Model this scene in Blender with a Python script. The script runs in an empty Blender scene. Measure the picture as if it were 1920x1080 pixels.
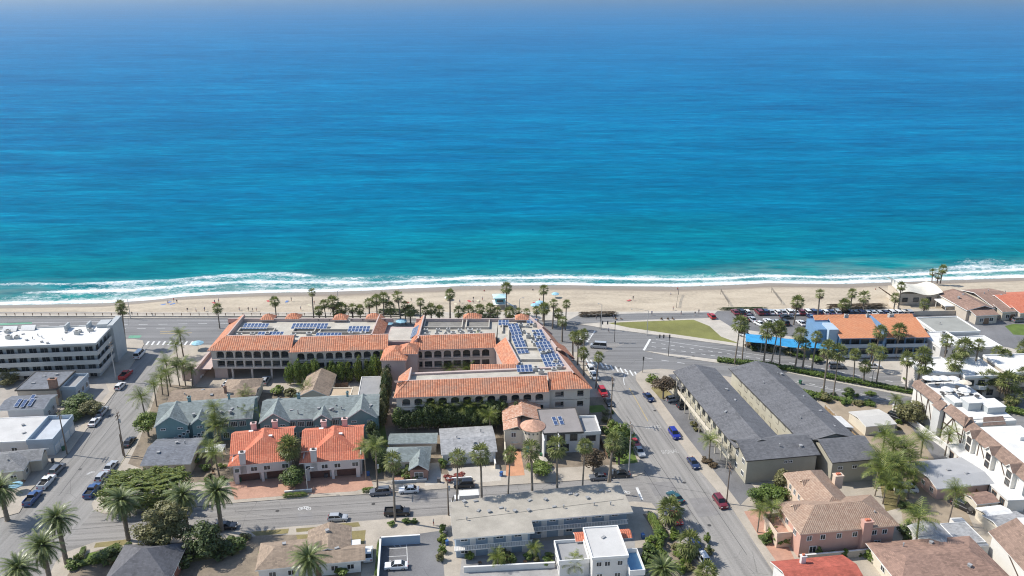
import bpy, bmesh, math, random
from math import radians, sin, cos, tan, atan, pi, sqrt
from mathutils import Vector, Matrix, noise as mnoise

# ------------------------------------------------------------------ camera, sky, sun
SC = bpy.context.scene
COL = SC.collection
FPX, CAMH = 1570.0, 106.0
PITCH = atan(565.0 / FPX)
cam_d = bpy.data.cameras.new('camera')
cam = bpy.data.objects.new('camera', cam_d)
COL.objects.link(cam)
cam.location = (0, 0, CAMH)
cam.rotation_euler = (pi / 2 - PITCH, 0, 0)
cam_d.sensor_width = 36.0
cam_d.lens = 36.0 * FPX / 1920.0
cam_d.clip_start, cam_d.clip_end = 1.0, 60000.0
SC.camera = cam

SUN_AZ = math.atan2(-0.978, 0.23)       # clockwise from +Y
SUN_EL = radians(47)
w = bpy.data.worlds.new('World'); SC.world = w; w.use_nodes = True
nt = w.node_tree; bg = nt.nodes['Background']
sky = nt.nodes.new('ShaderNodeTexSky'); sky.sky_type = 'NISHITA'; sky.sun_disc = False
sky.sun_elevation = SUN_EL; sky.sun_rotation = SUN_AZ
sky.air_density = 1.0; sky.dust_density = 0.6; sky.ozone_density = 1.5
nt.links.new(sky.outputs[0], bg.inputs[0]); bg.inputs[1].default_value = 0.15
sun_d = bpy.data.lights.new('sun', 'SUN'); sun_d.energy = 4.7; sun_d.angle = radians(0.53); sun_d.color = (1.0, 0.95, 0.87)
sun = bpy.data.objects.new('sun', sun_d); COL.objects.link(sun); sun.location = (-100, 0, 200)
sv = Vector((sin(SUN_AZ) * cos(SUN_EL), cos(SUN_AZ) * cos(SUN_EL), sin(SUN_EL)))
sun.rotation_euler = (-sv).to_track_quat('-Z', 'Y').to_euler()
vs = SC.view_settings; vs.view_transform = 'Standard'; vs.look = 'None'; vs.gamma = 1.0; vs.exposure = 0.30
vs.use_curve_mapping = False
SC.render.engine = 'CYCLES'
SC.cycles.use_denoising = True; SC.cycles.denoiser = 'OPENIMAGEDENOISE'; SC.cycles.denoising_prefilter = 'NONE'; SC.cycles.denoising_input_passes = 'RGB_ALBEDO_NORMAL'; SC.cycles.filter_width = 1.1
SC.cycles.max_bounces = 5; SC.cycles.diffuse_bounces = 3; SC.cycles.glossy_bounces = 3
SC.cycles.transparent_max_bounces = 4; SC.cycles.volume_bounces = 0
SC.cycles.sample_clamp_direct = 1.6; SC.cycles.sample_clamp_indirect = 1.6; SC.cycles.caustics_reflective = False; SC.cycles.caustics_refractive = False

# ------------------------------------------------------------------ helpers
R = random.Random(7)
CP, SP = cos(PITCH), sin(PITCH)
def G(px, py, z=0.0):
    """survey mark on the 1920x1080 plan photo -> site point at height z (metres)"""
    u, v = (px - 960.0) / FPX, (py - 540.0) / FPX
    t = (CAMH - z) / (SP + v * CP)
    return Vector((u * t, (CP - v * SP) * t, z))
def GL(pts, z=0.0): return [G(x, y, z) for x, y in pts]

class MB:
    """mesh builder: boxes, prisms, tubes ... joined into one mesh"""
    def __init__(s): s.v = []; s.f = []; s.m = []; s.uv = []
    def face(s, pts, m=0, uv=None):
        n = len(s.v); s.v += [tuple(p) for p in pts]; s.f.append(tuple(range(n, n + len(pts)))); s.m.append(m)
        s.uv += uv if uv else [(0.0, 0.0)] * len(pts)
    def slope(s, pts, m=0):
        """planar roof/wall face with metre UVs: u level along the face, v up the slope"""
        P = [Vector(p) for p in pts]; nrm = Vector((0, 0, 0))
        for i in range(len(P)):
            a, b = P[i], P[(i + 1) % len(P)]
            nrm += a.cross(b)
        if nrm.length < 1e-9: return
        nrm.normalize()
        u = Vector((0, 0, 1)).cross(nrm)
        if u.length < 1e-4: u = Vector((1, 0, 0))
        u.normalize(); vv = nrm.cross(u)
        s.face(P, m, [(p.dot(u), p.dot(vv)) for p in P])
    def box(s, x0, y0, z0, x1, y1, z1, m=0, bottom=True):
        a = [(x0,y0,z0),(x1,y0,z0),(x1,y1,z0),(x0,y1,z0),(x0,y0,z1),(x1,y0,z1),(x1,y1,z1),(x0,y1,z1)]
        q = [(4,5,6,7),(0,1,5,4),(1,2,6,5),(2,3,7,6),(3,0,4,7)] + ([(3,2,1,0)] if bottom else [])
        for f in q: s.slope([a[i] for i in f], m)
    def obox(s, c, ax, ay, sx, sy, z0, z1, m=0):
        c = Vector((c[0], c[1], 0)); ax = Vector((ax[0], ax[1], 0)).normalized(); ay = Vector((ay[0], ay[1], 0)).normalized()
        p = [c - ax*sx/2 - ay*sy/2, c + ax*sx/2 - ay*sy/2, c + ax*sx/2 + ay*sy/2, c - ax*sx/2 + ay*sy/2]
        s.prism([(q.x, q.y) for q in p], z0, z1, m)
    def prism(s, poly, z0, z1, m=0, mside=None, bottom=False):
        poly = [(p[0], p[1]) for p in poly]
        ar = sum(poly[i][0]*poly[(i+1)%len(poly)][1] - poly[(i+1)%len(poly)][0]*poly[i][1] for i in range(len(poly)))
        if ar < 0: poly = poly[::-1]
        s.slope([(x, y, z1) for x, y in poly], m)
        if bottom: s.slope([(x, y, z0) for x, y in poly][::-1], m)
        ms = m if mside is None else mside
        for i in range(len(poly)):
            a, b = poly[i], poly[(i + 1) % len(poly)]
            s.slope([(a[0],a[1],z0),(b[0],b[1],z0),(b[0],b[1],z1),(a[0],a[1],z1)], ms)
    def tube(s, p0, p1, r0, r1=None, n=6, m=0, cap=True):
        r1 = r0 if r1 is None else r1
        p0, p1 = Vector(p0), Vector(p1); d = (p1 - p0).normalized()
        a = d.orthogonal().normalized(); b = d.cross(a)
        A = [p0 + (a*cos(2*pi*i/n) + b*sin(2*pi*i/n))*r0 for i in range(n)]
        B = [p1 + (a*cos(2*pi*i/n) + b*sin(2*pi*i/n))*r1 for i in range(n)]
        for i in range(n):
            j = (i + 1) % n; s.face([A[i], A[j], B[j], B[i]], m)
        if cap: s.face(B, m); s.face(A[::-1], m)
    def lathe(s, prof, n=10, m=0, c=(0, 0)):
        for k in range(len(prof) - 1):
            (r0, z0), (r1, z1) = prof[k], prof[k + 1]
            for i in range(n):
                t0, t1 = 2*pi*i/n, 2*pi*(i+1)/n
                q = [(c[0]+r0*cos(t0),c[1]+r0*sin(t0),z0),(c[0]+r0*cos(t1),c[1]+r0*sin(t1),z0),(c[0]+r1*cos(t1),c[1]+r1*sin(t1),z1),(c[0]+r1*cos(t0),c[1]+r1*sin(t0),z1)]
                if r1 < 1e-5: q = q[:3]
                elif r0 < 1e-5: q = [q[0], q[2], q[3]]
                s.face(q, m)
    def mesh(s, name, mats):
        me = bpy.data.meshes.new(name)
        me.from_pydata(s.v, [], s.f)
        for mt in mats: me.materials.append(mt)
        if len(mats) > 1: me.polygons.foreach_set('material_index', s.m)
        ul = me.uv_layers.new(name='UVMap')
        flat = [c for t in s.uv for c in t]
        ul.data.foreach_set('uv', flat)
        me.update()
        return me
    def build(s, name, mats, parent=None, smooth=False, loc=None, rz=0.0):
        if not isinstance(mats, (list, tuple)): mats = [mats]
        me = s.mesh(name, mats)
        if smooth:
            bm = bmesh.new(); bm.from_mesh(me); bmesh.ops.remove_doubles(bm, verts=bm.verts, dist=0.002)
            for f in bm.faces: f.smooth = True
            bm.to_mesh(me); bm.free()
        return link(name, me, parent, loc, rz)

def link(name, me, parent=None, loc=None, rz=0.0):
    o = bpy.data.objects.new(name, me); COL.objects.link(o)
    if parent is not None: o.parent = parent
    if loc is not None: o.location = loc
    if rz: o.rotation_euler[2] = rz
    return o
def tag(o, label=None, cat=None, group=None, kind=None):
    if label: o['label'] = label
    if cat: o['category'] = cat
    if group: o['group'] = group
    if kind: o['kind'] = kind
    return o
def empty(name, loc, rz=0.0, label=None, cat=None, group=None):
    o = bpy.data.objects.new(name, None); COL.objects.link(o)
    o.location = loc; o.rotation_euler[2] = rz; o.empty_display_size = 0.5
    return tag(o, label, cat, group)

# ------------------------------------------------------------------ materials
MATS = {}
def nodes_of(name):
    m = bpy.data.materials.new(name); m.use_nodes = True
    nt = m.node_tree; return m, nt, nt.nodes['Principled BSDF']
def N(nt, t, **kw):
    n = nt.nodes.new(t)
    for k, v in kw.items(): setattr(n, k, v)
    return n
def mixc(nt, fac, a, b, mode='MIX'):
    n = nt.nodes.new('ShaderNodeMix'); n.data_type = 'RGBA'; n.blend_type = mode
    for s, v in ((n.inputs[0], fac), (n.inputs[6], a), (n.inputs[7], b)):
        if hasattr(v, 'is_linked') or hasattr(v, 'links'): nt.links.new(v, s)
        else: s.default_value = v if not isinstance(v, tuple) else (*v[:3], 1.0)
    return n.outputs[2]
def ramp(nt, src, stops):
    r = nt.nodes.new('ShaderNodeValToRGB'); e = r.color_ramp.elements
    while len(e) < len(stops): e.new(0.5)
    for el, (p, c) in zip(e, stops):
        el.position = p; el.color = (*c, 1.0) if len(c) == 3 else c
    nt.links.new(src, r.inputs[0]); return r.outputs[0]
def noise(nt, vec, scale, detail=4.0, rough=0.55, dist=0.0):
    n = nt.nodes.new('ShaderNodeTexNoise'); n.inputs['Scale'].default_value = scale
    n.inputs['Detail'].default_value = detail; n.inputs['Roughness'].default_value = rough; n.inputs['Distortion'].default_value = dist
    if vec is not None: nt.links.new(vec, n.inputs['Vector'])
    return n.outputs[0]
def mapping(nt, vec, scale=(1,1,1), rot=(0,0,0), loc=(0,0,0)):
    n = nt.nodes.new('ShaderNodeMapping'); nt.links.new(vec, n.inputs[0])
    n.inputs['Scale'].default_value = scale; n.inputs['Rotation'].default_value = rot; n.inputs['Location'].default_value = loc
    return n.outputs[0]
def math_(nt, op, a, b=None, c=None, clamp=False):
    n = nt.nodes.new('ShaderNodeMath'); n.operation = op; n.use_clamp = clamp
    for i, v in enumerate((a, b, c)):
        if v is None: continue
        if isinstance(v, (int, float)): n.inputs[i].default_value = v
        else: nt.links.new(v, n.inputs[i])
    return n.outputs[0]
def bump(nt, b, height, strength, dist=0.05):
    n = nt.nodes.new('ShaderNodeBump'); n.inputs['Strength'].default_value = strength; n.inputs['Distance'].default_value = dist
    nt.links.new(height, n.inputs['Height']); nt.links.new(n.outputs[0], b.inputs['Normal'])

def M(name, col, rough=0.8, var=0.22, scale=0.6, fine=6.0, metal=0.0, spec=None, bmp=0.0):
    """plain painted / mineral surface: two scales of mottling, slight grain"""
    if name in MATS: return MATS[name]
    m, nt, b = nodes_of(name)
    tc = N(nt, 'ShaderNodeTexCoord'); ge = N(nt, 'ShaderNodeNewGeometry')
    p = ge.outputs['Position']
    a = noise(nt, p, scale, 5.0, 0.6); f = noise(nt, p, fine, 3.0, 0.6)
    k = math_(nt, 'ADD', math_(nt, 'MULTIPLY', a, 0.65), math_(nt, 'MULTIPLY', f, 0.35))
    lo = tuple(c * (1 - var) for c in col); hi = tuple(min(1, c * (1 + var)) for c in col)
    c = ramp(nt, k, [(0.32, lo), (0.5, col), (0.68, hi)])
    nt.links.new(c, b.inputs['Base Color'])
    b.inputs['Roughness'].default_value = rough; b.inputs['Metallic'].default_value = metal
    if spec is not None: b.inputs['Specular IOR Level'].default_value = spec
    if bmp: bump(nt, b, f, bmp, 0.05)
    MATS[name] = m; return m

def paint(name, col, rough=0.35, metal=0.0):
    """smooth even paint or plastic"""
    if name in MATS: return MATS[name]
    m, nt, b = nodes_of(name)
    oi = N(nt, 'ShaderNodeObjectInfo')
    c = mixc(nt, math_(nt, 'MULTIPLY', oi.outputs['Random'], 0.25), (*col, 1), tuple(x * 0.75 for x in col) + (1,))
    nt.links.new(c, b.inputs['Base Color'])
    b.inputs['Roughness'].default_value = rough; b.inputs['Metallic'].default_value = metal
    MATS[name] = m; return m

def tile(name, col, col2, pitch=0.55, course=0.45, depth=0.09, stain=(0.25, 0.2, 0.17), samt=0.35):
    """barrel tile: ribs run up the slope (UV metres), colour differs tile by tile"""
    if name in MATS: return MATS[name]
    m, nt, b = nodes_of(name)
    uv = N(nt, 'ShaderNodeUVMap').outputs[0]
    sep = N(nt, 'ShaderNodeSeparateXYZ'); nt.links.new(uv, sep.inputs[0])
    u = math_(nt, 'MULTIPLY', sep.outputs[0], 1 / pitch); v = math_(nt, 'MULTIPLY', sep.outputs[1], 1 / course)
    fu = math_(nt, 'FLOOR', u); fv = math_(nt, 'FLOOR', v)
    cb = N(nt, 'ShaderNodeCombineXYZ'); nt.links.new(fu, cb.inputs[0]); nt.links.new(fv, cb.inputs[1])
    wn = N(nt, 'ShaderNodeTexWhiteNoise'); wn.noise_dimensions = '2D'; nt.links.new(cb.outputs[0], wn.inputs['Vector'])
    ge = N(nt, 'ShaderNodeNewGeometry').outputs['Position']
    big = noise(nt, ge, 0.25, 5.0, 0.65)
    c = mixc(nt, wn.outputs[0], (*col, 1), (*col2, 1))
    st = ramp(nt, big, [(0.45, (0, 0, 0)), (0.72, (samt,) * 3)])
    c = mixc(nt, st, c, (*stain, 1))
    rib = math_(nt, 'ABSOLUTE', math_(nt, 'SINE', math_(nt, 'MULTIPLY', u, pi)))
    pan = ramp(nt, rib, [(0.0, (0.55,) * 3), (0.45, (1, 1, 1))])          # colour darkens towards the pans between ribs
    c = mixc(nt, 1.0, c, pan, 'MULTIPLY')
    nt.links.new(c, b.inputs['Base Color']); b.inputs['Roughness'].default_value = 0.85
    h = math_(nt, 'ADD', rib, math_(nt, 'MULTIPLY', math_(nt, 'FRACT', v), -0.3))
    bump(nt, b, h, 0.9, depth)
    MATS[name] = m; return m

def shingle(name, col, var=0.25, course=0.3, worn=None):
    """asphalt shingle: thin courses, tab to tab variation, broad weathering"""
    if name in MATS: return MATS[name]
    m, nt, b = nodes_of(name)
    uv = N(nt, 'ShaderNodeUVMap').outputs[0]
    br = N(nt, 'ShaderNodeTexBrick'); nt.links.new(uv, br.inputs['Vector'])
    br.inputs['Scale'].default_value = 1.0; br.inputs['Brick Width'].default_value = 0.6; br.inputs['Row Height'].default_value = course
    br.inputs['Mortar Size'].default_value = 0.012; br.inputs['Bias'].default_value = 0.0
    br.inputs['Color1'].default_value = (*[c * (1 - var) for c in col], 1); br.inputs['Color2'].default_value = (*[c * (1 + var) for c in col], 1)
    br.inputs['Mortar'].default_value = (*[c * 0.6 for c in col], 1)
    ge = N(nt, 'ShaderNodeNewGeometry').outputs['Position']
    a = noise(nt, ge, 0.35, 6.0, 0.65)
    wcol = worn or tuple(min(1, c * 1.35) for c in col)
    c = mixc(nt, ramp(nt, a, [(0.4, (0, 0, 0)), (0.75, (0.7,) * 3)]), br.outputs[0], (*wcol, 1))
    sm = noise(nt, mapping(nt, uv, (1.2, 0.08, 1)), 1.0, 4.0, 0.6)
    c = mixc(nt, 1.0, c, ramp(nt, sm, [(0.3, (0.82,) * 3), (0.7, (1.1,) * 3)]), 'MULTIPLY')
    nt.links.new(c, b.inputs['Base Color']); b.inputs['Roughness'].default_value = 0.9
    bump(nt, b, br.outputs['Fac'], 0.3, -0.02)
    MATS[name] = m; return m

def glass_mat():
    if 'glass' in MATS: return MATS['glass']
    m, nt, b = nodes_of('glass')
    oi = N(nt, 'ShaderNodeObjectInfo')
    c = ramp(nt, oi.outputs['Random'], [(0.0, (0.012, 0.018, 0.024)), (0.6, (0.03, 0.04, 0.05)), (1.0, (0.10, 0.11, 0.11))])
    nt.links.new(c, b.inputs['Base Color']); b.inputs['Roughness'].default_value = 0.08
    MATS['glass'] = m; return m

def leaf_mat(name, c0, c1, c2, rough=0.55, trans=0.25):
    if name in MATS: return MATS[name]
    m, nt, b = nodes_of(name)
    ge = N(nt, 'ShaderNodeNewGeometry'); oi = N(nt, 'ShaderNodeObjectInfo')
    a = noise(nt, ge.outputs['Position'], 0.9, 3.0, 0.6)
    k = math_(nt, 'ADD', math_(nt, 'MULTIPLY', ge.outputs['Random Per Island'], 0.55), math_(nt, 'MULTIPLY', a, 0.45))
    c = ramp(nt, k, [(0.2, c0), (0.5, c1), (0.85, c2)])
    c = mixc(nt, math_(nt, 'MULTIPLY', oi.outputs['Random'], 0.3), c, (*[x * 0.7 for x in c1], 1))
    nt.links.new(c, b.inputs['Base Color']); b.inputs['Roughness'].default_value = rough
    tr = N(nt, 'ShaderNodeBsdfTranslucent'); nt.links.new(c, tr.inputs[0])
    mx = N(nt, 'ShaderNodeMixShader'); mx.inputs[0].default_value = trans
    out = nt.nodes['Material Output']
    nt.links.new(b.outputs[0], mx.inputs[1]); nt.links.new(tr.outputs[0], mx.inputs[2]); nt.links.new(mx.outputs[0], out.inputs[0])
    MATS[name] = m; return m
# ------------------------------------------------------------------ ground, streets, beach, sea
import numpy as np
def asphalt(name, col, rot, streak=0.5):
    m, nt, b = nodes_of(name)
    p = N(nt, 'ShaderNodeNewGeometry').outputs['Position']
    q = mapping(nt, p, (1, 1, 1), (0, 0, rot))
    st = noise(nt, mapping(nt, q, (0.9, 0.022, 1)), 1.0, 4.0, 0.6)
    big = noise(nt, p, 0.05, 4.0, 0.6); f = noise(nt, p, 3.0, 6.0, 0.7)
    k = math_(nt, 'ADD', math_(nt, 'ADD', math_(nt, 'MULTIPLY', st, streak), math_(nt, 'MULTIPLY', big, 0.7 - streak)), math_(nt, 'MULTIPLY', f, 0.3))
    c = ramp(nt, k, [(0.36, tuple(x * 0.6 for x in col)), (0.5, col), (0.64, tuple(x * 1.32 for x in col))])
    vo = N(nt, 'ShaderNodeTexVoronoi'); vo.feature = 'DISTANCE_TO_EDGE'; vo.inputs['Scale'].default_value = 0.16
    nt.links.new(mapping(nt, p, (1, 1, 1)), vo.inputs['Vector'])
    cr = math_(nt, 'LESS_THAN', math_(nt, 'ADD', vo.outputs['Distance'], math_(nt, 'MULTIPLY', f, 0.03)), 0.022)
    gate = ramp(nt, noise(nt, p, 0.04, 2.0), [(0.5, (0, 0, 0)), (0.56, (0.55,) * 3)])
    c = mixc(nt, math_(nt, 'MULTIPLY', cr, gate), c, (*[x * 0.45 for x in col], 1))
    nt.links.new(c, b.inputs['Base Color']); b.inputs['Roughness'].default_value = 0.85
    bump(nt, b, f, 0.25, 0.02); MATS[name] = m; return m
A_STREET = asphalt('asphalt_street', (0.26, 0.246, 0.226), radians(-10))
A_CROSS = asphalt('asphalt_cross', (0.235, 0.222, 0.206), radians(84))
A_LEFT = asphalt('asphalt_left', (0.23, 0.22, 0.205), radians(0))
A_COAST = asphalt('asphalt_coast', (0.18, 0.177, 0.174), radians(90))
A_LOT = asphalt('asphalt_lot', (0.155, 0.153, 0.155), radians(20), 0.1)
CONC = M('concrete', (0.38, 0.335, 0.275), 0.9, 0.2, 0.25, 4.0)
CONC2 = M('pale_concrete', (0.45, 0.41, 0.35), 0.9, 0.18, 0.3, 5.0)
DIRT = M('dry_soil', (0.21, 0.17, 0.125), 0.95, 0.35, 0.4, 3.0, bmp=0.5)
LAWN_DRY = M('dry_lawn', (0.21, 0.175, 0.075), 0.95, 0.35, 0.35, 5.0, bmp=0.6)
LAWN = M('lawn', (0.10, 0.15, 0.025), 0.95, 0.35, 0.35, 6.0, bmp=0.6)
LAWN_PARK = M('park_lawn', (0.175, 0.175, 0.05), 0.95, 0.3, 0.12, 4.0, bmp=0.5)
PAVER = M('red_paver', (0.42, 0.24, 0.17), 0.85, 0.2, 0.5, 3.0)
WHITE_LINE = M('road_paint_white', (0.62, 0.62, 0.6), 0.7, 0.25, 1.5, 8.0)
YELLOW_LINE = M('road_paint_yellow', (0.5, 0.36, 0.12), 0.7, 0.3, 1.5, 8.0)

def sheet(name, px, z, mat, kind='structure', world=False):
    mb = MB(); P = px if world else GL(px)
    mb.prism([(p[0], p[1]) for p in P], z - 0.05, z, 0)
    return tag(mb.build(name, mat), kind=kind)
def slab(name, px, z, mat, world=False, zb=-0.3):
    mb = MB(); P = px if world else GL(px)
    mb.prism([(p[0], p[1]) for p in P], zb, z, 0)
    return tag(mb.build(name, mat), kind='structure')

gm = MB(); gm.prism([(-700, -400), (700, -400), (700, 262), (-700, 262)], -1.0, -0.06); tag(gm.build('ground', DIRT), kind='structure')
sheet('road', [(-420, 40), (420, 40), (420, 268), (-420, 268)], 0.0, A_CROSS, world=True)
# cross street running down to the shore, side street, coast road: sheets a few mm apart
sheet('street', [(1098, 668), (1205, 690), (1212, 740), (1330, 890), (1480, 1100), (1560, 1200), (1400, 1200), (1330, 1085), (1200, 900), (1140, 770)], 0.006, A_STREET)
sheet('side_street', [(262, 640), (345, 640), (312, 700), (262, 840), (190, 945), (110, 1030), (0, 1100), (-80, 1010), (40, 940), (130, 840), (215, 725)], 0.006, A_LEFT)
coast = [(-420, 242.6), (-60, 242.6), (36, 243.0)] + [(p.x, p.y) for p in GL([(1105, 672), (1200, 702), (1330, 706), (1500, 731), (1592, 750), (1732, 779), (1920, 818), (2150, 866)])] + \
        [(p.x, p.y) for p in GL([(2150, 790), (1920, 750), (1744, 716), (1604, 690), (1386, 648), (1255, 630), (1120, 612), (1060, 590)])] + [(10, 270), (-420, 270)]
sheet('coast_road', coast, 0.012, A_COAST, world=True)

# city blocks: kerbed slabs 0.13 m above the road
KZ = 0.13
slab('pavement', [(338, 648), (325, 660), (300, 702), (262, 812), (222, 876), (186, 925), (172, 945), (176, 957), (196, 964), (362, 951), (435, 944), (527, 937), (677, 928), (832, 917),
    (1032, 905), (1190, 894), (1208, 888), (1208, 876), (1160, 780), (1104, 690), (1096, 672), (1085, 661), (900, 648), (600, 648)], KZ, CONC)
slab('pavement', [(-420, 985), (0, 972), (36, 962), (52, 935), (55, 922), (127, 852), (216, 735), (258, 668), (270, 646), (268, 639), (250, 636), (-420, 640)], KZ, CONC)
slab('pavement', [(60, 1180), (95, 1075), (104, 1055), (125, 1036), (178, 1017), (459, 997), (550, 988), (675, 978), (783, 970), (1190, 941), (1222, 944), (1241, 968), (1250, 985), (1347, 1080), (1420, 1170)], KZ, CONC)
slab('pavement', [(1192, 712), (1193, 702), (1206, 694), (1240, 692), (1330, 701), (1500, 729), (1592, 748), (1664, 763), (1732, 777), (1920, 816), (2150, 864), (2400, 1300), (1590, 1250), (1455, 1080), (1375, 956), (1310, 880)], KZ, CONC)
shore_blk = [(-420, 264.6), (-150, 264.6)] + [(p.x, p.y) for p in GL([(247, 597), (433, 596), (640, 597), (873, 598), (1040, 601), (1062, 604), (1128, 615), (1255, 632), (1386, 650), (1460, 665), (1604, 690), (1744, 717), (1920, 750), (2150, 792)])] + [(420, 230), (420, 275), (110, 272.5), (40, 270), (-420, 268.2)]
slab('promenade', shore_blk, KZ, CONC2, world=True, zb=-3)
mz = KZ
slab('median_kerb', [(1207, 658), (1255, 664), (1338, 674), (1460, 687), (1602, 712), (1735, 737), (1920, 772), (2150, 816), (2150, 826), (1920, 782), (1725, 748), (1602, 724), (1460, 696), (1338, 680), (1255, 668)], mz, CONC2)

# lots on the blocks
Z1 = KZ + 0.006; Z2 = KZ + 0.012; Z3 = KZ + 0.018
def lot(name, px, mat, z=Z1): return sheet(name, px, z, mat)
lot('park_lawn', [(1138, 606), (1215, 603), (1300, 600), (1330, 612), (1352, 632), (1388, 645), (1255, 626), (1180, 615)], LAWN_PARK)
lot('access_road', [(1085, 591), (1200, 588), (1330, 586), (1330, 597), (1215, 600), (1130, 605), (1090, 608), (1062, 603)], A_COAST)
lot('parking_lot', [(1336, 592), (1345, 584), (1530, 583), (1735, 588), (1735, 640), (1540, 640), (1420, 622), (1375, 616)], A_LOT)
lot('access_road', [(1735, 588), (1930, 596), (1990, 640), (1960, 672), (1890, 652), (1790, 640), (1735, 636)], A_LOT)
lot('lawn', [(1884, 612), (1900, 608), (1990, 612), (1990, 634), (1900, 628)], LAWN, Z2)
lot('yard', [(300, 720), (262, 825), (240, 870), (330, 905), (700, 905), (830, 890), (1190, 870), (1130, 745), (720, 760), (480, 735)], DIRT)
lot('yard', [(0, 700), (190, 700), (205, 735), (110, 850), (50, 915), (-200, 940), (-200, 700)], M('yard_paving', (0.33, 0.3, 0.265), 0.9, 0.25, 0.3))
lot('lawn', [(440, 770), (486, 760), (488, 790), (445, 800)], LAWN, Z2); lot('lawn', [(240, 1030), (440, 1016), (450, 1040), (330, 1060)], LAWN_DRY, Z2); lot('garden_bed', [(700, 800), (720, 790), (735, 880), (705, 890)], LAWN, Z2); lot('lawn', [(1640, 860), (1690, 880), (1700, 950), (1660, 960)], LAWN_DRY, Z2)
lot('yard', [(150, 1045), (190, 1030), (440, 1012), (490, 1005), (690, 1000), (690, 1100), (100, 1120)], DIRT)
lot('verge', [(262, 818), (248, 838), (205, 905), (188, 934), (180, 932), (222, 878), (240, 850)], LAWN, Z2)
lot('verge', [(555, 992), (610, 988), (612, 994), (556, 999)], LAWN_DRY, Z2)
lot('verge', [(620, 984), (672, 980), (676, 988), (622, 993)], LAWN_DRY, Z2)
lot('verge', [(470, 998), (542, 992), (540, 1001), (480, 1006)], LAWN_DRY, Z2)
lot('verge', [(180, 1019), (240, 1012), (235, 1023), (176, 1028)], LAWN_DRY, Z2)
lot('front_lawn', [(555, 1004), (606, 1001), (610, 1016), (560, 1020)], LAWN_DRY, Z2)
lot('front_lawn', [(614, 1000), (686, 995), (680, 1042), (664, 1042), (660, 1004), (616, 1012)], LAWN_DRY, Z2)
lot('front_lawn', [(165, 1038), (228, 1028), (225, 1045), (150, 1065)], LAWN, Z2)
lot('driveway', [(686, 995), (708, 992), (704, 1090), (676, 1090)], CONC, Z2)
lot('driveway', [(430, 905), (690, 884), (700, 912), (665, 922), (540, 930), (440, 938)], PAVER, Z2)
lot('driveway', [(800, 870), (822, 868), (832, 908), (796, 912)], CONC2, Z2)
lot('driveway', [(838, 880), (936, 872), (940, 902), (852, 910)], CONC2, Z2)
lot('front_patio', [(738, 884), (798, 880), (800, 905), (736, 906)], PAVER, Z2)
lot('entry_path', [(952, 846), (976, 846), (984, 892), (948, 894)], M('terracotta_path', (0.5, 0.25, 0.14), 0.85, 0.2, 0.6, 3.0), Z2)
lot('parking_lot', [(712, 1008), (784, 1002), (826, 996), (836, 1110), (706, 1110)], A_LOT, Z2)
lot('courtyard', [(868, 1030), (1055, 1012), (1190, 1000), (1190, 1100), (860, 1100)], M('courtyard_paving', (0.3, 0.29, 0.28), 0.9, 0.25, 0.4), Z2)
lot('parking_lot', [(1232, 742), (1262, 732), (1300, 760), (1400, 900), (1418, 918), (1388, 948), (1352, 900), (1290, 822)], A_LOT, Z2)
lot('front_lawn', [(1220, 728), (1240, 722), (1268, 748), (1252, 752), (1238, 748)], LAWN_DRY, Z3)
lot('yard', [(1540, 750), (1680, 760), (1760, 850), (1800, 930), (1830, 1000), (1700, 1030), (1690, 960), (1640, 850)], M('sandy_yard', (0.31, 0.25, 0.18), 0.95, 0.25, 0.25), Z1)
lot('alley', [(1700, 790), (1722, 786), (1800, 880), (1765, 880)], A_LOT, Z2)
lot('front_patio', [(1395, 960), (1440, 952), (1470, 1010), (1490, 1050), (1460, 1060), (1425, 1010)], PAVER, Z2)
lot('front_lawn', [(1452, 1062), (1505, 1055), (1520, 1090), (1470, 1095)], LAWN, Z2)
lot('verge', [(1205, 965), (1225, 962), (1262, 1010), (1330, 1085), (1290, 1090), (1240, 1020)], DIRT, Z2)
lot('lawn', [(1100, 762), (1130, 760), (1138, 772), (1108, 775)], LAWN, Z2)
lot('front_lawn', [(1150, 840), (1185, 838), (1196, 868), (1156, 872)], LAWN, Z2)

# painted markings
def mark(name, quads, mat=WHITE_LINE, z=0.020):
    mb = MB()
    for q in quads: mb.face([(p.x, p.y, z) for p in GL(q)][::-1] if False else [(p.x, p.y, z) for p in GL(q)])
    return tag(mb.build(name, mat), kind='structure')
def seg(a, b, wd):
    """strip between two survey marks, wd metres wide, as four plan points"""
    A, B = G(*a), G(*b); d = (B - A).normalized(); n = Vector((-d.y, d.x, 0)) * wd / 2
    return [A - n, B - n, B + n, A + n]
def strips(name, segs, wd, mat=WHITE_LINE, z=0.020):
    mb = MB()
    for a, b in segs:
        q = seg(a, b, wd); mb.face([(p.x, p.y, z) for p in q])
    return tag(mb.build(name, mat), kind='structure')
def dashes(a, b, n, duty=0.45):
    out = []
    for i in range(n):
        t0, t1 = i / n, (i + duty) / n
        out.append(((a[0]+(b[0]-a[0])*t0, a[1]+(b[1]-a[1])*t0), (a[0]+(b[0]-a[0])*t1, a[1]+(b[1]-a[1])*t1)))
    return out
strips('crosswalk_marking', [((274 + i*10.3, 647), (279 + i*10.3, 640)) for i in range(9)], 0.6)
strips('crosswalk_marking', [((1098 + i*9.2, 672 + i*2.5), (1104 + i*9.2, 682 + i*2.5)) for i in range(11)], 0.45)
strips('crosswalk_marking', [((1082, 641), (1092, 629)), ((1101, 641), (1116, 620))], 0.5)
strips('crosswalk_marking', [((1086 + i*2.6, 640 - i*3.2), (1102 + i*2.4, 642 - i*3.4)) for i in range(6)], 0.35)
strips('stop_line', [((1207, 657), (1219, 636))], 0.7)
strips('stop_line', [((1194, 914), (1204, 937))], 0.6)
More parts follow.
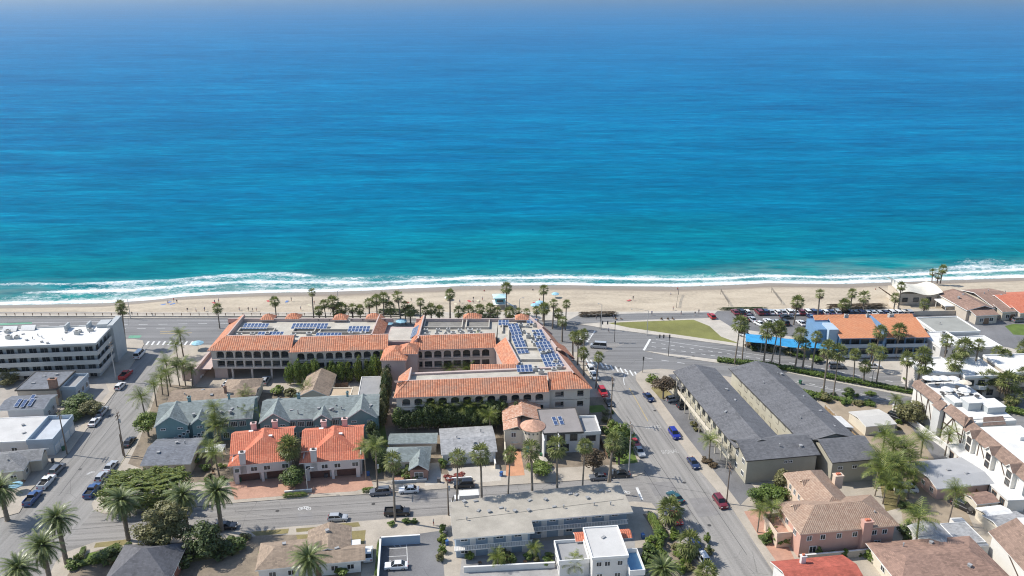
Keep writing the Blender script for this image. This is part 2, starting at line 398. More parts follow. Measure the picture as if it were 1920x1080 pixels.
strips('lane_marking', dashes((1222, 650), (1480, 688), 14) + dashes((1222, 642), (1470, 679), 14) + dashes((1480, 680), (1900, 757), 14), 0.22)
strips('lane_marking', dashes((1210, 671), (1330, 688), 4) + dashes((1470, 710), (1900, 795), 18), 0.22)
strips('edge_marking', [((1400, 700), (1600, 738)), ((1600, 738), (1900, 801)), ((1230, 637), (1440, 668))], 0.15)
strips('lane_marking', dashes((0, 620), (330, 615), 9) + dashes((0, 612), (520, 605), 14) + dashes((420, 606), (1060, 606), 14), 0.2)
strips('centre_marking', [((300, 622), (345, 620)), ((300, 626), (360, 624))], 0.25, YELLOW_LINE)
strips('edge_marking', [((247, 602), (640, 601)), ((0, 606), (247, 602)), ((640, 601), (1040, 606))], 0.18)
mark('bike_lane_marking', [[(219, 634), (232, 634), (236, 629), (219, 629)], [(240, 634), (262, 634), (266, 629), (243, 629)], [(-20, 611), (60, 607), (60, 604), (-20, 607)]], M('bike_lane_green', (0.12, 0.3, 0.2), 0.8, 0.25, 1.0))
strips('centre_marking', dashes((440, 972), (1180, 920), 18, 0.35), 0.12, M('worn_paint', (0.3, 0.28, 0.25), .8, .3, 1.0))
strips('centre_marking', [((1180, 728), (1190, 745)), ((1190, 745), (1215, 790))], 0.14, YELLOW_LINE)
strips('turn_marking', [((1172, 702), (1169, 712)), ((1177, 696), (1172, 702)), ((1169, 712), (1171, 722))], 0.2)
strips('edge_marking', [((1312, 888), (1368, 962)), ((1290, 895), (1350, 985)), ((1262, 870), (1310, 945))], 0.12, M('faded_paint', (0.26, 0.25, 0.24), 0.8, 0.2, 1.0))
strips('stall_marking', [((728, 1030), (762, 1028)), ((727, 1045), (762, 1043)), ((729, 1016), (762, 1013)), ((762, 1010), (764, 1056)), ((730, 1016), (742, 1027)), ((740, 1015), (752, 1026))], 0.12, WHITE_LINE, Z2 + 0.008)
strips('stall_marking', [((1383 + i*10, 583.6), (1386 + i*10.2, 592)) for i in range(33)], 0.1, WHITE_LINE, Z1 + 0.008)
# bicycle symbols (two wheels, frame) and words on the carriageway
def bike_mark(c, rz, s):
    mb = MB(); q = G(*c)
    def ring(cx, cy, r):
        for i in range(12):
            a, b = 2*pi*i/12, 2*pi*(i+1)/12
            mb.face([(cx+r*.7*cos(a), cy+r*.7*sin(a), 0), (cx+r*cos(a), cy+r*sin(a), 0), (cx+r*cos(b), cy+r*sin(b), 0), (cx+r*.7*cos(b), cy+r*.7*sin(b), 0)])
    ring(-.9*s, 0, .55*s); ring(.9*s, 0, .55*s)
    for (x0, y0, x1, y1) in ((-.9, 0, -.3, .8), (-.3, .8, .6, .8), (.6, .8, .9, 0), (-.3, .8, .1, 0), (.1, 0, .6, .8), (-.9, 0, .1, 0)):
        d = Vector((x1-x0, y1-y0, 0)).normalized(); n = Vector((-d.y, d.x, 0)) * .09
        mb.face([Vector((x0, y0, 0))*s - n*s, Vector((x1, y1, 0))*s - n*s, Vector((x1, y1, 0))*s + n*s, Vector((x0, y0, 0))*s + n*s])
    o = mb.build('bicycle_marking', WHITE_LINE, None, loc=(q.x, q.y, 0.022), rz=rz); return tag(o, kind='structure')
bike_mark((571, 954), 0.0, 1.0); bike_mark((1171, 924), 0.1, 0.9); bike_mark((170, 887), 0.7, 0.6)
def word(txt, c, size, rz, sy=1.6):
    cu = bpy.data.curves.new('word', 'FONT'); cu.body = txt; cu.size = size; cu.align_x = 'CENTER'
    o = bpy.data.objects.new('word_tmp', cu); COL.objects.link(o)
    dg = bpy.context.evaluated_depsgraph_get(); me = bpy.data.meshes.new_from_object(o.evaluated_get(dg))
    bpy.data.objects.remove(o); me.materials.clear(); me.materials.append(WHITE_LINE)
    q = G(*c); me.materials.clear(); me.materials.append(M('worn_lettering', (0.42, 0.41, 0.385), .8, .3, 1.2)); ob = link('lane_lettering', me, None, (q.x, q.y, 0.022), rz); ob.scale = (1.0, sy, 1); return tag(ob, kind='structure')

word('SIGNAL', (1258, 850), 1.25, radians(10), 1.9); word('AHEAD', (1226, 804), 1.25, radians(10), 1.9)
# tar seams and patches worn into the carriageways
strips('tar_seam', [((1150, 790), (1290, 1010)), ((1175, 780), (1330, 1010)), ((1230, 790), (1400, 1040)), ((440, 960), (1150, 912)), ((430, 978), (1190, 928)), ((150, 850), (240, 700)), ((110, 930), (215, 790)), ((60, 1000), (420, 968)), ((1205, 905), (1330, 925)), ((640, 614), (1050, 618)), ((1230, 655), (1500, 700))], 0.10, M('tar', (0.055, 0.053, 0.052), .7, .2, 1.0), 0.017)
mark('road_patch', [[(556, 962), (584, 960), (588, 972), (560, 975)], [(1215, 905), (1260, 903), (1275, 925), (1228, 930)], [(150, 800), (172, 800), (150, 832), (128, 832)], [(1290, 935), (1330, 932), (1352, 965), (1310, 970)], [(820, 925), (858, 922), (862, 932), (824, 935)]], M('patch_asphalt', (0.215, 0.205, 0.195), .85, .2, .5), 0.0155)
_mh = MB(); _mh.tube((0,0,0),(0,0,.006),.42,.42,14); MHM = _mh.mesh('manhole_cover', [M('cast_iron', (0.05,0.048,0.045), .7, .3, 4.0)])
for x_, y_ in ((1228,770),(1283,905),(1330,985),(520,958),(700,945),(960,928),(150,880),(205,780),(90,1000),(330,985),(1160,690),(1300,668)): q_ = G(x_, y_); tag(link('manhole_cover', MHM, None, (q_.x, q_.y, .016)), kind='structure')
# ------------------------------------------------------------------ shoreline
SEA_Z = -2.1
_sh = [G(x, y, SEA_Z) for x, y in [(-300, 577), (0, 573), (120, 571), (200, 569), (283, 563), (340, 557), (400, 553), (500, 549), (600, 548), (690, 545), (773, 541), (860, 537), (940, 535.5), (1073, 535), (1180, 537), (1280, 538), (1370, 535), (1439, 531), (1575, 533), (1663, 530), (1800, 525), (1920, 521), (2200, 514)]]
SHX = np.array([p.x for p in _sh]); SHY = np.array([p.y for p in _sh])
def shore(x): return np.interp(x, SHX, SHY)
def grid_mesh(name, X, Y, Z, attrs, mat):
    nr, nc = X.shape
    me = bpy.data.meshes.new(name)
    co = np.stack([X, Y, Z], -1).reshape(-1, 3).astype(np.float32)
    i = np.arange((nr - 1) * (nc - 1)); r, c = i // (nc - 1), i % (nc - 1)
    q = np.stack([r*nc + c, r*nc + c + 1, (r+1)*nc + c + 1, (r+1)*nc + c], -1).astype(np.int32)
    me.vertices.add(len(co)); me.vertices.foreach_set('co', co.ravel())
    me.loops.add(q.size); me.loops.foreach_set('vertex_index', q.ravel())
    me.polygons.add(len(q)); me.polygons.foreach_set('loop_start', np.arange(0, q.size, 4, dtype=np.int32))
    me.update(calc_edges=True); me.validate()
    me.polygons.foreach_set('use_smooth', np.ones(len(q), dtype=bool))
    for k, a in attrs.items():
        at = me.attributes.new(k, 'FLOAT', 'POINT'); at.data.foreach_set('value', a.astype(np.float32).ravel())
    me.materials.append(mat); return me
def attr(nt, name):
    n = N(nt, 'ShaderNodeAttribute'); n.attribute_name = name; return n.outputs['Fac']

# sand
m, nt, b = nodes_of('sand')
p = N(nt, 'ShaderNodeNewGeometry').outputs['Position']
a = noise(nt, mapping(nt, p, (0.05, 0.16, 1)), 1.0, 6.0, 0.65); f = noise(nt, p, 0.9, 6.0, 0.7)
k = math_(nt, 'ADD', math_(nt, 'MULTIPLY', a, 0.6), math_(nt, 'MULTIPLY', f, 0.4))
c = ramp(nt, k, [(0.33, (0.30, 0.25, 0.19)), (0.5, (0.445, 0.375, 0.28)), (0.66, (0.54, 0.465, 0.355))])
wet = attr(nt, 'wet')
wn = math_(nt, 'ADD', wet, math_(nt, 'MULTIPLY', math_(nt, 'SUBTRACT', a, 0.5), 0.5))
c = mixc(nt, ramp(nt, wn, [(0.35, (0, 0, 0)), (0.6, (1, 1, 1))]), c, (0.255, 0.205, 0.155, 1))
nt.links.new(c, b.inputs['Base Color'])
nt.links.new(ramp(nt, wn, [(0.4, (0.95,) * 3), (0.9, (0.45,) * 3)]), b.inputs['Roughness'])
bump(nt, b, f, 0.9, 0.25); SAND = m
xs = np.linspace(-330, 330, 300); ds = np.linspace(0, 1, 70)
Xg, Tg = np.meshgrid(xs, ds)
Y0 = np.interp(Xg, [-330, -150, 40, 110, 330], [267.6, 267.6, 269.0, 271.5, 271.5]); Ysh = shore(Xg)
Yg = Y0 + (Ysh + 14 - Y0) * Tg
dd = Ysh - Yg                                     # metres above the waterline
Zg = np.where(dd > 9, 0.05 - 0.02 * np.clip(Yg - Y0, 0, 6), 0) 
top = np.minimum(0.08, SEA_Z + 0.02 + np.clip(dd, 0, 9) * 0.16 + np.clip(dd - 9, 0, 50) * 0.07)
Zg = np.where(dd > 0, top, SEA_Z + 0.02 + dd * 0.09)
nz = np.array([[mnoise.noise((x * 0.25, y * 0.3, 0)) * 0.10 + mnoise.noise((x * 0.06, y * 0.1, 3)) * 0.18 for x, y in zip(rx, ry)] for rx, ry in zip(Xg, Yg)])
Zg = Zg + nz * np.clip(dd / 8, 0, 1) * np.clip((Yg - Y0) / 3, 0, 1)
wetv = 1 - np.clip((dd - 3.0) / np.interp(Xg, [-200, -120, -60, 0, 60, 200], [4, 6, 12, 12, 12, 6]), 0, 1)
o = link('beach', grid_mesh('beach', Xg, Yg, Zg, {'wet': wetv}, SAND)); tag(o, kind='structure')

# sea
rows = [-7.0]
while rows[-1] < 16000:
    d = rows[-1]; rows.append(d + (0.55 if d < 45 else 0.55 + (d - 45) * 0.011))
rows = np.array(rows); cols = np.linspace(-1, 1, 440)
Dg, Sg = np.meshgrid(rows, cols, indexing='ij')
Xs = Sg * (250 + Dg * 0.78); Ys = shore(np.clip(Xs, SHX[0], SHX[-1])) + Dg
def nz2(ax, ay, sx, sy, off): 
    return np.array([[mnoise.noise((x * sx, y * sy, off)) for x, y in zip(rx, ry)] for rx, ry in zip(ax, ay)])
near = Dg[:, 0] < 900; k0 = int(near.sum())
sw = np.zeros_like(Dg)
sw[:k0] = 0.75 * nz2(Xs[:k0], Ys[:k0], 0.012, 0.062, 0.0) + 0.28 * nz2(Xs[:k0], Ys[:k0], 0.05, 0.21, 5.0)
sw *= np.clip((Dg - 3) / 25, 0.05, 1) * np.clip((1000 - Dg) / 500, 0, 1) * 0.9
wide = np.interp(Xs, [-250, -150, -100, -65, -30, 20, 45, 90, 150, 172, 230], [24, 25, 24, 19, 16, 17, 16, 15, 14, 16, 19])
wob = np.zeros_like(Dg); wob[:k0] = nz2(Xs[:k0], Ys[:k0], 0.035, 0.03, 9.0)
ed = wide + wob * 4
inside = np.clip((ed - Dg) / 3.0, 0, 1)
leftw = np.clip((-55 - Xs) / 30, 0, 1)
crest = np.exp(-((Dg - ed + 2.0) / 2.0) ** 2) * leftw
line = np.exp(-((Dg - 1.8 - 1.5 * wob) / 1.6) ** 2)
line2 = np.exp(-((Dg - ed * 0.55 + wob * 3) / 1.4) ** 2)
gap = np.exp(-((Dg - 15) / 5.0) ** 2) * np.clip((-165 - Xs) / 20, 0, 1)
foam = inside * (0.45 + 0.04 * leftw) + crest * 0.28 + line * 0.55 + line2 * 0.42 * inside - gap * 0.7
patch = np.exp(-((Xs - 196) / 22) ** 2 - ((Dg - 20) / 6) ** 2) * 0.5
foam = np.clip(foam + patch, 0, 1) * (Dg > -6)
wash = np.clip(1 - Dg / np.interp(Xs, [-200, -60, 0, 80, 130, 200], [34, 26, 18, 26, 34, 30]), 0, 1)
Zs = SEA_Z + sw + crest * 0.5 - np.clip(-Dg, 0, 9) * 0.02
dep = np.log2(1 + np.clip(Dg, 0, None) / 10) / 11
m, nt, b = nodes_of('sea_water')
p = N(nt, 'ShaderNodeNewGeometry').outputs['Position']
dp = attr(nt, 'dep')
pv = noise(nt, mapping(nt, p, (0.006, 0.022, 0), (0, 0, 0.08)), 1.0, 5.0, 0.6)
dq = math_(nt, 'ADD', dp, math_(nt, 'MULTIPLY', math_(nt, 'SUBTRACT', pv, 0.5), 0.22))
c = ramp(nt, dq, [(0.0, (0.09, 0.25, 0.24)), (0.08, (0.006, 0.175, 0.19)), (0.20, (0.001, 0.15, 0.20)), (0.34, (0.0, 0.135, 0.245)), (0.50, (0.001, 0.135, 0.29)), (0.75, (0.004, 0.148, 0.36)), (1.0, (0.004, 0.14, 0.345))])
rip = noise(nt, mapping(nt, p, (0.028, 0.17, 0), (0, 0, -0.05)), 1.0, 3.0, 0.6, 0.4)
c = mixc(nt, 1.0, c, ramp(nt, rip, [(0.3, (0.75, 0.82, 0.86)), (0.5, (1, 1, 1)), (0.7, (1.25, 1.18, 1.14))]), 'MULTIPLY')
sw1 = noise(nt, mapping(nt, p, (0.010, 0.05, 0), (0, 0, 0.05)), 1.0, 4.0, 0.6); sw2 = noise(nt, mapping(nt, p, (0.0016, 0.008, 0), (0, 0, -0.1)), 1.0, 5.0, 0.65)
c = mixc(nt, 1.0, c, ramp(nt, sw1, [(0.33, (0.78, 0.85, 0.88)), (0.5, (1, 1, 1)), (0.67, (1.2, 1.12, 1.08))]), 'MULTIPLY')
c = mixc(nt, 1.0, c, ramp(nt, sw2, [(0.35, (0.8, 0.84, 0.88)), (0.65, (1.2, 1.14, 1.1))]), 'MULTIPLY')
fr = noise(nt, mapping(nt, p, (0.10, 0.42, 0), (0, 0, 0.1)), 1.0, 4.0, 0.7, 0.5); fr2 = noise(nt, mapping(nt, p, (0.018, 0.085, 0), (0, 0, -0.12)), 1.0, 5.0, 0.72, 0.6)
c = mixc(nt, 1.0, c, ramp(nt, fr, [(0.3, (0.62, 0.74, 0.8)), (0.5, (1, 1, 1)), (0.68, (1.6, 1.32, 1.2))]), 'MULTIPLY')
c = mixc(nt, 1.0, c, ramp(nt, fr2, [(0.3, (0.66, 0.78, 0.82)), (0.5, (1, 1, 1)), (0.7, (1.4, 1.24, 1.16))]), 'MULTIPLY')
ws = math_(nt, 'MULTIPLY', attr(nt, 'wash'), ramp(nt, noise(nt, mapping(nt, p, (0.04, 0.12, 0)), 1.0, 5.0, 0.65), [(0.4, (0, 0, 0)), (0.62, (1, 1, 1))]))
c = mixc(nt, math_(nt, 'MULTIPLY', ws, 0.7), c, (0.23, 0.33, 0.31, 1))
fn1 = noise(nt, mapping(nt, p, (0.5, 0.75, 0)), 1.0, 8.0, 0.72, 1.2); fn2 = noise(nt, mapping(nt, p, (0.07, 0.18, 0)), 1.0, 4.0, 0.6)
fn = math_(nt, 'ADD', math_(nt, 'MULTIPLY', fn1, 0.6), math_(nt, 'MULTIPLY', fn2, 0.4))
fm = math_(nt, 'ADD', fn, math_(nt, 'MULTIPLY', attr(nt, 'foam'), 0.42))
fmask = ramp(nt, fm, [(0.67, (0, 0, 0)), (0.85, (1, 1, 1))])
c = mixc(nt, fmask, c, (0.72, 0.74, 0.74, 1))
nt.links.new(c, b.inputs['Base Color'])
nt.links.new(ramp(nt, fmask, [(0.0, (0.24,) * 3), (1.0, (0.8,) * 3)]), b.inputs['Roughness'])
b.inputs['Specular IOR Level'].default_value = 0.0
r2 = noise(nt, mapping(nt, p, (0.16, 0.5, 0)), 1.0, 5.0, 0.65)
hh = math_(nt, 'ADD', math_(nt, 'MULTIPLY', rip, 2.2), math_(nt, 'ADD', math_(nt, 'MULTIPLY', r2, 0.6), math_(nt, 'MULTIPLY', fmask, 0.25)))
bump(nt, b, hh, 0.55, 0.6); SEA = m
o = link('sea', grid_mesh('sea', Xs, Ys, Zs, {'dep': dep, 'foam': foam, 'wash': wash}, SEA)); tag(o, kind='structure')
# ------------------------------------------------------------------ building kit
GLASS = glass_mat()
WHITE = M('white_paint', (0.62, 0.61, 0.585), 0.6, 0.08, 0.4)
TRIM = M('white_trim', (0.74, 0.73, 0.70), 0.5, 0.06, 1.0)
DARKTRIM = M('dark_trim', (0.07, 0.065, 0.06), 0.6, 0.15, 1.0)
METAL = M('galvanised_metal', (0.42, 0.43, 0.44), 0.45, 0.2, 1.0, metal=0.6)
WOOD = M('brown_wood', (0.20, 0.12, 0.07), 0.8, 0.3, 1.0)
FENCE = M('weathered_fence_wood', (0.33, 0.23, 0.13), 0.85, 0.3, 1.0)
VENT = M('vent_metal', (0.3, 0.3, 0.3), 0.6, 0.3, 2.0)

def site(name, label, cat, a, ang, h, group=None):
    """an Empty at the front-left eave corner (survey mark a at height h), x along the front, y to the back"""
    A = G(a[0], a[1], h)
    return empty(name, (A.x, A.y, KZ), radians(ang), label, cat, group)

def roof_gable(mb, x0, y0, x1, y1, h, rise, axis='x', th=0.22, m=0, mf=1, off=0.5):
    """gable roof slab; ridge along axis; off = ridge position across the span"""
    if axis == 'x':
        yr = y0 + (y1 - y0) * off
        A, B, C, D = (x0,y0,h), (x1,y0,h), (x1,y1,h), (x0,y1,h); E, F = (x0,yr,h+rise), (x1,yr,h+rise)
        tops = [[A,B,F,E],[C,D,E,F]]; ends = [[A,E,D],[C,F,B]]; eav = [(A,B),(C,D)]
    else:
        xr = x0 + (x1 - x0) * off
        A, B, C, D = (x0,y0,h), (x1,y0,h), (x1,y1,h), (x0,y1,h); E, F = (xr,y0,h+rise), (xr,y1,h+rise)
        tops = [[B,C,F,E],[D,A,E,F]]; ends = [[A,B,E],[C,D,F]]; eav = [(B,C),(D,A)]
    dn = lambda p: (p[0], p[1], p[2] - th)
    for t in tops: mb.slope(t, m); mb.slope([dn(p) for p in t][::-1], mf)
    for p, q in eav: mb.slope([dn(p), dn(q), q, p], mf)
    for e in ends:
        for i in range(len(e)):
            p, q = e[i], e[(i+1) % len(e)]
            if abs(p[2]-q[2]) > 1e-6: mb.slope([dn(p), p, q, dn(q)], mf)
def roof_hip(mb, x0, y0, x1, y1, h, rise, th=0.2, m=0, mf=1, inset=None):
    w, d = x1 - x0, y1 - y0
    A, B, C, D = (x0,y0,h), (x1,y0,h), (x1,y1,h), (x0,y1,h)
    if w >= d:
        i = d/2 if inset is None else inset
        E, F = (x0+i,(y0+y1)/2,h+rise), (x1-i,(y0+y1)/2,h+rise)
        tops = [[A,B,F,E],[B,C,F],[C,D,E,F],[D,A,E]]
    else:
        i = w/2 if inset is None else inset
        E, F = ((x0+x1)/2,y0+i,h+rise), ((x0+x1)/2,y1-i,h+rise)
        tops = [[A,B,E],[B,C,F,E],[C,D,F],[D,A,E,F]]
    for t in tops: mb.slope(t, m)
    dn = lambda p: (p[0], p[1], p[2]-th)
    for p, q in ((A,B),(B,C),(C,D),(D,A)): mb.slope([dn(p), dn(q), q, p], mf)
    mb.slope([dn(p) for p in (D,C,B,A)], mf)
def roof_flat(mb, x0, y0, x1, y1, h, par=0.4, t=0.25, m=0, mf=1):
    mb.box(x0+t, y0+t, h-0.3, x1-t, y1-t, h, m)
    if par > 0:
        mb.box(x0, y0, h-0.3, x1, y0+t, h+par, mf); mb.box(x0, y1-t, h-0.3, x1, y1, h+par, mf)
        mb.box(x0, y0+t, h-0.3, x0+t, y1-t, h+par, mf); mb.box(x1-t, y0+t, h-0.3, x1, y1-t, h+par, mf)
def gable_wall(mb, x0, y0, x1, y1, h, rise, axis, m=0, off=0.5):
    if axis == 'x':
        yr = y0 + (y1-y0)*off
        mb.slope([(x0,y1,h),(x0,y0,h),(x0,yr,h+rise)], m); mb.slope([(x1,y0,h),(x1,y1,h),(x1,yr,h+rise)], m)
    else:
        xr = x0 + (x1-x0)*off
        mb.slope([(x0,y0,h),(x1,y0,h),(xr,y0,h+rise)], m); mb.slope([(x1,y1,h),(x0,y1,h),(xr,y1,h+rise)], m)

_wc = {}
def win_mesh(w, h, mull, mat):
    k = ('f', round(w,2), round(h,2), mull, mat.name)
    if k not in _wc:
        mb = MB(); f = 0.09; dp = 0.10
        mb.box(-w/2,-dp,0,w/2,0.02,f); mb.box(-w/2,-dp,h-f,w/2,0.02,h)
        mb.box(-w/2,-dp,f,-w/2+f,0.02,h-f); mb.box(w/2-f,-dp,f,w/2,0.02,h-f)
        for i in range(mull):
            x = -w/2 + w*(i+1)/(mull+1); mb.box(x-0.035,-dp*0.8,f,x+0.035,0.02,h-f)
        pm = MB(); pm.box(-w/2+f*.8,-0.045,f*.8,w/2-f*.8,0.01,h-f*.8)
        _wc[k] = (mb.mesh('window', [mat]), pm.mesh('pane', [GLASS]))
    return _wc[k]
SIDE = {'f': 0.0, 'r': pi/2, 'b': pi, 'l': -pi/2}
def win(root, side, x, y, z, w=1.2, h=1.2, mull=1, mat=None):
    """window on a wall whose face passes through (x, y) looking to side f/r/b/l"""
    fm, pm = win_mesh(w, h, mull, mat or TRIM)
    o = link('window', fm, root, (x, y, z), SIDE[side]); link('pane', pm, o); return o
def row(root, side, pos, fixed, z, w=1.2, h=1.2, mull=1, mat=None):
    for s in pos:
        x, y = (s, fixed) if side in 'fb' else (fixed, s)
        win(root, side, x, y, z, w, h, mull, mat)
def door(root, side, x, y, w=1.0, h=2.1, mat=None, name='door', z=0.0, ribs=0):
    k = ('d', name, round(w,2), round(h,2), (mat or WOOD).name, ribs)
    if k not in _wc:
        mb = MB(); mb.box(-w/2-.08,-.05,0,w/2+.08,.02,h+.08,1); mb.box(-w/2,-.09,0.02,w/2,.0,h,0)
        for i in range(ribs): mb.box(-w/2+.04,-.12,h*(i+.12)/ribs,w/2-.04,-.05,h*(i+.88)/ribs,0)
        _wc[k] = mb.mesh(name, [mat or WOOD, TRIM])
    return link(name, _wc[k], root, (x, y, z), SIDE[side])
def vents(roof, pts):
    for x, y, z in pts:
        k = ('v', R.randrange(3))
        if k not in _wc:
            mb = MB()
            if k[1] == 0: mb.box(-.3,-.3,-.3,.3,.3,.35); mb.box(-.36,-.36,.35,.36,.36,.42)
            elif k[1] == 1: mb.tube((0,0,-.3),(0,0,.6),.12,.12,8); mb.tube((0,0,.6),(0,0,.75),.2,.16,8)
            else: mb.box(-.45,-.25,-.3,.45,.25,.25)
            _wc[k] = mb.mesh('vent', [VENT])
        link('vent', _wc[k], roof, (x, y, z), R.random())
def chimney(roof, x, y, z0, z1, sx, sy, mat, cap=None):
    mb = MB(); mb.box(x-sx/2,y-sy/2,z0,x+sx/2,y+sy/2,z1,0); mb.box(x-sx/2-.12,y-sy/2-.12,z1,x+sx/2+.12,y+sy/2+.12,z1+.18,0)
    mb.box(x-sx/4,y-sy/4,z1+.18,x+sx/4,y+sy/4,z1+.5,1)
    return mb.build('chimney', [mat, cap or DARKTRIM], roof)
def solar(name='solar_panel'):
    if 'solar' not in _wc:
        m, nt, b = nodes_of('solar_cells')
        uv = N(nt, 'ShaderNodeUVMap').outputs[0]
        br = N(nt, 'ShaderNodeTexBrick'); nt.links.new(uv, br.inputs['Vector']); br.offset = 0.0
        br.inputs['Scale'].default_value = 1.0; br.inputs['Brick Width'].default_value = 0.2; br.inputs['Row Height'].default_value = 0.2
        br.inputs['Mortar Size'].default_value = 0.006
        for n_, c_ in (('Color1', (0.03, 0.058, 0.14, 1)), ('Color2', (0.035, 0.07, 0.165, 1)), ('Mortar', (0.16, 0.2, 0.3, 1))): br.inputs[n_].default_value = c_
        nt.links.new(br.outputs[0], b.inputs['Base Color']); b.inputs['Roughness'].default_value = 0.25
        mb = MB(); mb.box(-.5,-.82,0,.5,.82,.05,1); mb.slope([(-.44,-.76,.055),(.44,-.76,.055),(.44,.76,.055),(-.44,.76,.055)],0)
        _wc['solar'] = mb.mesh('solar_panel', [m, M('panel_frame', (0.62, 0.65, 0.68), 0.4, 0.1, 1.0)])
    return _wc['solar']
def panels(roof, x, y, z, nx, ny, rz=0.0, tilt=0.17, sx=1.06, sy=1.72, ty=0.0):
    """array of panels, each its own object; rows step up the tilt"""
    c, s = cos(rz), sin(rz)
    for i in range(nx):
        for j in range(ny):
            lx, ly = (i - (nx-1)/2)*sx, (j - (ny-1)/2)*sy*cos(tilt)
            lz = z + ly*tan(tilt) + lx*tan(ty)
            o = link('solar_panel', solar(), roof, (x + lx*c - ly*s, y + lx*s + ly*c, lz)); o.rotation_euler = (tilt, -ty, rz)
def facade(root, p0, p1, z0, z1, rows_, mats, deep=1.1, name='wall'):
    """wall with real openings between plan points p0 -> p1 (outside on the right hand). rows_: (zb, zt, [(s, w, h, sill, arch)])"""
    p0, p1 = Vector((*p0, 0)), Vector((*p1, 0)); L = (p1-p0).length; d = (p1-p0).normalized(); n = Vector((d.y, -d.x, 0))
    mb = MB(); W = lambda s, z, k=0.0: p0 + d*s - n*k + Vector((0, 0, z))
    wins = []
    for zb, zt, ops in rows_:
        ops = sorted(ops); cur = 0.0
        for s, w, h, sill, arch in ops:
            a, b = s - w/2, s + w/2; zs = zb + sill; zh = zs + h
            if a > cur: mb.slope([W(cur,zb),W(a,zb),W(a,zt),W(cur,zt)])
            if sill > 0: mb.slope([W(a,zb),W(b,zb),W(b,zs),W(a,zs)])
            if arch:
                r = arch; arc = [(a + w*(1-cos(pi*i/8))/2, zh - r + r*sin(pi*i/8)) for i in range(9)]
                for (sa, za), (sb, zb_) in zip(arc[:-1], arc[1:]):
                    mb.slope([W(sa,za),W(sb,zb_),W(sb,zt),W(sa,zt)]); mb.slope([W(sb,zb_),W(sa,za),W(sa,za,deep),W(sb,zb_,deep)])
                side = zh - r
            else:
                mb.slope([W(a,zh),W(b,zh),W(b,zt),W(a,zt)]); mb.slope([W(b,zh),W(a,zh),W(a,zh,deep),W(b,zh,deep)]); side = zh
            mb.slope([W(a,zs),W(a,side),W(a,side,deep),W(a,zs,deep)][::-1]); mb.slope([W(b,zs),W(b,side),W(b,side,deep),W(b,zs,deep)])
            mb.slope([W(a,zs),W(b,zs),W(b,zs,deep),W(a,zs,deep)])
            wins.append((s, w, h, zs)); cur = b
        if cur < L: mb.slope([W(cur,zb),W(L,zb),W(L,zt),W(cur,zt)])
    z_lo = min(r_[0] for r_ in rows_) if rows_ else z1; z_hi = max(r_[1] for r_ in rows_) if rows_ else z1
    if z_lo > z0: mb.slope([W(0,z0),W(L,z0),W(L,z_lo),W(0,z_lo)])
    if z_hi < z1: mb.slope([W(0,z_hi),W(L,z_hi),W(L,z1),W(0,z1)])
    o = mb.build(name, mats, root)
    rz = math.atan2(d.y, d.x)
    for s, w, h, zs in wins:
        fm, pm = win_mesh(w + 0.3, h + 0.15, 1, DARKTRIM if deep > .5 else TRIM)
        q = W(s, zs - 0.05, deep)
        wo = link('window', fm, root, q, rz); link('pane', pm, wo)
        if deep > 0.5:
            k = ('rail', round(w, 2))
            if k not in _wc:
                rb = MB(); rb.box(-w/2,-.03,.85,w/2,.03,.93)
                n_ = max(3, int(w/0.3))
                for i in range(n_): x = -w/2 + w*(i+.5)/n_; rb.box(x-.02,-.02,0,x+.02,.02,.85)
                _wc[k] = rb.mesh('railing', [DARKTRIM])
            q2 = W(s, zs, 0.15); link('railing', _wc[k], root, q2, rz)
    return o
def simple_walls(root, x0, y0, x1, y1, h, mat, gables=(), z0=-0.2):
    mb = MB(); mb.box(x0, y0, z0, x1, y1, h, 0)
    for g in gables: gable_wall(mb, *g)
    return mb.build('wall', mat, root)
# ------------------------------------------------------------------ the courtyard hotel
HT = tile('hotel_roof_tile', (0.44, 0.15, 0.075), (0.60, 0.27, 0.155), 0.6, 0.45, 0.10, (0.34, 0.22, 0.16), 0.7)
STUC = M('hotel_stucco', (0.56, 0.49, 0.43), 0.85, 0.1, 0.3)
STUC_P = M('hotel_parapet_stucco', (0.47, 0.37, 0.335), 0.85, 0.12, 0.3)
DECKM = M('hotel_flat_roof', (0.43, 0.40, 0.34), 0.9, 0.25, 0.3)
WELLM = M('roof_well_gravel', (0.2, 0.19, 0.17), 0.9, 0.3, 0.5)
HO = Vector((-35.0, 205.0, KZ))
hotel = empty('hotel', HO, 0, 'three storey courtyard hotel with orange tiled roof edges and rooftop solar panels', 'hotel')
def hl(x, y): return (x - HO.x, y - HO.y)
EZ, RZ, DZ = 9.3, 11.9, 10.4           # eave, top of tiles, roof deck
CZ = EZ - .4
for poly, z0, z1 in (([(-84,218.6),(-62.6,218.6),(-62.6,236),(-84,236)], 3.3, CZ), ([(-62.5,217.6),(-36.5,219.6),(-36.5,236),(-62.5,236)], -.2, CZ), ([(-28,219),(-5,220.8),(-5,236),(-28,236)], -.2, CZ),
        ([(-4.9,219.5),(-1.0,203),(18.2,195),(7.5,236),(-4.9,236)], -.2, CZ), ([(-28.3,189.8),(9.4,193.2),(18.6,194.6),(17,202),(-28.3,197.5)], -.2, CZ), ([(-36.4,222),(-28.6,222),(-28.6,233),(-36.4,233)], -.2, 9.6)):
    fl = MB(); fl.prism([hl(*q) for q in poly], z0, z1); fl.build('core', [STUC_P], hotel)
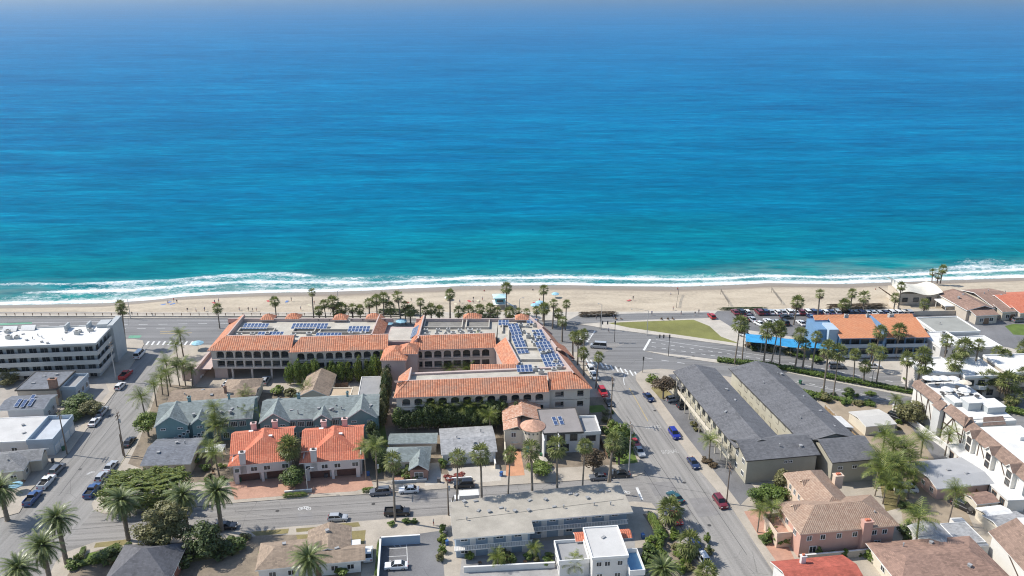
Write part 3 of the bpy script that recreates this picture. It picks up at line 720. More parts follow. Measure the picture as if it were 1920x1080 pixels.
for poly, z1 in (([(-81.5,220.6),(-62.3,220.9),(-62.3,219.9),(-38.8,221.9),(-38.8,235.6),(-81.5,235.6)], DZ), ([(-26.8,220.4),(-4.6,222.6),(-4.2,235.6),(-26.8,235.6)], DZ),
        ([(-4.2,235.6),(-4.2,222.6),(-1.9,219.8),(1.6,203.2),(2.4,198.4),(15.4,198.0),(12.3,210.2),(11.2,219),(8.8,227.2),(5.4,235.6)], DZ-.012), ([(-26.4,191.3),(9.2,194.5),(15.8,197.4),(14.6,201.9),(-27,197.8)], DZ-.025)):
    fl = MB(); fl.prism([hl(*q) for q in poly], CZ-.5, z1); fl.build('roof_deck', [DECKM], hotel)
rm = MB()
def band(a, b, inn=4.6, e0=0.0, e1=0.0, z0=EZ, z1=RZ, back=True):
    """tiled slope rising from the eave a -> b (outside on the right hand), hipped ends e0/e1, plain inner wall"""
    a, b = Vector((*hl(*a), 0)), Vector((*hl(*b), 0)); d = (b-a).normalized(); n = Vector((-d.y, d.x, 0))
    A, B = a + Vector((0,0,z0)), b + Vector((0,0,z0)); C, D = b - d*e1 + n*inn + Vector((0,0,z1)), a + d*e0 + n*inn + Vector((0,0,z1))
    rm.slope([A,B,C,D],0); rm.slope([A - Vector((0,0,.3)), B - Vector((0,0,.3)), B, A], 1)
    rm.slope([B - Vector((0,0,.3)), A - Vector((0,0,.3)), A + n*.8 - Vector((0,0,.3)), B + n*.8 - Vector((0,0,.3))], 1)
    if back: 
        dn = Vector((0,0,z1-DZ+.3)); rm.slope([D, C, C-dn, D-dn], 1); k = n*.35; rm.slope([D,C,C+k,D+k][::-1],1); rm.slope([C+k,D+k,D+k-dn,C+k-dn],1)
    if e0 == 0: rm.slope([A, D, D - Vector((0,0,z1-z0+.3)), A - Vector((0,0,.3))], 1)
    if e1 == 0: rm.slope([B, B - Vector((0,0,.3)), C - Vector((0,0,z1-z0+.3)), C], 1)
band((-86,216.2), (-62.3,216.5), 4.6, 4.2, 0.0)
band((-62.8,214.9), (-35.2,217.2), 4.8, 3.0, 0.0)
band((-86,237.5), (-86,216.2), 4.2, 0.0, 4.6, back=True)                 # left end slope
band((-37.6,221.5), (-37.6,237.5), 2.6, 0, 0, 9.9, 11.9)                      # divider roof facing the terrace
band((-29.2,216.3), (-4.5,218.4), 4.4, 2.2, 0.0)
band((-29.5,237), (-29.5,219), 2.6, 0, 0)
band((-29.6,187.3), (9.3,190.6), 4.2, 3.0, 0.0)
band((9.6,191.8), (20.6,192.6), 5.0, 0.0, 4.8)
band((20.6,192.6), (15.6,211), 3.3, 4.9, 0); band((17.3,211), (15.0,219.5), 4.4, 2.0, 1.5, EZ, RZ + .4); band((14.0,219.5), (11.6,228), 3.0, 0, 0); band((12.0,228.5), (8.0,238), 3.0, 0, 1.0)
band((-29.8,199.6), (-29.6,187.3), 3.2, 0, 4.2)
for (a, b) in (((-50,238.2), (-86,238.0)), ((-36.2,238.2), (-49,238.2)), ((-4,238), (-29,238)), ((8,238.2), (-3,238))): band(a, b, 2.6, 0, 0, 9.6, 11.4)
# courtyard: inner slopes, gablet and tower
band((-5.2,219), (-1.5,202), 3.4, 0, 0, EZ, RZ)
roof_gable(rm, *hl(-11,198.5), *hl(1.5,206.5), 9.2, 2.3, 'x', .25, 0, 1)
roof_hip(rm, *hl(-36.3,209.8), *hl(-28.9,219.5), 9.2, 2.0, .25, 0, 1); roof_hip(rm, *hl(-31.8,212.5), *hl(-26.2,219), 9.9, 1.8, .25, 0, 1)
for (x, y, s) in ((-74,236,3.0), (-66.5,236.6,3.4), (-52,236,3.2), (-42,236.4,3.6), (-12,236.6,4.5), (3,236,3)): roof_hip(rm, *hl(x-s/2-.6,y-1.6), *hl(x+s/2+.6,y+2.2), 11.3, 1.3, .3, 0, 1)
hroof = rm.build('roof', [HT, STUC_P], hotel)
# street walls with arched loggias (left wing, centre wing) and plainer outer walls
def bays(L, n, w, h, sill, arch, m0=1.4): return [(m0 + w/2 + (L-2*m0-w)*i/(n-1), w, h, sill, arch) for i in range(n)]
facade(hotel, hl(-85.2,216.9), hl(-62,217.1), 3.4, EZ, [(3.6,6.2,bays(23.2,8,2.15,1.9,.35,0)), (6.3,9.1,bays(23.2,8,2.15,2.15,.3,.7))], [STUC])
facade(hotel, hl(-62,215.7), hl(-36,217.7), 0, EZ, [(3.4,6.0,bays(26,9,2.0,1.8,.35,0)), (6.1,9.1,bays(26,9,2.0,2.1,.4,.7))], [STUC])
facade(hotel, hl(-29,217.1), hl(-4.8,219), 0, EZ, [(0.1,3.0,bays(24,5,2.2,2.1,0,0)), (3.2,6.0,bays(24,8,2.1,1.9,.3,0)), (6.1,9.1,bays(24,8,2.1,2.2,.3,.7))], [STUC])
facade(hotel, hl(-29,188.1), hl(9.6,191.4), 0, EZ, [(3.2,6.0,bays(38.5,12,1.9,1.7,.4,0)), (6.1,9.1,bays(38.5,12,2.0,1.9,.5,.6))], [STUC])
facade(hotel, hl(9.6,192.4), hl(20,193.2), 0, EZ, [(3.2,6.0,[(2.6,2.2,1.5,.8,0),(8,1.6,1.5,.8,0)]), (6.1,9.1,[(2.6,2.2,1.5,.8,0),(8,1.6,1.6,.8,0)])], [STUC])
facade(hotel, hl(20,193.2), hl(15,211.2), 0, EZ, [(3.2,6.0,bays(18.5,5,1.4,1.4,.8,0)), (6.1,9.1,bays(18.5,5,1.4,1.4,.8,0))], [STUC], deep=.25)
def solid(poly, z1):
    q = MB(); q.prism([hl(*p_) for p_ in poly], -.2, z1); return q
solid([(-36,210.3),(-29.5,210.3),(-29.5,219),(-36,219)], 9.2).build('wall', [STUC_P], hotel)
solid([(-31.5,213),(-26.5,213),(-26.5,219),(-31.5,219)], 9.9).build('wall', [STUC_P], hotel)
solid([(-85.2,217.6),(-81.5,217.6),(-81.5,222),(-85.2,222)], 4.0).build('wall', [STUC_P], hotel)
solid([(-85,231),(-62.5,231),(-62.5,236.5),(-85,236.5)], 3.6).build('wall', [STUC_P], hotel)
solid([(-10.5,199),(1,199),(1,206),(-10.5,206)], 9.2).build('wall', [STUC_P], hotel)
solid([(15.6,211),(14.2,219),(10,219),(11,211)], EZ).build('wall', [STUC_P], hotel)
solid([(13.4,219),(8,237.5),(4,237),(9,219)], EZ).build('wall', [STUC_P], hotel)
solid([(-29,189),(-27.5,189),(-28,199),(-29.2,199)], EZ).build('wall', [STUC_P], hotel)
solid([(-28,197.6),(16,202),(16,202.8),(-28,198.4)], 10.9).build('wall', [STUC_P], hotel)
row(hotel, 'f', [hl(-34.2,0)[0]], 210.3-HO.y, 2.0, .8, 1.1, 0, DARKTRIM); row(hotel, 'f', [hl(-34.2,0)[0]], 210.3-HO.y, 5.6, .8, 1.1, 0, DARKTRIM)
row(hotel, 'f', [hl(-5.5,0)[0], hl(-3.9,0)[0]], 199-HO.y, 6.6, .9, 1.4, 0)
for i in range(4):                                                       # garage columns
    cb = MB(); x, y = hl(-80 + i*5.6, 217.6); cb.box(x-.25,y-.25,-.2,x+.25,y+.25,3.5); cb.build('column', [STUC], hotel)
ab = MB(); x, y = hl(-84.8, 217.3); ab.box(x, y-.2, 3.2, x+23, y+19, 3.5); ab.build('floor_slab', [STUC_P], hotel)
# roof wells, parapets, plant, panels (all on the roof)
for (x0, y0, x1, y1) in ((-26,229.5,-15,235.5), (-13.5,229.5,-7,235.5), (-80,226,-70,228.6), (-64,226,-58,228.6), (-56,225.5,-44,227.5)):
    b_ = MB(); (ax, ay), (bx, by) = hl(x0,y0), hl(x1,y1)
    b_.box(ax,ay,DZ+.004,bx,by,DZ+.05,1)
    for q in ((ax-.3,ay-.3,bx+.3,ay), (ax-.3,by,bx+.3,by+.3), (ax-.3,ay,ax,by), (bx,ay,bx+.3,by)): b_.box(q[0],q[1],DZ-.1,q[2],q[3],DZ+.75,0)
    b_.build('roof_well', [CONC2, WELLM], hroof)
_ac = MB(); _ac.box(-.6,-.45,0,.6,.45,.9,0); _ac.box(-.68,-.53,.9,.68,.53,1.0,0); _ac.tube((0,0,1.0),(0,0,1.12),.36,.36,10,1)
ACM = _ac.mesh('air_conditioner', [M('hvac_grey', (0.42,0.42,0.40), .6, .2, 2.0), DARKTRIM])
def acs(par, pts, z):
    for x, y in pts: link('air_conditioner', ACM, par, (x, y, z), R.uniform(-.2,.2)).scale = (R.uniform(.8,1.3), R.uniform(.8,1.3), R.uniform(.7,1.25))
acs(hroof, [hl(x + R.uniform(-.4,.4), y + R.uniform(-.4,.4)) for x, y in [(-24.5+i*2.6, 224.8) for i in range(7)] + [(-25+i*3.1, 227.5) for i in range(6)] + [(-79+i*4, 224) for i in range(10)]
    + [(3.5+i*1.1,226-i*3.0) for i in range(9)] + [(6.5+i*.9,224-i*3.1) for i in range(8)] + [(1+i*2,231) for i in range(4)] + [(8,199),(11,200),(6,200.5),(2,203.5),(12,206)]], DZ)
for (x0,y0,x1,y1) in ((1.0,214,10.5,214.4), (2.5,206.5,12.8,206.9), (-1.2,219,-.8,231), (-3,226,-2.6,235)):
    b_ = MB(); b_.prism([hl(x0,y0),hl(x1,y0),hl(x1,y1),hl(x0,y1)], DZ-.1, DZ+.7); b_.build('parapet', [CONC2], hroof)
for x, y, nx, ny, rz, t in ((.8,227.5,3,4,.2,.12), (2.2,216.5,3,6,.2,.12), (7.9,222.5,3,4,.22,.15), (9.2,213.8,4,4,.22,.15), (10.9,205.2,5,4,.22,.15), (-2.5,232.5,3,2,0,.1), (6,234,3,2,0,.1), (3.3,200.6,4,2,.1,.15),
        (-76,229.8,7,2,0,.12), (-60,229.8,10,2,0,.12), (-70,223.4,7,2,0,.12), (-53,222.6,7,2,0,.12), (-45,227.6,6,2,0,.12)):
    panels(hroof, *hl(x, y), DZ + .75, nx, ny, rz, t)
panels(hroof, *hl(-28.2,193.4), 10.75, 3, 3, pi/2 + .06, .0, 1.0, 1.0, ty=-.6)
panels(hroof, *hl(-28.4,227.5), 10.55, 7, 2, -pi/2, .62, 1.06, 1.5)
# back parapet drain holes read as dark dots
for i in range(26):
    x = -82 + i*3.35
    if -36 < x < -29: continue
    o = link('scupper', _wc.setdefault('scup', (lambda b_: (b_.box(-.18,-.06,-.18,.18,.06,.18), b_.mesh('scupper', [DARKTRIM]))[1])(MB())), hroof, (*hl(x, 235.25), 10.95))
# terrace between the wings, entrance drive on the left
b_ = MB(); b_.prism([hl(-36,222.5),hl(-29,222.5),hl(-29,231.5),hl(-36,231.5)], 9.6, 9.75); b_.build('terrace', [CONC2], hotel)
b_ = MB()
for q in ((-90,213,-89.3,236), (-90,235.4,-86,236), (-94,216,-90,216.6)): b_.prism([hl(q[0],q[1]),hl(q[2],q[1]),hl(q[2],q[3]),hl(q[0],q[3])], -.2, 4.2)
b_.prism([hl(-89.3,217),hl(-86,217),hl(-86,235.4),hl(-89.3,235.4)], 3.0, 3.2); b_.build('side_terrace', [STUC_P], hotel)
# ------------------------------------------------------------------ left of the side street
CZR = M('white_coated_roof', (0.66,0.65,0.62), .8, .2, .35)
GREY_ST = M('grey_stucco', (0.40,0.42,0.42), .85, .1, .4); BEIGE = M('beige_stucco', (0.50,0.44,0.36), .85, .1, .4)
BLUEGREY = M('blue_grey_paint', (0.36,0.42,0.47), .7, .1, .4); CREAM = M('cream_stucco', (0.62,0.56,0.45), .85, .1, .4)
SH_DK = shingle('shingle_charcoal', (0.105,0.105,0.115)); SH_GR = shingle('shingle_grey', (0.20,0.20,0.20)); SH_LG = shingle('shingle_light_grey', (0.30,0.30,0.30))
SH_BR = shingle('shingle_tan', (0.27,0.205,0.15)); SH_TEAL = shingle('shingle_green_grey', (0.19,0.22,0.215)); SH_SL = shingle('shingle_slate', (0.15,0.16,0.18)); SH_BRN = shingle('shingle_brown', (0.26,0.165,0.125))
ROLL = M('rolled_roofing', (0.345,0.315,0.265), .9, .25, .25); ROLL_G = M('grey_rolled_roofing', (0.28,0.28,0.28), .9, .2, .25)
RED_T = tile('red_roof_tile', (0.52,0.14,0.075), (0.62,0.21,0.12), 0.42, .4, .07, (0.4,0.2,0.14), .3)
TAN_T = tile('tan_roof_tile', (0.31,0.2,0.14), (0.41,0.29,0.21), 0.4, .38, .07, (0.22,0.17,0.14), .3)
SPAN_T = tile('mottled_roof_tile', (0.42,0.19,0.11), (0.62,0.42,0.31), 0.34, .38, .06, (0.28,0.17,0.13), .3)
BRICK = M('brick', (0.30,0.17,0.12), .9, .25, 2.0)

t = site('apartment_block', 'four storey apartment block with white coated roof and long grey balcony bands', 'building', (-90,655), 5.5, 11)
simple_walls(t, .8, 1.6, 37.4, 13.4, 10.5, GREY_ST)
b_ = MB(); roof_flat(b_, 0, 0, 38.6, 14, 10.9, .25, .3); rf = b_.build('roof', [CZR, GREY_ST], t)
for k in range(3):
    b_ = MB(); z = 1.9 + 2.75*k
    b_.box(0,0,z,38.6,1.7,z+.25); b_.box(0,0,z+.25,38.6,.15,z+1.35); b_.box(38.45,0.15,z+.25,38.6,11.5,z+1.35); b_.box(37.3,1.7,z,38.6,11.5,z+.25)
    b_.build('balcony', [M('balcony_grey', (0.44,0.44,0.42), .8, .1, .3)], t)
    row(t, 'f', [2.2 + 3.05*i for i in range(12)], 1.6, z+.35, 2.2, 1.9, 1, METAL); row(t, 'r', [3, 6, 9], 37.4, z+.4, 1.8, 1.8, 1, METAL)
row(t, 'f', [2.2 + 3.05*i for i in range(12)], 1.6, .1, 2.0, 1.5, 1, METAL)
b_ = MB(); b_.box(37.6,11.6,-.2,39.2,19.5,11.8); b_.box(34.5,12.2,10.9,37.6,16,12.0); b_.build('stair_wall', [GREY_ST], t)
for x, y in ((3,11),(8,11.5),(13,11.8)):
    b_ = MB(); b_.slope([(x,y,11.0),(x+4,y,11.0),(x+4,y+1.5,12.1),(x,y+1.5,12.1)]); b_.box(x,y+1.5,10.9,x+4,y+1.6,12.1); b_.build('roof_screen', [CZR], rf)
for x, y in ((26,10.5),(32,11)):
    b_ = MB(); b_.box(x,y,10.9,x+.5,y+3,12.6); b_.build('roof_fin', [GREY_ST], rf)
vents(rf, [(R.uniform(1,34), R.uniform(1.5,10), 10.9) for _ in range(26)]); acs(rf, [(R.uniform(6,34), R.uniform(5,11)) for _ in range(7)], 10.9)

t = site('flat_roofed_house', 'two storey house with dark grey flat roof and wide brick chimney', 'house', (27,732), 3, 5)
simple_walls(t, .4, .4, 10.6, 11, 4.6, BEIGE); b_ = MB(); roof_flat(b_, 0, 0, 11, 11.5, 4.87, .12, .25); rf = b_.build('roof', [SH_SL, DARKTRIM], t)
chimney(rf, 9.8, 1.0, 2.0, 7.4, 2.0, 1.1, BRICK); vents(rf, [(4,8,4.87),(7,9,4.87),(3,4,4.87)]); row(t, 'f', [2,6], .4, 1.9, 1.4, 1.2)
simple_walls(t, 10.7, 2.5, 14.5, 10.5, 3.6, BLUEGREY); b_ = MB(); roof_flat(b_, 10.6, 2.2, 14.8, 10.7, 3.7, .8, .15); b_.build('roof_deck', [ROLL_G, BLUEGREY], t); row(t, 'r', [4,6.5,9], 14.5, 1.0, 1.3, 1.6)

t = site('solar_roofed_house', 'white house with dark low roof carrying four solar collectors', 'house', (10,769), 5, 4.5)
simple_walls(t, .3, .3, 9, 7.6, 4.2, WHITE); b_ = MB(); roof_gable(b_, -2, 0, 9.6, 8, 4.4, .7, 'x'); rf = b_.build('roof', [SH_SL, TRIM], t)
for i, (x, y) in enumerate(((2.2,2.4),(3.8,2.0),(5.4,2.4),(4.6,4.6))): panels(rf, x, y, 5.1, 1, 2, .0, .17, 1.0, 1.6)
row(t, 'f', [1.6,4.8], .3, 1.2, 1.2, 1.0); row(t, 'r', [3,5.5], 9, 1.2, 1.2, 1.2)

t = site('deck_house', 'long low white house with pale flat roof and walled blue grey deck and garages', 'house', (-60,832), 5, 4)
simple_walls(t, .3, .3, 13.2, 12, 3.6, WHITE); b_ = MB(); roof_flat(b_, 0, 0, 13.5, 12.4, 3.87, .12, .2); rf = b_.build('roof', [M('pale_flat_roof', (0.5,0.49,0.47), .85, .15, .3), TRIM], t)
vents(rf, [(3,5,3.87),(9,8,3.87),(11,4,3.87)]); row(t, 'f', [6,10], .3, 1.2, 1.4, 1.0)
simple_walls(t, 13.6, -.4, 19.4, 11.4, 3.4, BLUEGREY); b_ = MB(); roof_flat(b_, 13.5, -.6, 19.6, 11.6, 3.5, 1.0, .2); b_.build('roof_deck', [M('deck_coating', (0.44,0.47,0.5), .8, .15, .4), BLUEGREY], t)
for y in (1.4,4.2,7.0,9.8): door(t, 'r', 19.4, y, 2.2, 2.1, WHITE, 'garage_door', 0, 4)

t = site('hip_roofed_house', 'single storey house with grey shingle hip roof beside the corner date palm', 'house', (-75,893), 11, 3.5)
simple_walls(t, .5, .5, 12.4, 9, 3.2, BEIGE); b_ = MB(); roof_hip(b_, 0, 0, 13, 9.5, 3.4, 1.9); roof_gable(b_, 8, 4, 15.5, 9.4, 3.38, 1.3, 'x'); rf = b_.build('roof', [SH_GR, TRIM], t)
vents(rf, [(5,6,4.6),(9,3,4.2)]); row(t, 'f', [3,7,10.5], .5, .9, 1.4, 1.2); row(t, 'r', [3,6], 12.4, .9, 1.3, 1.2)
simple_walls(t, 12.5, 5, 15, 9, 3.1, BEIGE)

# ------------------------------------------------------------------ between hotel and front street
t = site('tan_roofed_house', 'long low house with pale tan roof behind the left teal apartments', 'house', (312,757), 5, 3.5)
simple_walls(t, .5, .5, 22, 8, 3.2, CREAM); b_ = MB(); roof_gable(b_, 0, 0, 22.6, 8.4, 3.36, 1.3, 'x'); roof_hip(b_, 12.5, 2, 22.4, 13.5, 3.3, 2.0, .2); rf = b_.build('roof', [SH_BR, TRIM], t)
simple_walls(t, 13, 8.1, 22, 13, 3.1, CREAM); chimney(rf, 14.5, 3.2, 3.6, 6.0, .6, .6, BRICK); vents(rf, [(4,3,4.1),(8,5.5,4.2),(11,2.5,4.0)]); row(t, 'f', [3,8,14,19], .5, .9, 1.5, 1.2)
t = site('tan_gabled_house', 'small house with steep tan gable roof and flat side wing below the bamboo hedge', 'house', (558,744), 2, 3.5)
simple_walls(t, .4, .4, 7.8, 13, 3.2, CREAM, [(.4,.4,7.8,13,3.2,1.8,'y')]); b_ = MB(); roof_gable(b_, 0, 0, 8.2, 13.6, 3.36, 2.0, 'y'); b_.build('roof', [SH_BR, TRIM], t)
simple_walls(t, 7.9, 1.0, 13.6, 5.2, 2.8, CREAM); b_ = MB(); roof_flat(b_, 7.8, .6, 13.9, 5.5, 2.95, .25, .25); b_.build('wing_roof', [M('tan_flat_roof', (0.45,0.35,0.24), .9, .15, .4), CREAM], t); row(t, 'f', [2.5,5.5], .4, .9, 1.3, 1.2)
t = site('flat_garage', 'plain garage with pale grey flat roof between tan house and hotel tower', 'garage', (670,748), 5, 3.2)
simple_walls(t, .2, .2, 5.8, 13, 2.8, CREAM); b_ = MB(); roof_flat(b_, 0, 0, 6, 13.2, 3.07, .15, .2); b_.build('roof', [ROLL_G, TRIM], t); door(t, 'f', 3, .2, 3.6, 2.2, WHITE, 'garage_door', 0, 4)

TEAL = M('teal_siding', (0.15,0.25,0.26), .75, .12, .5)
def teal_block(label, a, ang, L, gab, left):
    t = site('teal_apartments', label, 'building', a, ang, 6, 'teal apartment rows')
    D = 11.5
    simple_walls(t, .4, .4, L-.4, D, 5.7, TEAL, [(.4,.4,L-.4,D,5.7,2.2,'x')])
    b_ = MB(); roof_gable(b_, 0, 0, L, D+.4, 5.87, 2.4, 'x')
    for x0, x1 in gab: roof_gable(b_, x0, -1.2, x1, D/2+1.5, 5.9, 2.6 if x1-x0 > 7 else 1.6, 'y')
    rf = b_.build('roof', [SH_TEAL, TRIM], t)
    for x0, x1 in gab:
        g = MB(); g.box(x0+.3,-.8,-.2,x1-.3,.5,5.7); gable_wall(g, x0+.3, -.8, x1-.3, 3, 5.7, (2.4 if x1-x0 > 7 else 1.4), 'y'); g.build('wall', [TEAL], t)
        n_ = max(1, int((x1-x0)/3)); row(t, 'f', [x0 + (x1-x0)*(i+.5)/n_ for i in range(n_)], -.8, 4.6, 1.3, .6, 1)
        row(t, 'f', [x0 + (x1-x0)*(i+.5)/n_ for i in range(n_)], -.8, 1.2, 1.3, 1.3, 1)
    xs_ = [x for x in [1.5 + 2.1*i for i in range(int(L/2.1))] if not any(g0 < x < g1 for g0, g1 in gab)]
    for x in xs_:
        win(t, 'f', x, .4, 3.6, 1.7, 1.5, 3); win(t, 'f', x, .4, .6, 1.5, 1.6, 2)
    for x0, x1 in gab:      # stepped stair glazing beside each gable
        for k in range(4): win(t, 'f', x1 - .4 - 1.0*k if left else x0 + .8 + 1.0*k, -.82, 3.5 - .55*k, .8, .8, 0)
    vents(rf, [(R.uniform(2,L-2), R.uniform(1.5,4.5), 6.9) for _ in range(12)]); chimney(rf, L*.3, 7.5, 6.8, 9.0, .7, .7, TEAL); chimney(rf, L*.72, 7.2, 6.8, 9.0, .5, .5, TEAL)
    return t
teal_block('teal sided apartment row with grey green gabled roofs beside the round street tree', (290,797), 9, 23, [(0,8),(8.5,12.5)], True)
teal_block('teal sided apartment row with grey green gabled roofs behind the dark cypresses', (486,790), 6, 29, [(0,7.5),(13,17.5),(21,28.6)], False)

t = site('grey_bungalow', 'low bungalow with smooth grey gable roof between clipped tree and teal apartments', 'house', (262,873), 4, 3.2)
simple_walls(t, .4, .4, 11, 11.4, 2.9, BEIGE, [(.4,.4,11,11.4,2.9,1.0,'x')]); b_ = MB(); roof_gable(b_, 0, 0, 11.4, 12, 3.07, 1.2, 'x'); rf = b_.build('roof', [SH_SL, TRIM], t); vents(rf, [(6,8,4.0),(8,7.6,4.0),(3,4,3.8)]); row(t, 'f', [2.5,6,9], .4, .9, 1.3, 1.2)
PAT = site('patio_cover', 'white slatted patio cover beside the grey bungalow', 'pergola', (360,848), 4, 2.8)
b_ = MB(); [b_.box(0,.45*i,2.5,7,.45*i+.3,2.6) for i in range(8)]; b_.build('slats', [TRIM], PAT)
for x in (.2,6.8):
    for y in (.2,3.3): q = MB(); q.box(x-.08,y-.08,-.1,x+.08,y+.08,2.5); q.build('post', [TRIM], PAT)

PINK = M('pink_stucco', (0.62,0.42,0.38), .85, .08, .4); DUPW = M('duplex_stucco', (0.60,0.55,0.52), .85, .08, .4); GAR = M('brown_garage_door', (0.11,0.055,0.045), .6, .2, 1.0)
def duplex(label, a, ang, W):
    t = site('tiled_duplex', label, 'house', a, ang, 5.6, 'red tiled duplexes')
    mb = MB(); mb.box(.6,.8,-.2,W-.6,13,5.3); mb.box(1.0,-.3,2.4,W-1.0,.8,4.6); mb.box(1.0,-.3,-.2,1.9,.8,2.4); mb.box(W/2-.3,-.3,-.2,W/2+.3,.8,2.4); mb.box(W-1.9,-.3,-.2,W-1.0,.8,2.4); mb.build('wall', [DUPW], t)
    b_ = MB(); roof_gable(b_, 0, 2.8, W, 13.6, 5.9, 2.4, 'x', .25); roof_hip(b_, W*.18, 1.6, W*.86, 12.5, 5.95, 2.6, .25, inset=3.2)
    roof_hip(b_, -.2, -.4, W+.2, 6.0, 4.75, 1.9, .22, inset=3.6); rf = b_.build('roof', [RED_T, DUPW], t)
    chimney(rf, W*.22, 0.2, 2.5, 7.6, 1.3, 1.0, DUPW); chimney(rf, W*.34, 10.5, 6.5, 9.2, 1.2, 1.0, PINK); chimney(rf, W*.68, 10.8, 6.5, 9.2, 1.2, 1.0, PINK)
    for x, y in ((W*.3,9.4),(W*.62,6.4),(W*.7,8)): q = MB(); q.box(x-.5,y-.35,7.2,x+.5,y+.35,7.95); q.build('skylight', [TRIM], rf)
    for x in (W*.29, W*.71): door(t, 'f', x, .8, 4.4, 2.15, GAR, 'garage_door', 0, 4)
    row(t, 'f', [W*.38, W*.58, W*.86], -.3, 2.9, 1.5, 1.2); row(t, 'f', [W*.12], -.3, 2.9, 1.1, 1.1, 0)
    return t
duplex('red tiled duplex with brown garage doors and chimneys near the teal row end', (428,868), 11, 14.2)
duplex('red tiled duplex with brown garage doors behind the twin shaggy palms', (562,862), 8, 14.2)

t = site('cottage', 'small cottage with mossy grey hip roof and brick porch on red patio', 'house', (720,866), 2, 3)
simple_walls(t, .4, .4, 10.2, 6.2, 2.7, BEIGE); simple_walls(t, 6.2, -3.4, 10.2, .5, 2.7, M('porch_brick', (0.33,0.19,0.15), .9, .2, 2.0)); b_ = MB(); roof_hip(b_, 0, 0, 10.6, 6.6, 2.87, 1.7); roof_gable(b_, 5.9, -3.8, 10.5, 3, 2.88, 1.5, 'y'); rf = b_.build('roof', [SH_TEAL, TRIM], t)
simple_walls(t, 0.3, 8.5, 11.5, 12.8, 2.6, BEIGE); b_ = MB(); roof_gable(b_, 0, 8.2, 11.8, 13.1, 2.8, .7, 'x'); b_.build('rear_roof', [SH_TEAL, TRIM], t); vents(rf, [(3,2,3.6),(8,-1,3.8)]); row(t, 'f', [2.4], .4, .8, 1.4, 1.2); win(t, 'f', 8.2, -3.4, .7, 2.0, 1.4, 1)
t = site('grey_gabled_house', 'single storey house with pale grey gable roof and white garage', 'house', (827,852), 7, 3.3)
simple_walls(t, .4, .4, 12.8, 11, 3.0, M('light_grey_siding', (0.52,0.52,0.5), .8, .08, .4), [(.4,.4,12.8,11.6,3,1.0,'x',0,.42)]); b_ = MB(); roof_gable(b_, 0, -.2, 13.2, 12.2, 3.17, 1.2, 'x', off=.42); rf = b_.build('roof', [SH_LG, TRIM], t); vents(rf, [(8,3,3.9),(4,5,4.3),(10,8,4.0)])
door(t, 'f', 9.6, .4, 4.8, 2.2, WHITE, 'garage_door', 0, 4); row(t, 'f', [2.2,5], .4, .9, 1.4, 1.2)

t = site('spanish_house', 'cream Spanish style house with mottled tiles and round turret', 'house', (944,810), 2, 6.4)
simple_walls(t, .3, 2.5, 4.6, 15.5, 5.3, CREAM); simple_walls(t, 4.7, 6.5, 9.4, 15.2, 5.3, CREAM); b_ = MB(); roof_gable(b_, 0, 2.2, 4.4, 8, 5.47, 1.0, 'y', off=.8); roof_gable(b_, -.1, 6.6, 9.8, 15.8, 5.5, 1.7, 'y'); b_.build('roof', [SPAN_T, CREAM], t)
q = MB(); q.lathe([(2.75,-.2),(2.75,5.9)], 20); q.build('turret', [CREAM], t, smooth=True, loc=(7.2,3.4,0)); q = MB(); q.lathe([(3.1,5.8),(3.1,5.95),(0,7.5)], 20); q.build('turret_roof', [M('turret_tile', (0.5,0.29,0.2), .85, .35, 1.5, 4.0)], t, loc=(7.2,3.4,0))
for i in range(5): a_ = -pi/2 - .75 + .37*i; link('window', win_mesh(.35,.35,0,DARKTRIM)[0], t, (7.2+2.74*cos(a_),3.4+2.74*sin(a_),4.9), a_+pi/2)
door(t, 'f', 5.9, .95, 1.0, 2.2, M('turquoise_door', (0.03,0.25,0.27), .5, .1, 1.0)); row(t, 'f', [2.5], 2.5, 3.4, 1.2, 1.3); q = MB(); q.box(.2,-4.5,-.2,.5,2.5,2.2); q.build('garden_wall', [CREAM], t)

t = site('modern_house', 'modern two storey house with dark flat roof, solar panels and roof terrace', 'house', (1018,815), 5, 6)
MW = M('modern_wall', (0.6,0.59,0.57), .8, .08, .4)
simple_walls(t, .4, 1.2, 9.5, 12.2, 5.6, MW); simple_walls(t, 9.6, 1.4, 14, 9, 4.8, WHITE); b_ = MB(); roof_flat(b_, 0, 0.4, 9.9, 12.8, 5.8, .15, .2); rf = b_.build('roof', [M('modern_roof', (0.24,0.22,0.21), .85, .15, .3), DARKTRIM], t)
panels(rf, 4.4, 6, 6.1, 2, 2, .1, .12, 1.5, 1.72); b_ = MB(); roof_flat(b_, 9.5, 1.2, 14.2, 9.2, 4.9, .6, .15); b_.build('roof_terrace', [ROLL_G, TRIM], t); q = MB(); q.box(10,10,2.9,15,13.6,3.1); q.build('roof_lawn', [LAWN], t); simple_walls(t, 9.7, 9.6, 15.3, 13.9, 2.9, MW)
row(t, 'f', [2,4.6,7.6], 1.2, 3.2, 1.8, 1.8, 1, DARKTRIM); row(t, 'f', [2,5.5], 1.2, .4, 2, 2, 1, DARKTRIM); row(t, 'f', [11.8], 1.4, 2.8, 2.4, 1.5, 1, DARKTRIM); q = MB(); q.box(-.1,-2.6,-.1,.15,1.2,5.8); q.box(3.6,-1.6,-.1,3.85,1.2,5.8); q.build('fin_wall', [MW], t)

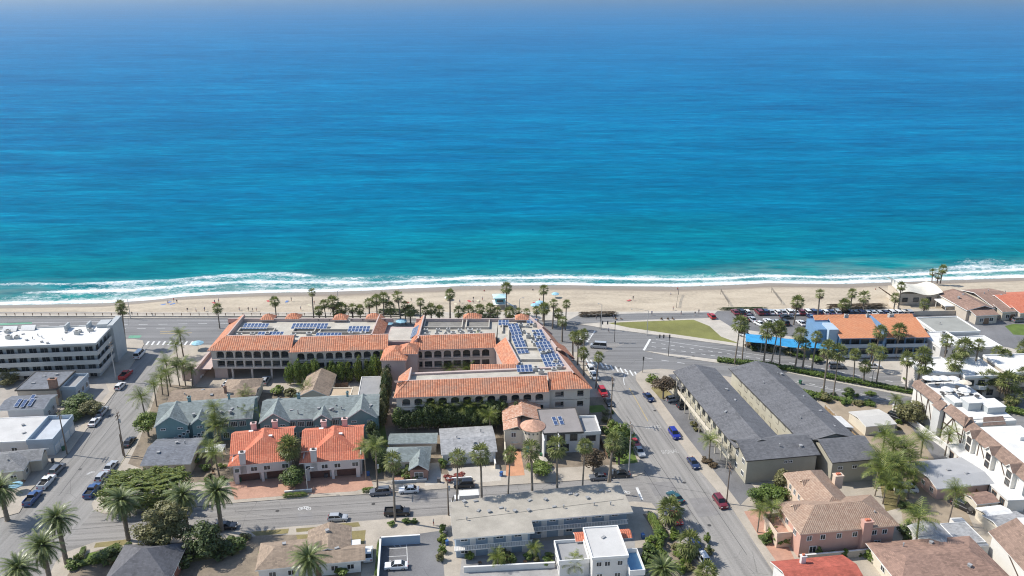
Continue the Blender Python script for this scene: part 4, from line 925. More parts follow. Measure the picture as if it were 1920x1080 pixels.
# ------------------------------------------------------------------ near side of the front street
MOTB = M('motel_blue', (0.24,0.31,0.38), .75, .1, .5)
t = site('motel', 'long two storey blue motel with flat tan grey roof and white railed gallery', 'building', (850,1012), 8, 5.6)
simple_walls(t, .6, 1.6, 15.2, 11.5, 5.2, MOTB); simple_walls(t, 15.2, 5.6, 36, 14, 5.2, MOTB)
b_ = MB(); b_.prism([(0,0),(15.9,0),(15.9,3.8),(36.8,3.8),(36.8,15),(15.9,14),(0,12.4)], 5.3, 5.6, 0, 1); rf = b_.build('roof', [ROLL, TRIM], t)
b_ = MB(); b_.prism([(1,6),(36,8.4),(36,8.9),(1,6.5)], 5.5, 5.68); b_.build('roof_seam', [ROLL], rf)
vents(rf, [(R.uniform(1.5,35), R.uniform(5,12.5), 5.6) for _ in range(22)])
q = MB(); q.box(0.2,0.2,2.5,15.6,1.6,2.7); q.box(15.2,4.2,2.5,36,5.6,2.7); q.build('gallery_floor', [WHITE], t)
q = MB(); q.box(0.2,.2,3.62,15.6,.28,3.7); q.box(15.7,4.2,3.62,36,4.28,3.7); [q.box(.3+.32*i,.21,2.7,.36+.32*i,.27,3.62) for i in range(48)]; [q.box(15.8+.32*i,4.21,2.7,15.86+.32*i,4.27,3.62) for i in range(63)]; tag(q.build('railing', [TRIM], t), kind='stuff')
row(t, 'f', [2.2,5.6,9.2,12.8], 1.6, 3.7, 1.5, 1.2); row(t, 'f', [17,20.5,24,26.5,30,33.5], 5.6, 3.7, 1.4, 1.2); row(t, 'f', [2.2,9.2], 1.6, .9, 1.5, 1.2); row(t, 'f', [18,24,30], 5.6, .9, 1.4, 1.2)
for x in (3.9,7.4,11,14.2): door(t, 'f', x, 1.6, .95, 2.05, WHITE, 'door', 2.7); door(t, 'f', x, 1.6, .95, 2.05, WHITE)
for x in (18.8,22.3,28.2,31.8): door(t, 'f', x, 5.6, .95, 2.05, WHITE, 'door', 2.7); door(t, 'f', x, 5.6, .95, 2.05, WHITE)
t = site('white_apartment', 'small white two storey flat roofed apartment with terrace in front of the motel', 'house', (1110,1048), 6, 6)
simple_walls(t, .2, .2, 6.8, 9.2, 5.7, WHITE); b_ = MB(); roof_flat(b_, 0, 0, 7, 9.4, 5.9, .22, .2); rf = b_.build('roof', [M('white_roof_membrane', (0.5,0.49,0.47), .85, .12, .3), TRIM], t); vents(rf, [(3.4,6,5.9)]); row(t, 'f', [1.4,3.0,5.4], .2, 3.9, 1.1, 1.1); row(t, 'f', [1.6,5], .2, 1.1, 1.2, 1.2)
simple_walls(t, -5.6, 2.6, .1, 8.5, 3.2, WHITE); b_ = MB(); roof_flat(b_, -5.8, 2.4, .1, 8.7, 3.35, .7, .18); b_.build('terrace', [ROLL_G, TRIM], t); door(t, 'f', -1.4, 2.6, .9, 2.0, TRIM); row(t, 'l', [4,6.5], -5.6, 1.1, 1.2, 1.1)
simple_walls(t, 6.9, -1.5, 9.6, 4.5, 3.0, BLUEGREY); b_ = MB(); roof_flat(b_, 6.85, -1.7, 9.8, 4.7, 3.1, .9, .12); b_.build('side_terrace', [M('blue_deck', (0.12,0.28,0.45), .7, .12, .5), TRIM], t)
for x in (-1.6, 7.1): q = MB(); roof_gable(q, x, 8.0, x+2.6, 11, 3.9, .7, 'x'); q.build('awning', [RED_T, TRIM], t)
t = site('tan_bungalow', 'bungalow with tan gabled roof and white walls behind the huge date palm', 'house', (478,1070), 9, 3.2)
simple_walls(t, .5, .5, 19.4, 6.8, 2.9, WHITE); simple_walls(t, 9, 4, 17.4, 11, 2.9, WHITE); b_ = MB(); roof_hip(b_, 0, 0, 14, 8.4, 3.07, 1.8, inset=3.4); roof_gable(b_, 9, 2.6, 17.6, 11.2, 3.05, 1.5, 'y'); roof_gable(b_, 10, 0, 20.4, 5, 3.0, 1.1, 'x'); rf = b_.build('roof', [SH_BR, TRIM], t); vents(rf, [(5,5,4.6),(13,8,4.6),(15,3,4.0)]); row(t, 'f', [3,6.5,14.5,17.5], .5, .9, 1.4, 1.2); door(t, 'f', 11.5, .5, 1, 2.05)
t = site('charcoal_house', 'house with pyramid charcoal roof behind the hedge at the corner', 'house', (190,1096), 4, 3.4)
simple_walls(t, .5, .5, 11.6, 11, 3.1, M('red_brown_wall', (0.28,0.11,0.08), .8, .12, .5)); b_ = MB(); roof_hip(b_, 0, 0, 12.2, 11.6, 3.27, 3.2, inset=5.6); b_.build('roof', [SH_DK, TRIM], t); row(t, 'r', [3,7], 11.6, .9, 1.3, 1.2)
t = site('lot_wall', 'blue painted masonry wall with white cap round the small parking lot', 'wall', (712,1008), 6, 2.2)
q = MB(); q.box(.3,0,-.2,8.0,.25,2.0,0); q.box(.3,-.05,2.0,8.0,.3,2.1,1); q.build('wall', [M('blue_wall', (0.27,0.36,0.46), .8, .1, .4), TRIM], t); q = MB(); q.box(0,-20,-.2,.25,0,1.7,0); q.box(-.05,-20,1.7,.3,0,1.8,1); q.build('side_wall', [M('blue_wall', (0.27,0.36,0.46)), TRIM], t)
# ------------------------------------------------------------------ right hand block
GRN = M('sage_stucco', (0.45,0.425,0.34), .85, .1, .4); GRN_D = M('sage_stucco_dark', (0.37,0.345,0.275), .85, .1, .4)
t = site('sage_apartments', 'sage green two storey apartment court with long charcoal gabled roofs', 'building', (1401,862), 8.8, 6.5)
def wing(x0, y0, x1, y1, sk, rise=1.6, h=6.2, off=.5):
    """long wing whose far end drifts sk metres sideways, following the street"""
    L = y1 - y0; an = math.atan2(sk, L)
    e = bpy.data.objects.new('wing', None)
    return an
roofm = MB()
def skew(mb, f0, sk, y0, y1):
    for i in range(f0, len(mb.v)):
        x, y, z = mb.v[i]; mb.v[i] = (x + sk*(y - y0)/(y1 - y0), y, z)
for (x0, y0, x1, y1, sk, off) in ((-.6, 5, 11.6, 46.5, -.6, .5), (15.8, 5, 29.6, 46, -1.2, .58)):
    n0 = len(roofm.v); roof_gable(roofm, x0, y0, x1, y1, 6.4, 1.7, 'y', .25, 0, 1, off); skew(roofm, n0, sk, y0, y1)
    wl = MB(); wl.box(x0+.9, y0+.6, -.2, x1-.9, y1-.5, 6.1); gable_wall(wl, x0+.9, y0+.6, x1-.9, y1-.5, 6.1, 1.5, 'y', 0, off); skew(wl, 0, sk, y0, y1); wl.build('wall', [GRN], t)
roof_gable(roofm, -.3, -.3, 17.4, 9.6, 6.25, 1.75, 'x', .25, 0, 1, .62); roof_gable(roofm, 18.6, -3.4, 30.2, 7.2, 5.9, 1.9, 'x', .25, 0, 1, .66); roof_gable(roofm, -1.5, 40, 5, 49, 4.2, .5, 'x')
rf = roofm.build('roof', [shingle('shingle_neutral', (0.122,0.123,0.13)), DARKTRIM], t)
for q in ((.2,.2,16.8,9,6.0), (19,-2.9,29.8,6.6,5.6)):
    wl = MB(); wl.box(q[0],q[1],-.2,q[2],q[3],q[4]); gable_wall(wl, q[0], q[1], q[2], q[3], q[4], 1.6, 'x', 0, .62); wl.build('wall', [GRN_D], t)
simple_walls(t, -1.2, 41, 4.6, 48.6, 4.0, GRN)
for z in (.6, 3.5):
    for i in range(11): win(t, 'l', .3 - .6*(3+i*3.5)/41.5, 9 + i*3.4, z+.25, 1.7, 1.5, 1, DARKTRIM)
    for i in range(9): win(t, 'l', 16.7 - 1.2*(4+i*3.6)/41, 12 + i*3.5, z+.25, 1.6, 1.4, 1, DARKTRIM)
q = MB(); q.box(-1.5,6,3.0,.1,42,3.15); skew(q, 0, -.6, 5, 46.5); q.build('walkway', [GRN_D], t)
q = MB(); q.box(-1.5,6,3.15,-1.4,42,4.1); skew(q, 0, -.6, 5, 46.5); q.build('walkway_rail', [CREAM], t)
for i in range(11): y = 7 + 3.4*i; q = MB(); q.box(-1.55-.6*(y-5)/41.5,y-.1,-.2,-1.35-.6*(y-5)/41.5,y+.1,6.1); q.build('post', [CREAM], t)
row(t, 'f', [9.4,10.6], .2, 4.5, .9, .7, 1); row(t, 'f', [8.6,9.7], .2, 1.9, .9, .7, 1); row(t, 'f', [21,24.5,28], -2.9, 3.6, 1.2, .9, 1); row(t, 'l', [2,5.5], .2, 4.2, 1.3, 1.2, 1); row(t, 'l', [2,5.5], .2, 1.1, 1.3, 1.2, 1)
vents(rf, [(8,26,7.2),(8.2,32,7.1),(3,20,7.5),(9,3,7.2),(14,2.6,7.0)] + [(R.uniform(19,27), R.uniform(9,44), 7.0) for _ in range(9)])

PEACH = M('peach_stucco', (0.52,0.31,0.245), .85, .08, .4); PEACHL = M('pale_peach_stucco', (0.60,0.47,0.36), .85, .08, .4)
t = site('peach_villa', 'large peach stucco villa with tan barrel tile hip roofs and chimneys', 'house', (1500,1002), 8, 6)
simple_walls(t, .6, .6, 20.2, 10, 5.6, PEACH); simple_walls(t, 6.8, 9.5, 14.8, 20.5, 5.6, PEACHL); b_ = MB(); roof_hip(b_, 0, 0, 20.9, 10.8, 5.87, 2.5); roof_hip(b_, 6.2, 5, 15.4, 21.2, 5.85, 2.3, inset=3.2); roof_hip(b_, 1.5, 9, 7.5, 12.6, 2.9, .7); rf = b_.build('roof', [TAN_T, PEACHL], t)
chimney(rf, 13.9, .2, -.1, 7.4, 1.9, 1.2, PEACH, RED_T); chimney(rf, 15.9, 15.5, 5, 8, 1.8, 1.2, PEACHL, RED_T); chimney(rf, 3.0, 11.6, .1, 4.4, 1.4, 1.2, PEACHL, RED_T)
for x, y in ((3,7.2),(9.0,15.5)): q = MB(); roof_gable(q, x-1.3, y-1.0, x+1.3, y+1.0, 6.7, .9, 'x'); q.build('dormer', [TAN_T, PEACHL], rf)
row(t, 'f', [2.4,5.2,8.6,11.9,16,18.2], .6, 3.7, 1.1, 1.2, 1); row(t, 'f', [3.4,17], .6, .8, 1.5, 1.6, 1); row(t, 'l', [3,6.5], .6, 3.6, 1.2, 1.3); row(t, 'l', [12,14,16,18], 6.8, 3.7, .9, 1.3); vents(rf, [(5,3,6.8),(10,4,7.2),(17,3,6.8)])
simple_walls(t, -2.4, 4, .6, 10, 2.8, PEACHL); q = MB(); roof_flat(q, -2.7, 3.7, .6, 10.3, 2.9, .8, .2); q.build('balcony', [PAVER, PEACHL], t); door(t, 'l', -2.4, 6, 1.2, 2.2)
t = site('red_roofed_house', 'low white house with plain red gable roof and small white chimney', 'house', (1492,1124), 8, 3.4)
simple_walls(t, .5, .5, 14, 10, 3.0, WHITE); b_ = MB(); roof_gable(b_, 0, 0, 14.6, 10.6, 3.25, 1.5, 'x', off=.55); rf = b_.build('roof', [shingle('shingle_red', (0.36,0.09,0.06)), TRIM], t); chimney(rf, 5.4, 8.6, 3, 5.4, .9, .7, WHITE, RED_T)
t = site('brown_roofed_house', 'wide low house with brown hip roof and cream walls beside the timbered gable', 'house', (1690,1098), 6, 3.6)
simple_walls(t, .6, .6, 20.6, 11.6, 3.2, CREAM); b_ = MB(); roof_flat(b_, 0, 0, 21.2, 12.4, 3.35, .0, .1); roof_hip(b_, -.2, -.2, 21.4, 12.6, 3.4, 1.5, inset=4.5); rf = b_.build('roof', [SH_BRN, TRIM], t); vents(rf, [(6,10,4.1),(12,10.5,4.0),(15,3,4.2)]); row(t, 'l', [3,7], .6, 1, 1.4, 1.2)

TUD = M('timbered_white_wall', (0.66,0.64,0.59), .8, .06, .5); SH_TUD = shingle('shingle_umber', (0.22,0.15,0.115)); TIMB = M('dark_timber', (0.09,0.06,0.045), .8, .2, 1.0)
def timbers(root, x, segs):
    for (y0, z0, y1, z1) in segs:
        q = MB(); d = Vector((0, y1-y0, z1-z0)); L = d.length; q.box(-.06,0,-.13,.06,L,.13); o = q.build('timber', [TIMB], root, loc=(x, y0, z0)); o.rotation_euler = (math.atan2(z1-z0, y1-y0), 0, 0)
t = site('timbered_hotel', 'white half timbered hotel with brown mansard edges and roof terrace by the coast road', 'hotel', (1811,796), 7, 8.4)
simple_walls(t, .4, .6, 13.5, 22, 8.2, TUD); b_ = MB(); b_.box(1.9,2.0,8.0,13.3,21,8.4,2)
def mans(x0, y0, x1, y1, z0, z1, k, side):
    if side == 'l': b_.slope([(x0,y1,z0),(x0,y0,z0),(x0+k,y0+k*.4,z1),(x0+k,y1,z1)],0); b_.slope([(x0+k,y1,z1),(x0+k,y0+k*.4,z1),(x0+k,y0+k*.4,8.2),(x0+k,y1,8.2)][::-1],1)
    else: b_.slope([(x0,y0,z0),(x1,y0,z0),(x1,y0+k,z1),(x0+k*.6,y0+k,z1)],0); b_.slope([(x1,y0+k,z1),(x0+k*.6,y0+k,z1),(x0+k*.6,y0+k,8.2),(x1,y0+k,8.2)],1)
mans(-.3,0,0,8.5,7.6,9.3,1.9,'l'); mans(-.3,11.5,0,22,7.6,9.3,1.9,'l'); mans(-.3,0,2.6,0,7.6,9.3,1.6,'f'); mans(4.5,0,10.5,0,7.6,9.0,1.6,'f'); mans(-1.2,8.3,0,11.7,7.5,8.9,2.4,'l')
b_.slope([(-.3,22,7.6),(2.2,24.8,7.6),(3.2,22.4,9.3),(1.6,21.5,9.3)],0)
rf = b_.build('roof', [SH_TUD, TUD, CZR], t)
timbers(t, .36, [(1,2.5,5,7.4),(1,7.4,1,.3),(5,7.4,8.4,2),(5,.3,5,7.4),(8.4,7.4,8.4,.3),(1,4.6,8.4,4.4),(12,7.4,12,.3),(12,.6,15.5,7.4),(15.5,7.4,15.5,1.5),(15.5,1.5,19,7.4),(20.5,7.4,19.5,2)])
q = MB(); q.box(-.8,8.6,-.2,.4,11.4,7.5); q.build('bay', [M('grey_render', (0.5,0.5,0.48), .85, .08, .4)], t)
for x, y, sx, sy, z1 in ((4.5,6,3.4,3.2,10.4), (8.2,4,4.6,4.4,10.0), (2.6,8.5,2,4,9.4)): q = MB(); q.box(x,y,8.3,x+sx,y+sy,z1); q.box(x-.1,y-.1,z1,x+sx+.1,y+sy+.1,z1+.15,1); q.build('roof_house', [GREY_ST, CZR], rf)
terr = [(R.uniform(3,12), R.uniform(11,20)) for _ in range(16)]
_tb = MB(); _tb.tube((0,0,.7),(0,0,.76),.6,.6,10); _tb.tube((0,0,0),(0,0,.7),.06,.06,6); TBM = _tb.mesh('terrace_table', [DARKTRIM])
for i, (x, y) in enumerate(terr):
    wp = t.matrix_basis @ Vector((x, y, 8.42)); tag(link('terrace_table', TBM, None, wp), 'round dark table on the timbered hotel roof terrace', 'table', 'roof terrace tables')
t = site('timbered_wing', 'white half timbered lodging wing with gabled dormers and tall mullioned windows', 'hotel', (1922,898), 4.5, 7.6)
simple_walls(t, .5, .5, 14, 22, 7.2, TUD); b_ = MB(); b_.box(2.4,.8,7.0,13.8,21.8,7.6,2); b_.slope([(-.3,22.3,7.0),(-.3,-.2,7.0),(2.3,-.2,8.7),(2.3,22.3,8.7)],0); b_.slope([(2.3,-.2,8.7),(2.6,-.2,7.2),(2.6,22.3,7.2),(2.3,22.3,8.7)],1); b_.slope([(-.3,-.2,7.0),(2.6,-.2,7.0),(2.3,-.2,8.7)],1); b_.slope([(-.3,22.3,7.0),(2.3,22.3,8.7),(2.6,22.3,7.0)],1)
for y in (4.2, 11.5, 18.8): roof_gable(b_, -.9, y-1.5, 2.0, y+1.5, 7.1, 1.5, 'x', .2, 0, 1)
rf = b_.build('roof', [SH_TUD, TUD, CZR], t)
for y in (4.2, 11.5, 18.8):
    q = MB(); q.box(-.5,y-1.2,3.2,.6,y+1.2,7.0); gable_wall(q, -.5, y-1.2, 1.5, y+1.2, 7.0, 1.2, 'x'); q.build('bay', [TUD], t); win(t, 'l', -.5, y, 5.2, 1.5, 1.6, 2, TIMB); win(t, 'l', -.5, y, 3.3, 1.5, 1.5, 2, TIMB)
timbers(t, .46, [(6,3.4,9,6.9),(13.5,3.4,16.5,6.9),(6,6.9,6,3.2),(16.5,6.9,16.5,3.2)])
q = MB(); q.box(-3.4,-1,-.2,.5,22,2.9); q.build('ground_floor', [TUD], t); q = MB(); q.box(-3.7,-1.2,2.9,.5,22.2,3.15); q.build('walkway', [CZR], t)
for i in range(8): win(t, 'l', -3.4, .8 + 2.7*i, .5, 1.5, 1.9, 1, WOOD)
for y in (2.5, 9, 15): q = MB(); q.box(9,y,7.6,12,y+3,8.5); q.build('roof_house', [CZR], rf)
t = site('timbered_gable_house', 'white house end with steep brown shingle slope and one diagonal timber', 'house', (1862,999), 1, 5.2); t.location.y -= 16.5
simple_walls(t, 0.3, 0, 12, 16.5, 5.2, TUD); b_ = MB(); b_.slope([(-.4,17,5.0),(-.4,-.5,5.0),(4.6,-.5,8.2),(4.6,17,8.2)],0); b_.slope([(-.4,-.5,4.8),(-.4,17,4.8),(-.4,17,5.0),(-.4,-.5,5.0)],1); b_.slope([(-.4,17,5.0),(4.6,17,8.2),(4.6,17,5.0)],1); b_.box(4.6,-.5,5.0,12.3,17,8.2,2); b_.build('roof', [SH_TUD, TUD, CZR], t); timbers(t, .26, [(3,.2,12,4.8)])

# yard buildings behind the sage court
t = site('pink_shed_house', 'single storey pink walled house with broad pale grey low roof', 'house', (1758,914), 9, 3.4)
simple_walls(t, .3, .3, 13, 10, 3.0, M('faded_pink', (0.52,0.36,0.30), .85, .15, .5)); b_ = MB(); roof_gable(b_, -.4, -.4, 13.4, 10.6, 3.2, .9, 'x', off=.3); rf = b_.build('roof', [M('grey_sheet_roof', (0.36,0.36,0.36), .8, .12, .3), TRIM], t); vents(rf, [(6,5,3.9),(9,3,4.0)]); row(t, 'l', [2,5,8], .3, .9, 1.2, 1.1)
t = site('grey_hip_cottage', 'pale grey roofed cottage beside the white trailer', 'house', (1738,1026), 6, 3.0)
simple_walls(t, .4, .4, 12, 6.6, 2.7, WHITE); b_ = MB(); roof_gable(b_, 0, 0, 6.8, 7, 2.9, 1.1, 'y'); roof_flat(b_, 6.8, .2, 12.4, 6.8, 2.95, .1, .1); b_.build('roof', [SH_LG, TRIM], t)
t = site('trailer', 'white travel trailer with ribbed silver roof and three side windows', 'trailer', (1832,1026), 0, 2.6)
t.rotation_euler[2] = radians(4)
q = MB(); q.box(0,0,.5,2.5,9.5,2.6); q.build('body', [WHITE], t); q = MB(); [q.box(.02,.1+.9*i,2.6,2.48,.9+.9*i,2.72) for i in range(10)]; q.build('roof', [METAL], t); row(t, 'l', [2,4.5,7.5], 0, 1.3, 1.0, .7, 0, METAL)
for x in (.1,2.4):
    for y in (3.8,5.2): w_ = MB(); w_.tube((x-.1,y,.22),(x+.1,y,.22),.35,.35,12); w_.build('wheel', [DARKTRIM], t)
for px_, py_, w_, d_, h_, lb, rm_ in ((1860,978,6,5,2.6,'small white shed with flat white roof by the timbered wing',CZR), (1880,998,8,6,2.8,'grey roofed white shed beside the fence',SH_LG), (1832,946,5.5,4.2,2.6,'brown roofed lean-to shed behind the timber fence',SH_BRN), (1556,806,6.5,6,2.5,'pale ribbed metal roofed shed along the sage court fence',CZR), (1624,800,8.5,8,2.8,'low house with pale grey roof near the coast road',M('pale_sheet', (0.5,0.48,0.44), .8, .12, .3))):
    t = site('shed', lb, 'shed', (px_,py_), 10, h_); simple_walls(t, .2, .2, w_-.2, d_-.2, h_-.4, CREAM); b_ = MB(); roof_gable(b_, 0, 0, w_, d_, h_-.15, .6, 'y' if px_ < 1600 else 'x'); b_.build('roof', [rm_, TRIM], t); row(t, 'f', [w_*.5], .2, .8, 1.1, 1.0)

# ------------------------------------------------------------------ shore side, right
SLATE_B = M('blue_cladding', (0.13,0.24,0.38), .7, .12, .4); ORG = tile('orange_roof_tile', (0.58,0.22,0.10), (0.64,0.28,0.14), .4, .4, .06, (0.4,0.22,0.14), .25)
t = site('seaside_restaurant', 'blue clad restaurant with twin orange tiled roofs and white balconies', 'restaurant', (1576,632), 2, 7.5)
simple_walls(t, .5, 1.5, 13.2, 12.5, 7.0, SLATE_B); simple_walls(t, 14.2, 1.5, 27, 12.5, 7.0, SLATE_B); simple_walls(t, -5.5, 4, .4, 13, 8.2, SLATE_B); simple_walls(t, 13.3, .4, 14.1, 12, 9.6, SLATE_B); simple_walls(t, -2.6, 2.4, .3, 8, 8.8, M('pale_blue_cladding', (0.38,0.47,0.55), .7, .1, .4))
b_ = MB()
for x0, x1 in ((0,13.4), (14,27.4)): b_.slope([(x0,0,6.9),(x1,0,6.9),(x1,10,9.4),(x0,10,9.4)],0); b_.slope([(x0,0,6.7),(x0,10,9.1),(x0,10,9.4),(x0,0,6.9)],1); b_.slope([(x1,0,6.7),(x1,0,6.9),(x1,10,9.4),(x1,10,9.1)],1); b_.slope([(x0,0,6.65),(x1,0,6.65),(x1,0,6.9),(x0,0,6.9)],1); b_.slope([(x0,10,9.4),(x1,10,9.4),(x1,10,7),(x0,10,7)],1); b_.slope([(x1,0,6.66),(x0,0,6.66),(x0,10,9.1),(x1,10,9.1)],1)
roof_gable(b_, -4, 10.5, 27.6, 14.5, 8.6, 1.0, 'x', .25); rf = b_.build('roof', [ORG, SLATE_B], t); acs(rf, [(6,11),(13,11.5),(20,11)], 9.0)
for z in (.2, 3.5):
    for x0, x1 in ((.6,13), (14.4,26.8)):
        q = MB(); q.box(x0,0,z+.3,x1,1.5,z+.5); q.box(x0,0,z+.5,x1,.12,z+1.4); q.build('balcony', [M('balcony_pale', (0.34,0.4,0.46), .7, .08, .4)], t)
        row(t, 'f', [x0+1.8+3*i for i in range(4)], 1.5, z+.6, 2.4, 2.1, 1, DARKTRIM)
t = site('concrete_hall', 'low white walled building with flat grey roof next to the orange roofs', 'building', (1757,625), 5, 5)
simple_walls(t, .2, .2, 14, 12.4, 4.7, WHITE); b_ = MB(); roof_flat(b_, 0, 0, 14.2, 12.6, 4.87, .3, .25); rf = b_.build('roof', [M('grey_gravel_roof', (0.3,0.3,0.27), .9, .15, .3), TRIM], t); vents(rf, [(5,7,4.9)]); row(t, 'l', [4,6], .2, 2.2, 1.6, 1.6, 1, DARKTRIM); row(t, 'f', [4,9], .2, 1.8, 1.6, 1.5)
t = site('white_beach_flats', 'white flats with stepped white roofs beside the car park road', 'building', (1764,652), 8, 5.6)
simple_walls(t, .2, .2, 9, 11, 5.2, WHITE); b_ = MB(); roof_flat(b_, 0, 0, 9.2, 11.2, 5.45, .3, .25); roof_flat(b_, 9.2, 1, 21, 9.5, 4.0, .3, .25); rf = b_.build('roof', [CZR, TRIM], t); simple_walls(t, 9.1, 1.2, 20.8, 9.3, 3.7, GREY_ST); acs(rf, [(3,4),(6,8),(5,6)], 5.45); row(t, 'f', [2,4.5,7], .2, 3.2, 1.3, 1.4); row(t, 'l', [3,7], .2, 3.2, 1.3, 1.4)
t = site('white_condominium', 'stepped white condominium with curved balconies among the coast road palms', 'building', (1738,700), 4, 8)
for x0, y0, x1, y1, h in ((0,2,11,12,6.6), (11,0,22,12,6.2), (24,1,42,13,6.4)):
    simple_walls(t, x0+.2, y0+.2, x1-.2, y1-.2, h-.2, BEIGE if x0 == 24 else M('condo_wall', (0.55,0.5,0.45), .85, .08, .4)); b_ = MB(); roof_flat(b_, x0, y0, x1, y1, h, .4, .25); b_.build('roof', [CZR, TRIM], t)
    for z in (.6, 3.6): row(t, 'f', [x0+2+3*i for i in range(int((x1-x0)/3))], y0+.2, z, 1.8, 1.7, 1, DARKTRIM)
for x in (5, 16): q = MB(); q.lathe([(2.2,2.9),(2.2,4.0),(2.0,4.0),(2.0,3.0),(0,3.0)], 16); q.build('balcony', [WHITE], t, loc=(x, 1.0, 0)); 
q = MB(); q.box(22,-1,-.2,23.2,2.5,6.8); q.build('pylon', [BEIGE], t)
t = site('beach_house', 'cream house with swooping white roof and timber props on the sand', 'house', (1686,550), 3, 5)
simple_walls(t, 1, 1, 14.6, 10, 4.2, BEIGE); b_ = MB(); n_ = 14
for i in range(n_):
    for j in range(6):
        f = lambda i, j: (i*15.8/n_, j*11.5/6, 4.7 + 1.5*sin(i*pi/n_*2.0+.4)*.5 + .9*sin(j*pi/6) + (2.2*(1-i/3) if i < 3 and j > 3 else 0))
        b_.slope([f(i,j), f(i+1,j), f(i+1,j+1), f(i,j+1)], 0)
b_.build('roof', [M('swoop_roof', (0.66,0.62,0.52), .85, .15, .4)], t); row(t, 'f', [3,7,11.5], 1, 1.2, 2.0, 1.6, 1, DARKTRIM)
for y in (3,5.5,8): q = MB(); q.tube((-3.5,y,4.4),(1,y,1.5),.16,.16,6); q.build('prop', [WOOD], t)
q = MB(); q.box(-2,-9,-.2,18,-8.7,1.6); q.box(-2.2,-9,-.2,-2,2,1.6); q.build('yard_wall', [BEIGE], t); q = MB(); roof_flat(q, 12.5, -8, 22, -1, 2.9, .1, .1); [q.box(x-.1,y-.1,-.2,x+.1,y+.1,2.7) for x in (13,17,21.6) for y in (-7.6,-1.6)]; q.build('carport', [CZR, TRIM], t)
for i, (px_, py_, w_, d_, ang, lb, mt) in enumerate(((1813,582,10.5,17,8,'beach house with long brown sloping roof and skylights',SH_BRN), (1862,575,11,17,8,'beach house with brown low gable roofs set behind its neighbour',SH_BRN), (1895,577,16,14,8,'red tiled beach house at the row end',RED_T))):
    t = site('shore_house', lb, 'house', (px_,py_), ang, 4); simple_walls(t, .4, .4, w_-.4, d_-.4, 3.6, BEIGE); b_ = MB(); roof_gable(b_, 0, 0, w_, d_, 3.87, 1.4, 'y' if i == 0 else 'x', off=.6); roof_gable(b_, 1, -3.5, w_-1, 6, 3.2, 1.0, 'x'); rf = b_.build('roof', [mt, TRIM], t); simple_walls(t, 1.4, -3.2, w_-1.4, .5, 3.0, BEIGE); vents(rf, [(3,9,5),(6,11,5)]); row(t, 'f', [3.5,7], -3.2, .8, 1.6, 1.4); door(t, 'f', 5.2, -3.2, 2.2, 2.1, WOOD, 'garage_door')
t = site('shade_canopy', 'bright blue fabric canopy on posts over the restaurant patio', 'canopy', (1398,640), -14, 3.2)
q = MB()
for i in range(12):
    for j in range(4):
        f = lambda i, j: (i*27/12, j*6.5/4 - 1.2*sin(i*pi/12), 3.0 + .35*sin(i*2.6)**2 + .5*sin(j*pi/4))
        q.slope([f(i,j), f(i+1,j), f(i+1,j+1), f(i,j+1)], 0)
q.build('fabric', [M('blue_canopy', (0.03,0.26,0.5), .8, .3, .6)], t)
for i in range(7):
    for y in (.2, 6.2): p_ = MB(); p_.tube((.5+4.3*i,y-.8*sin(i*pi/6.3),-.2),(.5+4.3*i,y-.8*sin(i*pi/6.3),3.2),.08,.08,6); p_.build('post', [METAL], t)
q = MB(); q.box(1,6.3,-.2,26,6.5,2.6); q.build('rear_screen', [SLATE_B], t)
# ------------------------------------------------------------------ vegetation kit
L_FAN = leaf_mat('fan_palm_leaf', (0.085,0.11,0.03), (0.19,0.22,0.065), (0.36,0.37,0.13), trans=.4)
L_DEAD = leaf_mat('dead_frond', (0.10,0.075,0.045), (0.17,0.125,0.075), (0.26,0.2,0.12))
L_DATE = leaf_mat('date_palm_leaf', (0.04,0.065,0.018), (0.10,0.14,0.04), (0.27,0.29,0.10), .4, .2)
L_QUEEN = leaf_mat('queen_palm_leaf', (0.07,0.105,0.02), (0.17,0.215,0.045), (0.33,0.35,0.08), .5, .35)
L_TREE = leaf_mat('tree_leaf', (0.03,0.06,0.014), (0.09,0.135,0.03), (0.19,0.24,0.055))
L_OLIVE = leaf_mat('olive_leaf', (0.07,0.075,0.025), (0.17,0.165,0.06), (0.31,0.28,0.12))
L_LIME = leaf_mat('bright_leaf', (0.06,0.11,0.012), (0.14,0.2,0.03), (0.27,0.32,0.06))
L_HEDGE = leaf_mat('hedge_leaf', (0.045,0.085,0.014), (0.115,0.175,0.03), (0.22,0.29,0.055))
L_YEL = leaf_mat('clipped_leaf', (0.045,0.075,0.012), (0.13,0.175,0.025), (0.29,0.31,0.05), trans=.25)
L_DARK = leaf_mat('dark_leaf', (0.022,0.042,0.012), (0.06,0.09,0.024), (0.13,0.165,0.045))
L_PURP = leaf_mat('bronze_leaf', (0.06,0.04,0.025), (0.13,0.09,0.05), (0.2,0.15,0.08))
L_RED = leaf_mat('red_leaf', (0.13,0.025,0.02), (0.26,0.05,0.04), (0.36,0.12,0.07))
BARK = M('palm_bark', (0.20,0.165,0.13), .95, .3, 1.5, 8.0, bmp=.5); BARK2 = M('tree_bark', (0.13,0.10,0.075), .95, .3, 1.5, 8.0, bmp=.5)

